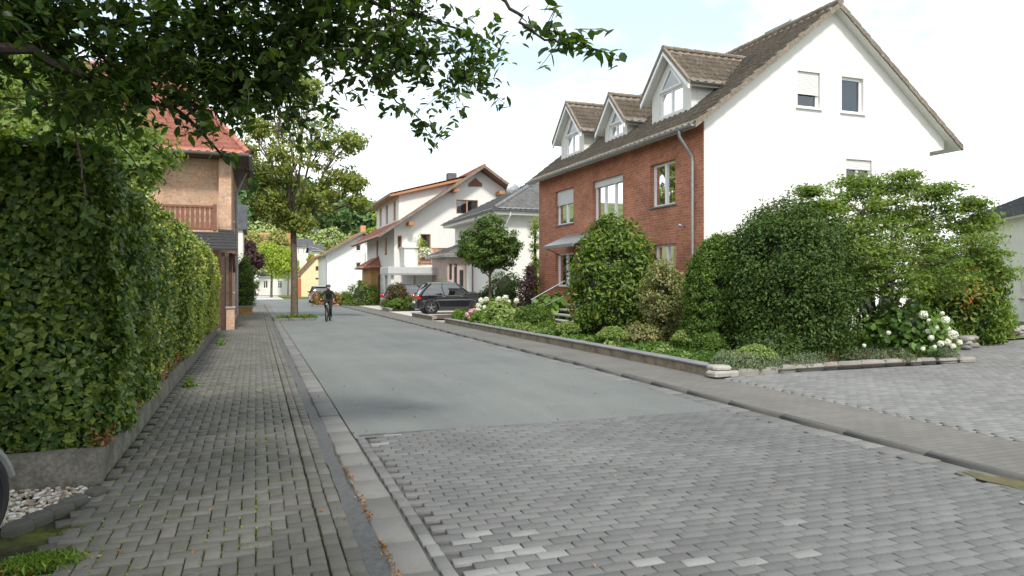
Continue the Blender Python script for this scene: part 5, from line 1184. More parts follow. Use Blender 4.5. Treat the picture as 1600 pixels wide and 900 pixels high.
    for s_ in (-1, 1):
        b.box(xr_+ar, s_*W/2*.99-.03, sill-.03, xf-ar, s_*W/2*.99+.015, sill+.13)
        for xc in (xr_, xf):
            for i in range(12):
                a0, a1 = PI*i/12, PI*(i+1)/12; q = [(xc+rad*math.cos(a), r+rad*math.sin(a)) for a in (a0, a1) for rad in (ar-.015, ar+.065)]
                y0_, y1_ = sorted((s_*(W/2*.955), s_*(W/2+.012)))
                b.hexa([(q[0][0], y0_, q[0][1]), (q[1][0], y0_, q[1][1]), (q[2][0], y0_, q[2][1]), (q[3][0], y0_, q[3][1]), (q[0][0], y1_, q[0][1]), (q[1][0], y1_, q[1][1]), (q[2][0], y1_, q[2][1]), (q[3][0], y1_, q[3][1])])
    b.box(rr_-.0, -W*.4, sill+.02, rr_+.12, W*.4, .52); b.box(fr-.12, -W*.4, sill+.02, fr+.0, W*.4, .5)
    b.box(-L/2+.3, -W/2*.8, sill-.02, L/2-.3, W/2*.8, sill+.1)
    for xc in (xr_, xf): b.lathe([(ar, -W/2*.9), (ar, W/2*.9)], (xc, 0, r+.02), 20, 'Y')
    b.build('bumper_trim' if cladding else 'lower_trim', m['trim'] if cladding else m[paint], t)
    for s_ in (-1, 1):
        for xc in (xr_, xf): wheel(t, xc, s_*(W/2-.115), r, s_)
        b = MB(); b.obox((rr_+.17, s_*W/2*.83, belt-.1), (.26, .2, .24)); b.build('taillight', m['redlens'], t, smooth=True, bevel=.06, seg=3)
        b = MB(); b.obox((fr-.24, s_*W/2*.78, hood-.13), (.3, .26, .14)); b.build('headlight', m['clearlens'], t, smooth=True, bevel=.05, seg=3)
        b = MB(); b.obox((.62, s_*(W/2+.06), belt+.07), (.14, .2, .13)); b.build('side_mirror', m[paint], t, bevel=.03, seg=2)
        for x in (-.55, .42): b = MB(); b.obox((x, s_*(W/2*.985), belt-.07), (.16, .03, .03)); b.build('door_handle', m['alloy'], t, bevel=.008)
        b = MB(); 
        b.box(-.35, s_*(W/2*.998)-.004, sill+.15, -.342, s_*(W/2*.998)+.004, belt-.02); b.box(.78, s_*(W/2*.998)-.004, sill+.15, .788, s_*(W/2*.998)+.004, belt-.02); b.build('door_gap', m['trim'], t)
    b = MB(); b.box(rr_-.012, -.26, .58, rr_+.03, .26, .69); b.build('number_plate', m['white'], t)
    b = MB(); b.obox((rr_+.56, 0, H-.05), (.28, W*.66, .035), 0, 0, -.12); b.build('spoiler', m[paint], t, bevel=.01)
    t.location = loc; t.rotation_euler = (0, 0, rz); return t
g0 = G(675, 490, .09)
car('black_crossover', 'black compact crossover parked side-on in the pale driveway', (g0.x+1.25, g0.y+.85, gz(38)+.066), R(-3), L=4.1, W=1.8, H=1.68, wb=2.52, r=.35)
g1 = cam(645, 480, 45.5)
car('silver_car', 'silver grey car parked under the white carport behind the black crossover', (g1.x+.35, 46.2, gz(46)+.066), R(-16), L=4.3, W=1.78, H=1.55, r=.32, paint='silverpaint', style='hatch', cladding=False)
d_ = 62.0; g2 = cam(500, 473, d_)
car('maroon_car', 'dark maroon car seen from behind, parked at the right kerb', (g2.x+.1, g2.y+1.8, gz(62)+.014), R(91), L=3.9, W=1.66, H=1.5, r=.3, paint='maroonpaint', style='hatch', cladding=False)
g3 = cam(399, 461, 108)
car('white_car', 'white hatchback parked across the street end left of the far tree', (g3.x-1.4, g3.y, gz(108)+.02), R(178), L=4.1, W=1.75, H=1.5, r=.31, paint='whitepaint', style='hatch', cladding=False)
# distant trailer
tr = thing('flat_trailer', (0, 0, 0), 'small flatbed trailer with pale frame parked at the far junction', 'trailer')
b = MB(); b.box(-1.3, -.7, .45, 1.3, .7, .55); b.build('bed', m['white'], tr)
b = MB()
for x in (-1.27, 1.2):
    for y in (-.68, .61): b.box(x, y, .55, x+.07, y+.07, 1.45)
b.box(-1.27, -.68, 1.38, 1.27, -.61, 1.45); b.box(-1.27, .61, 1.38, 1.27, .68, 1.45); b.build('frame', m['white'], tr)
for x in (-.9, .9):
    for y in (-.75, .75): b = MB(); b.lathe([(.1, -.08), (.26, -.08), (.26, .08), (.1, .08)], (x, y, .26), 14, 'Y', closed=True); b.build('wheel', m['rubber'], tr)
g4 = cam(449, 452, 118); tr.location = (g4.x, g4.y, gz(118))
# street lamp
lp = cam(510, 455, 72); t = thing('street_lamp', (lp.x, lp.y, gz(72)), 'grey street lamp with curved arm in front of the white gabled house', 'street lamp')
ztop = HC+(438-394)/FP*72; z0 = gz(72)
b = MB(); b.tube([(lp.x, lp.y, z0), (lp.x, lp.y, z0+1.0), (lp.x, lp.y, ztop-.5)]+[(lp.x-1.6*(1-math.cos(a)), lp.y-.1*a, ztop-.5+.95*math.sin(a)) for a in (.35, .7, 1.1, 1.5)], [.07, .055, .04, .035, .032, .03, .03], 8); b.build('pole', m['metal'], t, smooth=True)
b = MB(); b.obox((lp.x-1.85, lp.y-.15, ztop+.46), (.75, .2, .1), 0, 0, -.1); b.build('lamp_head', m['greymetal'], t, bevel=.03)
# white railing at the far bend
g5 = cam(524, 462, 73); t = thing('white_railing', g5, 'low white railing behind the flower bed at the road bend', 'railing')
b = MB()
for i in range(14): b.box(g5.x+i*.25, g5.y, gz(73), g5.x+i*.25+.03, g5.y+.03, gz(73)+.75)
b.build('balusters', m['white'], t); b = MB(); b.box(g5.x, g5.y-.01, gz(73)+.72, g5.x+3.4, g5.y+.05, gz(73)+.79); b.build('top_rail', m['white'], t)

# ------------------------------------------------------------------ bicycle + person
def skin_body(name, verts, edges, radii, root, mt, parent, sub=2):
    me = bpy.data.meshes.new(name); me.from_pydata(verts, edges, []); o = link(name, me, mt, parent)
    sk = o.modifiers.new('skin', 'SKIN'); sk.use_smooth_shade = True; sd_ = me.skin_vertices[0].data
    for i, r_ in enumerate(radii): sd_[i].radius = (r_, r_) if not hasattr(r_, '__len__') else r_
    sd_[root].use_root = True; ss = o.modifiers.new('sub', 'SUBSURF'); ss.levels = sub; ss.render_levels = sub; return o
def ring_(b, c, r, tr_, n=40, axis='X'):
    b.lathe([(r+tr_*math.cos(a), tr_*math.sin(a)) for a in np.linspace(0, 2*PI, 9)[:-1]], c, n, axis, closed=True)
def bicycle(label, r=.34, mtf='dark', fender=False, wb=1.04):
    t = thing('bicycle', (0, 0, 0), label, 'bicycle'); yf, yr_ = wb/2, -wb/2
    for y in (yf, yr_):
        b = MB(); ring_(b, (0, y, r), r-.03, .031, axis='X'); wl_ = b.build('wheel', m['rubber'], t, smooth=True)
        b = MB(); ring_(b, (0, y, r), r-.066, .012, axis='X'); b.build('rim', m['trim'], wl_, smooth=True)
        b = MB(); 
        for k in range(24): a = 2*PI*k/24; b.tube([((-1)**k*.03, y, r), (0, y+(r-.05)*math.cos(a), r+(r-.05)*math.sin(a))], .0016, 3)
        b.lathe([(.022, -.045), (.022, .045)], (0, y, r), 10, 'X'); b.build('spokes', m['alloy'], wl_)
    bb_ = (0, -.06, .29); hd = (0, .38, .88); hd0 = (0, .42, .70); st_ = (0, -.24, .82)
    b = MB()
    for p, q, w_ in ((bb_, hd0, .022), (st_, hd, .02), (bb_, st_, .018), (hd, hd0, .022)): b.tube([p, q], w_, 8)
    for s_ in (-1, 1):
        b.tube([bb_, (s_*.06, yr_, r)], .011, 6); b.tube([st_, (s_*.06, yr_, r)], .009, 6); b.tube([hd0, (s_*.055, .45, .62), (s_*.055, yf, r)], .014, 6)
    b.build('frame', m[mtf], t, smooth=True)
    b = MB(); b.tube([hd, (0, .36, .98)], .016, 8); b.tube([(-.31, .27, 1.03), (-.2, .33, 1.02), (0, .37, .99), (.2, .33, 1.02), (.31, .27, 1.03)], .013, 8); b.build('handlebar', m['dark'], t)
    b = MB(); b.tube([st_, (0, -.27, .93)], .014, 8); b.ball((0, -.28, .95), .1, 12, 8, (.8, 1.35, .4)); b.build('saddle', m['trim'], t)
    b = MB(); b.lathe([(.02, .03), (.09, .03), (.09, .036), (.02, .036)], bb_, 20, 'X', closed=True)
    b.tube([(.06, -.06, .29), (.075, -.06+.02, .45)], .01, 6); b.tube([(-.06, -.06, .29), (-.075, -.06-.02, .13)], .01, 6); b.build('crank', m['alloy'], t)
    b = MB(); b.box(.07, -.09, .44, .16, .01, .46); b.build('pedal', m['trim'], t); b = MB(); b.box(-.16, -.13, .12, -.07, -.03, .14); b.build('pedal', m['trim'], t)
    b = MB(); b.obox((0, .47, .82), (.07, .06, .09)); b.build('front_lamp', m['clearlens'], t, bevel=.01)
    if fender:
        for y, a0, a1 in ((yf, .25, 2.6), (yr_, .3, 3.2)):
            b = MB(); pts = [(0, y+(r+.03)*math.cos(a), r+(r+.03)*math.sin(a)) for a in np.linspace(a0, a1, 14)]
            for p, q in zip(pts[:-1], pts[1:]):
                b.tube([p, q], .03, 8)
            b.build('mudguard', m['greymetal'], t)
    return t
db = 31.5; cyc = cam(513, 502, db); bk = bicycle('black city bicycle ridden towards the camera on the road')
bk.location = (cyc.x, cyc.y, gz(cyc.y)+.014); bk.rotation_euler = (0, 0, R(180-14)); bk.scale = (.93, .93, .93)
ps = thing('person', (0, 0, 0), 'person in black clothes and dark helmet riding a bicycle towards the camera', 'person')
V = [(0, -.25, .98), (0, -.2, 1.12), (0, -.12, 1.27), (0, -.06, 1.4), (0, -.03, 1.49), (0, -.0, 1.55), (0, .01, 1.63),
     (.17, -.04, 1.4), (.30, .10, 1.22), (.30, .24, 1.07), (-.17, -.04, 1.4), (-.30, .10, 1.22), (-.30, .24, 1.07),
     (.10, -.22, .95), (.13, .10, .86), (.115, -.04, .56), (.115, -.06, .5), (.12, .07, .48),
     (-.10, -.22, .93), (-.12, .12, .64), (-.115, -.06, .25), (-.115, -.10, .18), (-.12, .03, .155)]
E = [(0, 1), (1, 2), (2, 3), (3, 4), (4, 5), (5, 6), (3, 7), (7, 8), (8, 9), (3, 10), (10, 11), (11, 12), (0, 13), (13, 14), (14, 15), (15, 16), (16, 17), (0, 18), (18, 19), (19, 20), (20, 21), (21, 22)]
Rd = [(.15, .12), (.15, .11), (.16, .11), (.14, .1), .055, .08, .075, .07, .05, .038, .07, .05, .038, .1, .075, .05, .045, .04, .1, .075, .05, .045, .04]
skin_body('body', V, E, Rd, 0, m['black_cloth'], ps)
b = MB(); b.ball((0, .03, 1.62), .1, 16, 12, (.82, .95, 1.12)); b.ball((0, .13, 1.61), .018, 8, 6, (.8, 1, 1.4)); b.ball((.085, .03, 1.62), .02, 6, 5, (.5, 1, 1.5)); b.ball((-.085, .03, 1.62), .02, 6, 5, (.5, 1, 1.5)); hd_ = b.build('face', m['skin'], ps, smooth=True)
b = MB(); 
for s_ in (-1, 1): b.ball((s_*.032, .118, 1.635), .013, 8, 6, (1.2, .5, .7))
b.ball((0, .118, 1.575), .02, 8, 5, (1.2, .3, .25)); b.build('eyes_and_mouth', m['dark'], hd_)
b = MB(); pr = [(.125*math.sin(a), .1*math.cos(a)) for a in np.linspace(1.65, .01, 9)]; b.lathe(pr, (0, .01, 1.66), 20); b.build('helmet', m['trim'], ps, smooth=True)
for s_ in (-1, 1):
    hx, hy, hz = s_*.30, .26, 1.055; V = [(hx, hy-.05, hz+.01), (hx, hy, hz)]; E = [(0, 1)]; Rr = [.028, .034]
    for k in range(4):
        b0 = len(V); V += [(hx+s_*(-.03+.02*k), hy+.035, hz+.0), (hx+s_*(-.03+.02*k), hy+.055, hz-.03), (hx+s_*(-.03+.02*k), hy+.03, hz-.05)]; E += [(1, b0), (b0, b0+1), (b0+1, b0+2)]; Rr += [.009, .009, .008]
    b0 = len(V); V += [(hx-s_*.04, hy+.005, hz-.01), (hx-s_*.045, hy+.02, hz-.035)]; E += [(1, b0), (b0, b0+1)]; Rr += [.01, .009]
    skin_body('hand', V, E, Rr, 1, m['skin'], ps, 1)
for s_, p in ((1, (.12, .02, .485)), (-1, (-.12, -.03, .165))): b = MB(); b.ball(p, .06, 12, 8, (.75, 2.1, .7)); b.build('shoe', m['greycloth'], ps, smooth=True)
ps.location = bk.location; ps.rotation_euler = bk.rotation_euler; ps.scale = bk.scale
# parked bicycle whose front wheel reaches into the left edge
wg = G(-18, 888)
b2 = bicycle('bicycle parked at the left edge, only its wheel with grey mudguard in view', r=.35, fender=True)
b2.location = (wg.x-.47, wg.y-.36, 0); b2.rotation_euler = (0, 0, R(-32))
# ------------------------------------------------------------------ vegetation
def at(u, d, dz=0.): p = cam(u, 438, d); return Vector((p.x, p.y, gz(p.y)+dz))
def zof(v, d): return HC+(438-v)/FP*d
def sh(name, u, vt, hp, d, prof, mt, label, cat='shrub', dz=.12, hscale=1, **kw):
    p = at(u, d, dz); r = hp/FP*d; h = (zof(vt, d)-p.z)*hscale
    return shrub(name, p, h, r, prof, m[mt], label, cat, **kw)
# --- beech hedge on the left: a long clipped box with rounded shoulders
hg = thing('beech_hedge', (-1.3, 6.9, .2), 'tall clipped green beech hedge on the low concrete wall left of the footpath', 'hedge')
def hedge_pts(n, ya, yb, depth=.16):
    """points and normals over the hedge surface: street face, near end face, top"""
    out_p, out_n = [], []
    Lh = yb-ya; a_f, a_t, a_e = Lh*2.6, Lh*1.3, 0
    k = int(n*a_f/(a_f+a_t)); y = rng.uniform(ya, yb, k); z = rng.uniform(0, 1, k)
    return k, y, z
def hedge_surface(y, s):
    """s 0..1 from base of the street face over the shoulder to the back of the top"""
    H_ = 2.78-.02*(y-7)+.06*np.sin(y*1.3)+.04*np.sin(y*3.1)
    H_ = H_*np.clip(1-np.maximum(0, y-24.4)**2*.25, .3, 1)
    bulge = -1.19+.07*np.sin(y*.9+s*3)+.05*np.sin(y*2.7+s*9)+.04*np.sin(y*5.1-s*15)
    face = np.clip(s/.62, 0, 1); top = np.clip((s-.62)/.38, 0, 1); zz = .25+(H_-.25)*np.sin(face*PI/2*.98)**.85
    zz = np.where(s < .62, .27+(H_-.32)*face, H_+.05*top); x = bulge-.12*np.clip((face-.8)/.2, 0, 1)**2-top*1.25-.12*(1-face)**2*(s < .62)
    return x, zz
N_ = 90000; y = 6.95+(25.4-6.95)*rng.uniform(0, 1, N_)**1.45; s_ = rng.uniform(0, 1, N_); x, z = hedge_surface(y, s_)
face = (s_ < .62)[:, None]; nn_ = np.where(face, np.array([[1, 0, .25]]), np.array([[.25, 0, 1]])); dep = rng.exponential(.07, N_)[:, None]-.05
lump = (.05*np.sin(y*7+z*5)*np.sin(z*6.3-y*3))[:, None]
P = np.stack([x, y, z], 1)-nn_*dep+nn_*lump+rng.normal(0, .015, (N_, 3)); sel = rng.uniform(0, 1, N_) > .0
parts = [leaves(P, nn_+np.array([[.0, -.15, 0.25]]), .062, .62, near=False, fold=.12, spread=1.1)]
# near end face
Ne = 24000; xe = rng.uniform(-5.2, -1.25, Ne); ze = rng.uniform(.25, 2.86, Ne); ye = 6.98+.07*np.sin(xe*2.3+ze*3)+.05*np.sin(xe*6+ze*4)+.12*(ze/2.8)**4
P = np.stack([xe, ye+rng.exponential(.06, Ne), ze], 1); parts.append(leaves(P, np.tile(np.array([[0, -1, 0.3]]), (Ne, 1)), .07, .62, near=False, fold=.12, spread=1.0))
Nt = 6000; P = np.stack([rng.uniform(-5.2, -1.4, Nt), rng.uniform(6.95, 8.5, Nt), 2.86+rng.uniform(-.1, .1, Nt)], 1); parts.append(leaves(P, np.tile(np.array([[0, 0, 1.]]), (Nt, 1)), .085, .62))
leaf_obj('foliage', parts, m['l_beech'], hg)
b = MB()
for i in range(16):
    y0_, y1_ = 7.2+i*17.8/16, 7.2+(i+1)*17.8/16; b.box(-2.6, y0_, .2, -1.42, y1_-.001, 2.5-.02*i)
b.box(-5.2, 7.25, .2, -2.61, 8.6, 2.6); b.build('shade_core', mat('hedge_shade_core', (.02, .022, .01), rough=1), hg)  # plain boxes filling the hedge, shade between leaves put into their colour
# young shoots on top: pale tips
Ns = 5200; y = 6.95+18.3*rng.uniform(0, 1, Ns)**.7; s_ = rng.uniform(.5, 1, Ns); x, z = hedge_surface(y, s_); P = np.stack([x, y, z], 1)+np.stack([rng.normal(0, .04, Ns), rng.normal(0, .04, Ns), np.abs(rng.normal(0, .1, Ns))], 1)
leaf_obj('young_shoots', [leaves(P, rdir(Ns, 1), .055, .6)], m['l_beech2'], hg)
Ns = 22000; y = 6.95+18.3*rng.uniform(0, 1, Ns)**.42; s_ = rng.uniform(0, .62, Ns); x, z = hedge_surface(y, s_); P = np.stack([x+np.abs(rng.normal(0, .05, Ns)), y, z], 1)
leaf_obj('sunlit_pale_leaves', [leaves(P, rdir(Ns)+np.array([[.8, -.3, .5]]), .055, .6)], m['l_beech2'], hg)  # crowded towards the far end, their pale colour imitates sun there
# brown dry leaves at the hedge foot
Nd = 900; y = 6.9+9*rng.uniform(0, 1, Nd)**1.5; P = np.stack([-1.3+rng.normal(0, .05, Nd), y, .28+np.abs(rng.normal(0, .09, Nd))], 1)
leaf_obj('dry_foot_leaves', [leaves(P, rdir(Nd)+np.array([[.6, 0, .6]]), .065, .6)], m['l_dry'], hg)
# --- light green trees and shrubs behind the hedge
crown_tree('maple_tree', (-3.4, 13, 0), 2.2, .12, [tuple(cam(u, v, d))+(r,) for u, v, d, r in ((10, 190, 11, .9), (100, 185, 11.6, .8), (165, 205, 11.8, .6), (215, 240, 12.2, .42), (50, 250, 10.6, .6), (130, 245, 11.2, .55), (60, 130, 12, .8), (185, 265, 11.5, .35))], m['l_dogwood'], 'light green leafy tree rising behind the beech hedge', size=.11, K=42, per=40, rc=.4)
crown_tree('hazel_tree', (-7.5, 15.5, 0), 2.4, .14, [tuple(cam(u, v, d))+(r,) for u, v, d, r in ((10, 90, 16, 1.5), (-60, 40, 16, 1.5), (60, 140, 17, 1.0), (-40, 150, 15, 1.5))], m['l_dogwood'], 'mid green taller tree behind the hedge at the far left edge', size=.14, K=40, per=38, rc=.45)
# --- overhanging cherry tree
ct = thing('cherry_tree', (-2.9, 3.9, 0), 'dark leafy cherry tree overhanging the footpath from the upper left', 'tree')
b = MB(); T0 = Vector((-2.9, 3.9, 2.7)); b.tube([(-2.95, 3.85, -.1), (-2.9, 3.9, .4), (-2.95, 3.95, 1.6), T0], [.24, .17, .15, .14], 12); b.build('trunk', m['bark'], ct, smooth=True)
br = MB(); limbs = []
def limb(pts, r0, r1, n=8):
    pts = [Vector(p) for p in pts]; fine = []
    for a, c in zip(pts[:-1], pts[1:]):
        for i in range(4): fine.append(a.lerp(c, i/4)+Vector((random.gauss(0, 1), random.gauss(0, 1), random.gauss(0, 1)))*.018*(i > 0))
    fine.append(pts[-1]); k = len(fine); br.tube(fine, [r0+(r1-r0)*(i/(k-1))**.7 for i in range(k)], n); limbs.extend(fine[2:]); return fine
limb([T0, cam(-30, 66, 5.0), cam(60, 46, 5.3), cam(160, 38, 5.6), cam(300, 18, 6.0), cam(450, 45, 6.2), cam(600, 82, 6.4), cam(735, 80, 6.6)], .07, .008)
limb([T0, cam(20, 76, 4.7), cam(130, 118, 5.0), cam(200, 140, 5.5), cam(290, 182, 6.0), cam(345, 240, 6.5), cam(400, 275, 7.0)], .05, .005)
limb([T0, cam(100, -80, 4.9), cam(300, -90, 5.4), cam(480, -40, 6), cam(610, 15, 6.2), cam(745, 55, 6.4)], .07, .008)
limb([cam(300, 18, 6.0), cam(420, 40, 6.0), cam(520, 70, 6.0), cam(575, 105, 6.1), cam(620, 160, 6.2), cam(688, 214, 6.3)], .025, .004)
limb([T0, cam(200, -260, 4.4), cam(500, -200, 4.7), cam(720, -80, 4.6), cam(790, 2, 4.5), cam(830, 45, 4.5), cam(875, 70, 4.5), cam(925, 78, 4.5)], .032, .003)
limb([cam(100, 46, 5.4), cam(108, 120, 5.0), cam(116, 200, 4.9), cam(128, 280, 4.8), cam(134, 335, 4.8)], .016, .004)
limb([cam(150, 38, 5.6), cam(160, 110, 5.2), cam(140, 165, 5.1)], .012, .004)
limb([cam(340, 30, 6.0), cam(400, 110, 6.2), cam(440, 150, 6.4), cam(500, 165, 6.5)], .02, .005)
limb([cam(0, 75, 5), cam(60, 150, 5.0), cam(100, 190, 5.1), cam(60, 215, 5.1)], .02, .005)
limb([cam(160, 120, 5.2), cam(190, 215, 5.3), cam(215, 262, 5.4)], .012, .004)
LP_, LN_ = [], []; limbs_np = np.array([list(p) for p in limbs])
def twig(o, ln, dr, nl=14):
    o = Vector(o); pts = [o]; dr = Vector(dr).normalized()
    for i in range(4):
        dr = (dr+Vector((random.gauss(0, .12), random.gauss(0, .12), random.gauss(0, .1)-.09))).normalized(); pts.append(pts[-1]+dr*ln/4)
    br.tube(pts, [.0045, .004, .003, .0025, .0015], 3, cap=False)
    for i in range(nl):
        f = (i+.5)/nl; q = min(3, int(f*4)); p = pts[q].lerp(pts[q+1], f*4-q); side = Vector((random.gauss(0, 1), random.gauss(0, 1), random.gauss(-.45, .6))).normalized()
        LP_.append(p+side*.055); LN_.append(side*.2+Vector((random.gauss(0, .45), random.gauss(0, .45), .75)))
blobs = [(60, 60, 5, .55), (20, -10, 5, .6), (180, 70, 5.3, .6), (300, 40, 5.6, .6), (240, 110, 5.4, .42), (330, 130, 5.9, .42), (420, 90, 6, .55), (510, 40, 6, .55), (610, 40, 6.2, .42), (560, 85, 6.2, .32), (660, 90, 6.4, .3), (720, 120, 6.4, .17), (745, 80, 6.5, .15),
         (170, 165, 5.4, .2), (345, 150, 6.1, .2), (640, -30, 6.2, .5), (150, -120, 5.2, .8), (400, -90, 5.7, .8), (130, 130, 5.1, .3), (470, 110, 6.1, .38), (440, 140, 6.3, .22), (480, 5, 6.1, .45), (350, 5, 5.8, .5), (80, 10, 5.2, .5)]
for (u, v, d, r) in blobs:
    c = cam(u, v, d); n = int(195*r*r+19*r)+3
    dd = np.linalg.norm(limbs_np-np.array(c), axis=1); src = Vector(limbs_np[dd.argmin()])
    for k in range(max(2, n//7)):
        q = c+Vector(rdir(1)[0])*r*random.random()**.5; mid = src.lerp(q, .5)+Vector((0, 0, .05)); br.tube([src, mid, q], [.009, .007, .004], 4, cap=False)
        for j in range(7):
            o = q+Vector(rdir(1)[0])*.16; twig(mid.lerp(q, random.random()) if j < 2 else o, random.uniform(.22, .42), (q-src).normalized()*.6+Vector(rdir(1)[0])*.9, 12)
# sparse ends
for (u, v, d), n in (((620, 165, 6.2), 3), ((650, 195, 6.3), 4), ((684, 212, 6.3), 3), ((590, 120, 6.1), 3), ((505, 165, 6.5), 4), ((512, 112, 6.1), 2), ((740, 55, 6.4), 4), ((770, 68, 6.5), 2), ((750, 130, 6.5), 4), ((775, 150, 6.5), 2), ((825, 25, 4.5), 2), ((855, 45, 4.5), 3), ((880, 60, 4.5), 4), ((905, 45, 4.5), 2), ((925, 75, 4.5), 2), ((870, 5, 4.5), 2), ((134, 335, 4.8), 2), ((118, 235, 4.9), 3), ((134, 300, 4.8), 1), ((215, 262, 5.4), 2), ((60, 215, 5.1), 4), ((395, 275, 7), 2), ((345, 235, 6.5), 3), ((690, 60, 6.4), 4), ((715, 40, 6.3), 3)):
    o = cam(u, v, d); 
    for k in range(n): twig(o, random.uniform(.12, .26), (random.gauss(.4, .6), random.gauss(0, .5), random.gauss(-.1, .4)), 8)
# shading crown above and behind the camera, outside the view
for (x, y_, z_, r, n) in ((-3.2, .4, 3.6, 1.3, 90), (-4.8, 2.6, 3.9, 1.4, 90), (-2.6, 3.2, 4.9, .9, 70), (-2.2, 1.5, 5.4, 1.5, 120), (-.6, 3.0, 5.3, 1.1, 60), (-3.2, 4.0, 5.6, 1.5, 130), (-.6, -.6, 5.0, 1.4, 60), (-2.5, -1.5, 5.4, 1.7, 90), (-2, 5.4, 5.9, 1.2, 60), (-4, 6, 5.5, 1.5, 60), (-.6, 5.2, 5.9, .8, 30)):
    c = Vector((x, y_, z_)); br.tube([T0, T0.lerp(c, .5)+Vector((0, 0, .3)), c], [.07, .05, .02], 7)
    for k in range(n):
        q = c+Vector(rdir(1)[0])*r*random.random()**.4; br.tube([c, q], [.012, .005], 3, cap=False)
        for j in range(3): twig(q, random.uniform(.4, .7), rdir(1)[0]+np.array([0, 0, .1]), 16)
br.build('branches', m['dbark'], ct)
P = np.array([list(p) for p in LP_]); Nn_ = np.array([list(p) for p in LN_])
leaf_obj('crown', [leaves(P, Nn_, .088, .46, near=True, droop=.9, fold=.12, spread=.45)], m['l_cherry'], ct)

# --- street tree in its island
tb = G(460, 500); dT = (tb.x*SN+tb.y*CS)
isl = thing('tree_island', (tb.x, tb.y, gz(tb.y)), 'small kerbed tree island with grass tufts around the street tree base', 'planter')
b = MB(); y0_, y1_ = tb.y-1.1, tb.y+1.3; b.box(tb.x-.95, y0_+.1, gz(tb.y), tb.x+.75, y1_-.1, gz(tb.y)+.085); b.build('earth', m['soil'], isl)
b = MB()
for (xa, ya, xb, yb_) in ((tb.x-.9, y0_, tb.x-.3, y0_+.11), (tb.x-.28, y0_, tb.x+.35, y0_+.11), (tb.x+.37, y0_+.03, tb.x+.85, y0_+.14), (tb.x+.74, y0_+.15, tb.x+.86, y0_+.8), (tb.x+.74, y0_+.82, tb.x+.86, y1_-.1)):
    b = MB(); b.box(xa, ya, gz(ya)-.1, xb, yb_, gz(ya)+.13); b.build('kerb_stone', m['kerb'], isl, bevel=.015)
P = np.array([tb.x, tb.y-.6, gz(tb.y)+.1])+rng.normal(0, 1, (1500, 3))*np.array([.22, .2, .0]); P[:, 2] += np.abs(rng.normal(0, .06, 1500)); P[500:] += np.array([.55, .1, 0])*(rng.uniform(.5, 1, (1000, 1))); P[:500] -= np.array([.4, 0, 0])
leaf_obj('grass', [leaves(P, rdir(1500)*np.array([[1, 1, .15]]), .15, .12, droop=-2)], m['l_box'], isl)
def B(u, v, rp, dd=0): p = cam(u, v, dT+dd); return (p.x, p.y, p.z, rp/FP*dT)
crown_tree('street_tree', (tb.x, tb.y, gz(tb.y)+.05), zof(345, dT)-gz(tb.y)-.05, .17, [B(465, 150, 34), B(440, 200, 40, 1), B(500, 205, 34), B(548, 222, 20, -.5), B(470, 240, 42, -1), B(420, 255, 32), B(520, 265, 34), B(455, 300, 36, .5), B(505, 310, 30), B(425, 320, 24, -.6), B(555, 285, 16), B(560, 315, 9), B(400, 200, 22, .5), B(450, 345, 18), B(475, 350, 16), B(385, 235, 14), B(430, 130, 26), B(480, 135, 24, .5), B(455, 112, 18), B(412, 290, 18)],
           m['l_lime'], 'tall street tree with bare trunk standing in the small road island', size=.16, K=25, per=38, rc=.36, lean=(-.05, .2), rtop=.13)
# --- left side: cypress bush with low wall, purple tree, etc.
pc = at(382, 39); lw = thing('low_brick_planter', (pc.x, pc.y-.9, gz(39)), 'low brown brick planter wall under the dark conifer bush', 'planter')
b = MB(); b.box(pc.x-.75, pc.y-1.0, gz(39)-.1, pc.x+.42, pc.y+1.2, gz(39)+.42); b.build('brick_wall', m['yellowbrick'], lw); b = MB(); b.box(pc.x-.8, pc.y-1.05, gz(39)+.42, pc.x+.46, pc.y+1.2, gz(39)+.48); b.build('coping', m['stonestep'], lw)
sh('conifer_bush', 379, 402, 21, 39, EGG, 'l_thuja', 'dark green conifer bush beside the footpath past the salmon brick house', dz=.4, size=.09, K=110, per=60, rc=.22, cr=.85)
def far_tree(name, u, vt, vb, hp, d, mt, label, vbase=None, K=26, per=30, sz=None, n=5, cat='tree'):
    p = cam(u, 438, d); zb = terrain(p.x, p.y); zt = zof(vt, d); zc = zof(vb, d); r = hp/FP*d; bl = []
    for i in range(n):
        a = random.uniform(0, 6.28); f = i/(n-1); z = zc+(zt-zc)*(.22+.6*f); rr = r*(.62-.22*f); q = Vector((p.x, p.y, 0))+Vector((math.cos(a), math.sin(a), 0))*(r*(.5-.3*f)); bl.append((q.x, q.y, z, rr))
    bl.append((p.x-CS*r*.5, p.y+SN*r*.5, zc+(zt-zc)*.4, r*.5)); bl.append((p.x+CS*r*.5, p.y-SN*r*.5, zc+(zt-zc)*.4, r*.5)); bl.append((p.x, p.y, zt-r*.35, r*.35))
    return crown_tree(name, (p.x, p.y, zb), max(.5, zc+(zt-zc)*.25-zb), .035*r+.06, bl, m[mt], label, cat, size=sz or d*.0032, K=K, per=per, rc=r*.3)
far_tree('copper_beech', 385, 376, 425, 24, 60, 'l_purple', 'dark purple leaved tree behind the conifer bush')
far_tree('small_street_tree', 424, 384, 428, 34, 92, 'l_bright', 'bright green small street tree left of the tall trunk', n=6)
far_tree('yellow_tree', 395, 365, 408, 26, 112, 'l_yellow', 'yellow green tree above the purple tree', n=6)
far_tree('golden_tree', 436, 360, 402, 22, 126, 'l_yellow', 'golden leaved tree before the orange roofed house', n=6)
far_tree('broad_tree', 450, 390, 425, 14, 112, 'l_bright', 'thick trunked green tree just left of the street tree trunk')
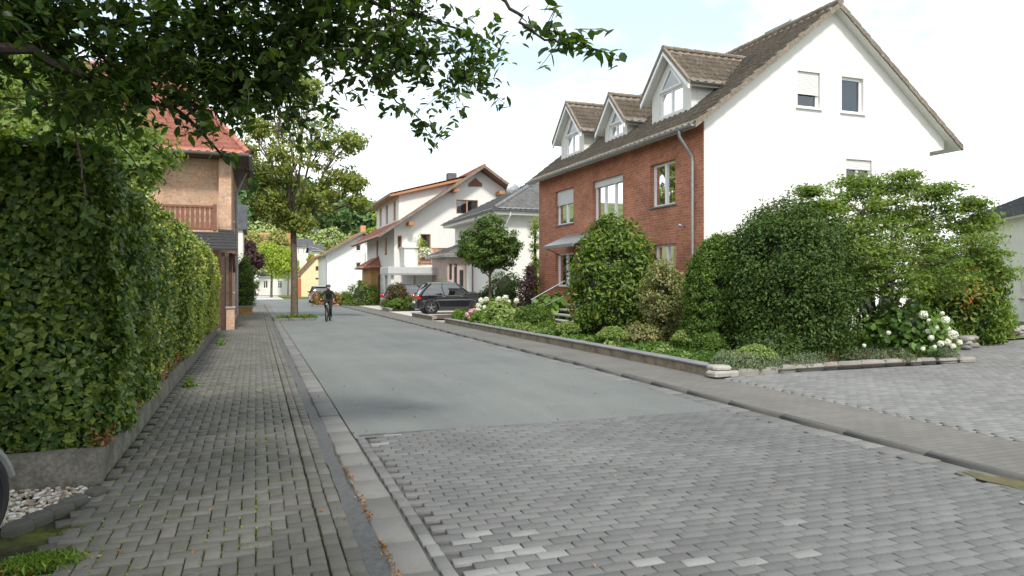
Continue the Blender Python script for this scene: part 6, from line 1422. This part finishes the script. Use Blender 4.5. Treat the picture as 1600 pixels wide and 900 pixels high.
far_tree('poplar_tree', 521, 356, 425, 19, 118, 'l_meadow', 'pale green poplar between the hillside house and white gabled house', n=7)
far_tree('garden_tree', 487, 398, 440, 9, 125, 'l_bright', 'small green tree in front of the white slope house')
far_tree('acacia_tree', 594, 330, 392, 20, 100, 'l_bright', 'bright green tree behind the white gabled house roof')
# slope scrub and forest
def mass(name, mt, label, cat, spots, size, per):
    P, Q = [], []
    for (x, y_, z_, r) in spots:
        d = rdir(per, .4); P.append(np.array([x, y_, z_])+d*r*rng.uniform(.75, 1.05, (per, 1))*np.array([1, 1, 1.15])); Q.append(d)
    P, Q = np.concatenate(P), np.concatenate(Q); return tag(leaf_obj(name, [leaves(P, Q, size, .8, spread=.6, fold=.25)], m[mt]), label, cat, kind='stuff')
sp_f = []
for i in range(5200):
    X = random.uniform(-95, 260); Y = random.uniform(215, 430); t_ = X/Y
    if t_ < -.12 or t_ > .75: continue
    r = random.uniform(3.2, 5.6); sp_f.append((X, Y, terrain(X, Y)+random.uniform(4, 9), r))
mass('forest', 'l_forest', 'dense green forest covering the hill on the horizon', 'forest', sp_f[:1700], 1.7, 62)
sp_s = []
for i in range(700):
    X = random.uniform(-22, 30); Y = random.uniform(165, 212); r = random.uniform(1.2, 2.6); sp_s.append((X, Y, terrain(X, Y)+r*.5, r))
mass('scrub', 'l_meadow', 'pale green scrub on the slope below the forest', 'scrub', sp_s, .8, 55)
# tree line right of the white house seen low
# --- right side beds, far to near
sh('mixed_shrub', 566, 443, 26, 54, DOME, 'l_laurel', 'wide mound of mixed green shrubs before the yellow brick annex', size=.12, K=70, per=42, rc=.3)
sh('low_shrub', 538, 458, 12, 57, DOME, 'l_box', 'low green shrub left of the mixed shrub mound', size=.12, K=30, per=40, rc=.25)
sh('small_conifer', 562, 436, 6, 56, CONE, 'l_thuja', 'small dark conifer tip above the mixed shrub mound', size=.1, K=30, per=40, rc=.15)
sh('bronze_bush', 620, 443, 16, 44.3, BALL, 'l_brown', 'round bronze leaved bush at the end of the driveway', size=.1, K=70, per=50, rc=.18)
sh('clipped_ball', 623, 467, 13.5, 42.9, BALL, 'l_box', 'bright green clipped ball below the bronze bush', size=.06, K=70, per=50, rc=.1)
sh('clipped_ball', 603, 469, 8, 43.6, BALL, 'l_thuja', 'darker green small ball left of the bright clipped ball', size=.06, K=40, per=45, rc=.1)
sh('green_bush', 645, 461, 11, 42.6, BALL, 'l_laurel', 'mid green bush between the bright clipped ball and black crossover', size=.08, K=50, per=45, rc=.14)
sh('clipped_hedge', 690, 436, 20, 44, DOME, 'l_sedum', 'yellow green low clipped bush behind the black crossover roof', size=.09, K=60, per=45, rc=.2)
# red flower bed on the road
for i, (u, hp, lb) in enumerate(((499, 8, 'coral flowering shrub left of the cyclist'), (522, 9, 'coral flowering shrub right of the cyclist'))):
    t = sh('flowering_shrub', u, 458+i*0, hp, 54, DOME, 'l_laurel', lb, size=.12, K=40, per=30, rc=.2, dz=.1, group=None)
    p = at(u, 54, .15); pt = revolve_clumps(p, .85, sc(DOME, hp/FP*54*1.06), 26, 26, .14, .12, docore=False); leaf_obj('blossoms', pt, m['p_red'], t)
b = MB(); pl, pr_ = at(489, 53), at(533, 53); b.box(pl.x, pl.y-.3, gz(53)-.05, 6.0, pl.y+1.9, gz(53)+.1); tag(b.build('road_planting_bed', m['kerb'], loc=(pl.x, pl.y, gz(53)), bevel=.02), 'pale kerbed planting bed narrowing the road behind the cyclist', 'planter')
# round crowned tree
p = at(765, 32, .1); crown_tree('round_crowned_tree', p, zof(425, 32)-p.z, .085, [tuple(cam(u, v, 32+dd))+(r/FP*32,) for u, v, r, dd in ((762, 378, 32, 0), (742, 375, 26, .3), (785, 375, 26, -.2), (765, 352, 20, 0), (748, 400, 22, -.4), (785, 402, 22, 0), (765, 410, 20, .5), (730, 392, 14, 0), (798, 385, 14, 0), (762, 385, 30, .8), (762, 385, 30, -.8))],
    m['l_round'], 'small round crowned evergreen tree in the bed right of the black crossover', size=.1, K=50, per=44, rc=.2)
sh('dark_shrub', 790, 425, 30, 35, BALL, 'l_dark', 'dark green shrub behind the round crowned tree trunk', size=.1, K=80, per=45, rc=.25)
sh('dark_shrub', 765, 445, 14, 35.5, BALL, 'l_dark', 'small dark shrub hiding the nose of the black crossover', size=.1, K=40, per=45, rc=.2)
sh('purple_shrub', 827, 417, 15, 31, EGG, 'l_purple', 'purple leaved shrub beside the far corner of the red brick house', size=.08, K=90, per=50, rc=.17, cr=.5)
sh('columnar_shrub', 836, 340, 7.5, 34, [(0, .8), (.3, 1), (.7, .8), (1, .2)], 'l_bright', 'tall narrow pale green shrub between brick house and grey roof house', size=.09, K=80, per=40, rc=.16, cr=.4)
def flowers(t, spots, mt, size=.05, nm='blossom', per=170):
    for (p, r) in spots:
        d = rdir(per, .3); leaf_obj(nm, [leaves(np.array(p)+d*r*rng.uniform(.8, 1.05, (per, 1)), d, size, .95, fold=.1, spread=.4)], mt, t)
t = sh('white_hydrangea', 770, 468, 28, 28.5, DOME, 'l_hyd', 'white hydrangea with round flower heads around the round crowned tree base', size=.11, K=60, per=35, rc=.2)
flowers(t, [(tuple(cam(u, v, 27.9)), r_) for u, v, r_ in ((752, 470, .12), (748, 478, .12), (757, 481, .1), (760, 468, .1), (747, 484, .1), (779, 468, .12), (790, 466, .13), (795, 472, .09), (807, 470, .11), (762, 490, .08))], m['p_white'])
t = sh('pink_hydrangea', 737, 488, 10, 28, DOME, 'l_hyd', 'small pink flowering hydrangea beside the clipped balls', size=.09, K=30, per=35, rc=.12)
flowers(t, [(tuple(cam(u, v, 27.6)), r_) for u, v, r_ in ((730, 492, .1), (736, 487, .1), (741, 485, .08), (733, 497, .07))], m['p_pink'])
sh('leafy_hydrangea', 785, 473, 24, 26.6, DOME, 'l_sedum', 'yellow green broad leaved shrub in front of the white hydrangea', size=.15, K=55, per=26, rc=.2, asp=.7)
sh('clipped_ball', 748, 487, 13, 25.9, BALL, 'l_box', 'round clipped green ball nearest the short garden wall', size=.045, K=80, per=60, rc=.08)
sh('clipped_ball', 718, 484, 10, 29, BALL, 'l_box', 'small clipped green ball at the far end of the short garden wall', size=.045, K=60, per=50, rc=.08)
sh('mound_juniper', 833, 478, 30, 24.2, DOME, 'l_thuja', 'wide low fine leaved green mound behind the slate cap near the steps', size=.06, K=130, per=70, rc=.14)
sh('hosta', 861, 460, 25, 26.0, DOME, 'l_hyd', 'big leaved hosta beside the entrance steps', cat='plant', size=.3, K=30, per=9, rc=.22, asp=.75, near=True, docore=True, cr=.5)
sh('clipped_ball', 858, 503, 12, 22.6, DOME, 'l_box', 'small dark green mound left of the pale sedum near the steps', size=.045, K=60, per=50, rc=.08)
def sedum(u, vt, hp, d, label, mt='l_sedum'):
    p = at(u, d, .12); r = hp/FP*d; h = zof(vt, d)-p.z; t = thing('sedum_clump', p, label, 'plant', 'pale sedum clumps in the front garden'); n = int(120+1500*r); b = MB()
    a = rng.uniform(0, 2*PI, n); q = rng.uniform(0, 1, n)**.5; hx = np.stack([np.cos(a)*q*r*1.05, np.sin(a)*q*r*1.05, h*(1-.42*q**2)*rng.uniform(.8, 1.05, n)], 1); base = hx*np.array([.45, .45, 0]); P = []; Q = []
    for f in (.2, .35, .5, .62, .74, .84, .92):
        pp = base+(hx-base)*f; P.append(np.array(p)+np.repeat(pp, 3, 0)+rng.normal(0, .018, (n*3, 3))); Q.append(rdir(n*3, .5))
    leaf_obj('leaves', [leaves(np.concatenate(P), np.concatenate(Q), .055, .6)], m['l_hyd'] if mt == 'l_sedum' else m[mt], t)
    P = np.array(p)+np.repeat(hx, 12, 0)+rng.normal(0, 1, (n*12, 3))*np.array([.026, .026, .009]); leaf_obj('flower_heads', [leaves(P, rdir(n*12, 2), .028, .9)], m[mt], t); return t
sedum(887, 503, 18, 19.3, 'pale sedum clump nearest the entrance steps')
sedum(957, 511, 22, 16.9, 'tall pale sedum clump in front of the big laurel cone')
sedum(1072, 516, 20, 15.7, 'pale sedum clump in front of the variegated shrub')
sedum(1180, 540, 28, 12.8, 'big pale sedum clump nearest the stone edging')
sh('laurel_cone', 962, 341, 66, 20, [(0, .72), (.1, .92), (.3, 1), (.55, .93), (.78, .7), (.92, .38), (1, .06)], 'l_laurel', 'large dense egg shaped laurel in front of the red brick facade', size=.13, K=330, per=48, rc=.26, asp=.42, cr=.84)
sh('variegated_shrub', 1037, 412, 32, 17.6, [(0, .25), (.25, .5), (.45, .95), (.7, .9), (.9, .55), (1, .1)], 'l_varieg', 'loose bronze and yellow variegated shrub right of the laurel', size=.07, K=150, per=50, rc=.17, cr=.35)
sh('small_thuja', 1064, 432, 22, 18.6, CONE, 'l_thuja', 'small green thuja cone behind the variegated shrub', size=.06, K=90, per=60, rc=.14)
sh('thuja_cone', 1128, 368, 54, 15.8, [(0, .9), (.2, 1), (.5, .97), (.75, .82), (.92, .5), (1, .08)], 'l_thuja', 'fresh green thuja cone left of the big dark bush', size=.06, K=900, per=60, rc=.1, cr=.8, inner=.9)
big = at(1235, 15, .1)
sh('dark_evergreen_bush', 1234, 320, 96, 15, [(0, .8), (.12, .95), (.35, 1), (.6, .93), (.8, .72), (.93, .42), (1, .1)], 'l_dark', 'large dark evergreen bush in front of the white gable wall', size=.07, K=520, per=110, rc=.30, asp=.5, cr=.64, inner=.74)
sh('dark_mound', 1110, 523, 24, 14.9, DOME, 'l_thuja', 'dark green fine leaved mound below the thuja cone', size=.045, K=110, per=65, rc=.11)
sh('bronze_shrub', 1000, 508, 30, 17.3, DOME, 'l_varieg', 'low bronze green shrub at the foot of the variegated shrub', size=.07, K=70, per=30, rc=.15)
sh('dark_mound', 1205, 520, 40, 14.0, DOME, 'l_dark', 'dark low bush under the left side of the big evergreen', size=.07, K=90, per=50, rc=.16)
# dogwood tree on the right
pd = at(1368, 15.6, .1)
t = thing('dogwood_tree', pd, 'wide spreading multi-stemmed dogwood tree in front of the white gable', 'tree')
stem = MB(); cr_parts = []
blb = [(1345, 330, 55, 0), (1400, 320, 50, .3), (1300, 360, 48, -.2), (1450, 340, 46, .2), (1500, 385, 46, 0), (1270, 385, 30, .2), (1350, 395, 60, -.6), (1430, 405, 60, -.7), (1320, 425, 36, -.5), (1480, 430, 40, -.3), (1540, 400, 20, 0), (1340, 290, 26, .2), (1410, 285, 22, 0), (1565, 428, 11, 0), (1285, 325, 20, 0), (1470, 300, 18, 0), (1530, 350, 24, .3), (1390, 440, 40, -.9), (1300, 400, 40, .6), (1400, 370, 60, .8), (1265, 300, 10, 0), (1520, 320, 14, 0)]
for i, (u, v, rp, dd) in enumerate(blb):
    c = cam(u, v, 15.6+dd); r = rp/FP*15.6
    if i < 9:
        b = stem; s0 = pd+Vector((random.uniform(-.12, .12), random.uniform(-.1, .1), 0)); mid = Vector((s0.x+(c.x-s0.x)*.35, s0.y+(c.y-s0.y)*.35, 1.1)); b.tube([s0-Vector((0, 0, .1)), s0.lerp(mid, .5)+Vector((0, 0, .1)), mid, c], [.05, .045, .036, .012], 8)
    K = int(14+60*r); C = np.array(c)+rdir(K)*r*rng.uniform(.3, 1, (K, 1))**.5*np.array([1.1, 1.1, .8])
    for q in C[:K//3]: stem.tube([Vector(c), Vector(q)], [.01, .004], 4, cap=False)
    # flat layered sprays
    per = 44; n = K*per; ci = np.repeat(np.arange(K), per); off = rng.normal(0, 1, (n, 3))*np.array([.15, .15, .035]); P = C[ci]+off
    cr_parts.append(leaves(P, off*np.array([1, 1, 0])*1.2+np.array([0, -.1, .9]), .078, .5, droop=.2))
stem.build('stems', m['bark'], t); leaf_obj('crown', cr_parts, m['l_dogwood'], t)
# laurel hedge with orange patch
ph = at(1500, 18.5, .1); t = sh('cherry_laurel_hedge', 1494, 388, 56, 18.6, [(0, .9), (.3, 1), (.7, .97), (.9, .8), (1, .3)], 'l_laurel', 'dense dark cherry laurel hedge with an orange withered patch at the right', cat='hedge', size=.13, K=260, per=48, rc=.26, asp=.42, cr=.86, dz=.1)
c = cam(1518, 452, 17.75); n = 420; P = np.array(c)+rng.normal(0, 1, (n, 3))*np.array([.22, .12, .3]); leaf_obj('withered_leaves', [leaves(P, rdir(n)+np.array([-.4, -.8, .3]), .12, .42)], m['l_orange'], t)
sh('round_box_bush', 1566, 466, 16, 19.6, EGG, 'l_box', 'round yellow green box bush against the outbuilding wall', size=.06, K=70, per=50, rc=.12, dz=.1)
# white hydrangea near
t = sh('snowball_hydrangea', 1412, 480, 62, 14.8, [(0, .6), (.25, .9), (.5, 1), (.8, .7), (1, .3)], 'l_hyd2', 'sprawling hydrangea with large white snowball heads at the garden corner', size=.12, K=120, per=15, rc=.26, inner=.5, asp=.72, near=True, cr=.5)
flowers(t, [(tuple(cam(u, v, dd+1.05)), r_) for u, v, dd, r_ in ((1443, 492, 13.2, .085), (1477, 500, 13.0, .08), (1489, 523, 12.8, .085), (1481, 514, 13, .05), (1481, 535, 12.8, .06), (1499, 535, 12.9, .05), (1489, 541, 12.7, .05), (1470, 537, 12.8, .06), (1455, 528, 13, .05), (1462, 512, 13.1, .06), (1452, 502, 13.2, .05), (1388, 520, 12.9, .035), (1442, 545, 12.7, .035), (1460, 542, 12.7, .03), (1350, 540, 12.9, .03), (1472, 490, 13.3, .04), (1450, 518, 13.1, .045))], m['p_white'], .035)
# small white daisies behind the laurel foot etc.
# lavender / grey groundcover
def ground_cover(name, mt, label, poly, n, size, hgt, cat='ground cover', asp=.3, droop=-1.2, patches=None):
    """poly: list of (x, y, r) patches"""
    P = []
    for (x, y_, r, f) in poly:
        k = int(n*f); a = rng.uniform(0, 2*PI, k); q = rng.uniform(0, 1, k)**.5*r; hh_ = hgt*(1.15-(q/r)**2*.9)*rng.uniform(.15, 1, k)
        P.append(np.stack([x+np.cos(a)*q, y_+np.sin(a)*q*.8, .13+hh_], 1))
    P = np.concatenate(P); return tag(leaf_obj(name, [leaves(P, rdir(len(P))*np.array([[1, 1, .5]]), size, asp, droop=droop)], m[mt]), label, cat, kind='stuff')
sp_ = []
for i in range(34): u = 1125+random.uniform(0, 80); d = random.uniform(11.9, 13.2); p = at(u, d); sp_.append((max(7.6, p.x), max(10.2, p.y), .28, 1))
ground_cover('lavender', 'l_grey', 'grey green feathery lavender spilling toward the stone edging', sp_, 420, .06, .26)
sp_ = []
for i in range(80):
    x = random.uniform(8.6, 13.2); y_ = random.uniform(10.3, 11.6); sp_.append((x, y_, .26, 1))
ground_cover('creeping_juniper', 'l_grey', 'low creeping green and rust ground cover behind the stone edging', sp_, 330, .05, .2)
sp_ = [(random.uniform(9.0, 12.6), random.uniform(10.25, 10.9), .2, 1) for i in range(18)]; ground_cover('rusty_cover', 'l_brown', 'rust brown tips among the ground cover by the edging', sp_, 160, .04, .17)
sp_ = []
for i in range(240):
    y_ = random.uniform(10.4, 28); x = random.uniform(7.6, 9.3); sp_.append((x, y_, random.uniform(.14, .3), 1))
ground_cover('bed_cover', 'l_hyd2', 'mixed low green perennials filling the bed behind the slate cap', sp_, 120, .07, .12, asp=.65, droop=0)
sp_ = [(random.uniform(7.6, 8.6), random.uniform(10.6, 27), random.uniform(.12, .25), 1) for i in range(34)]; ground_cover('bed_cover_pale', 'l_sedum', 'pale green low perennials along the slate cap', sp_, 110, .06, .18, asp=.6, droop=0)
sp_ = [(random.uniform(7.6, 11.5), random.uniform(30.4, 34.4), random.uniform(.2, .35), 1) for i in range(60)]; sp_ = [q for q in sp_ if q[0] > 8.6+(q[1]-30.4)*.2]; ground_cover('bed_cover_far', 'l_hyd', 'low green plants around the round crowned tree', sp_, 90, .08, .12, asp=.6, droop=0)
sp_ = [(random.uniform(9.5, 15.5), random.uniform(11.6, 16.5), random.uniform(.3, .5), 1) for i in range(70)]; ground_cover('shade_cover', 'l_dark', 'dark low plants in the shade below the bushes', sp_, 160, .08, .3, asp=.5, droop=0)
sp_ = [(random.uniform(7.7, 11), random.uniform(56.3, 61.5), random.uniform(.3, .6), 1) for i in range(30)]; ground_cover('far_bed_cover', 'l_box', 'low green plants in the far bed before the annex', sp_, 90, .12, .4, asp=.5, droop=0)
# weeds at the wall foot, grass tuft with yellow blades, kerb debris, path weeds
def tuft(name, p, r, h, n, mt, label, size=.06, asp=.3, cat='weed', droop=-.6):
    p = Vector(p); q = rng.normal(0, 1, (n, 3))*np.array([r*.5, r*.5, 0]); q[:, 2] = np.abs(rng.normal(0, h*.5, n)); o = leaf_obj(name, [leaves(np.array(p)+q, rdir(n, .3), size, asp, droop=droop)], m[mt], loc=p); return tag(o, label, cat)
tuft('weed', G(296, 606), .1, .14, 130, 'l_box', 'leafy weed growing where the low concrete wall meets the path', .05, .6)
tuft('weed', G(346, 541), .12, .22, 110, 'l_box', 'smaller weed near the far end of the low concrete wall', .06, .5)
gt = thing('grass_tuft', G(62, 884), 'fresh green grass tuft edged with yellow and orange leaves at the lower left', 'grass')
p = G(62, 886); q = rng.normal(0, 1, (2600, 3))*np.array([.085, .055, 0]); q[:, 2] = rng.uniform(0, .055, 2600); leaf_obj('blades', [leaves(np.array(p)+q, rdir(2600)*np.array([[1, 1, .1]]), .05, .09, droop=-1.5)], m['l_box'], gt)
q = rng.normal(0, 1, (60, 3))*np.array([.13, .09, .004]); q[:, 2] = .012+np.abs(q[:, 2])*3; leaf_obj('fallen_leaves', [leaves(np.array(p)+q+np.array([.04, .0, 0]), rdir(60, 3), .04, .4)], m['l_orange'], gt)
# moss cushions in the joints of the path and dry leaves along the tar strip
Nm = 2600; x = rng.uniform(-1.15, .1, Nm); y = 3.2+9*rng.uniform(0, 1, Nm)**1.4; k = (np.sin(x*5+1)+np.sin(y*1.7)+rng.normal(0, .7, Nm)) > .4
P = np.stack([np.round(x[k]/.1)*.1+rng.normal(0, .006, k.sum()), y[k], np.full(k.sum(), .022)], 1)
tag(leaf_obj('joint_moss', [leaves(P, rdir(len(P), 2), .018, .8)], m['l_box']), 'green moss and tiny weeds in the joints of the herringbone footpath', 'moss', kind='stuff')
Nd = 420; y = 3.4+3.6*rng.uniform(0, 1, Nd)**1.3; clump = (np.sin(y*6.3)+rng.normal(0, .5, Nd)) > .1; y = y[clump]; P = np.stack([.755+rng.normal(0, .014, len(y)), y, .026+np.abs(rng.normal(0, .006, len(y)))], 1)
tag(leaf_obj('dry_leaf_litter', [leaves(P, rdir(len(P), 2), .03, .4)], m['l_dry']), 'brown dry leaf litter gathered along the kerb strip', 'leaf litter', kind='stuff')
Nd = 130; P = np.stack([rng.uniform(-1.15, 5.8, Nd), rng.uniform(3.0, 12, Nd), np.full(Nd, .028)], 1)
tag(leaf_obj('scattered_leaves', [leaves(P, rdir(Nd, 4), .03, .45)], m['l_dry']), 'a few fallen leaves and crumbs scattered over path and paving', 'leaf litter', kind='stuff')
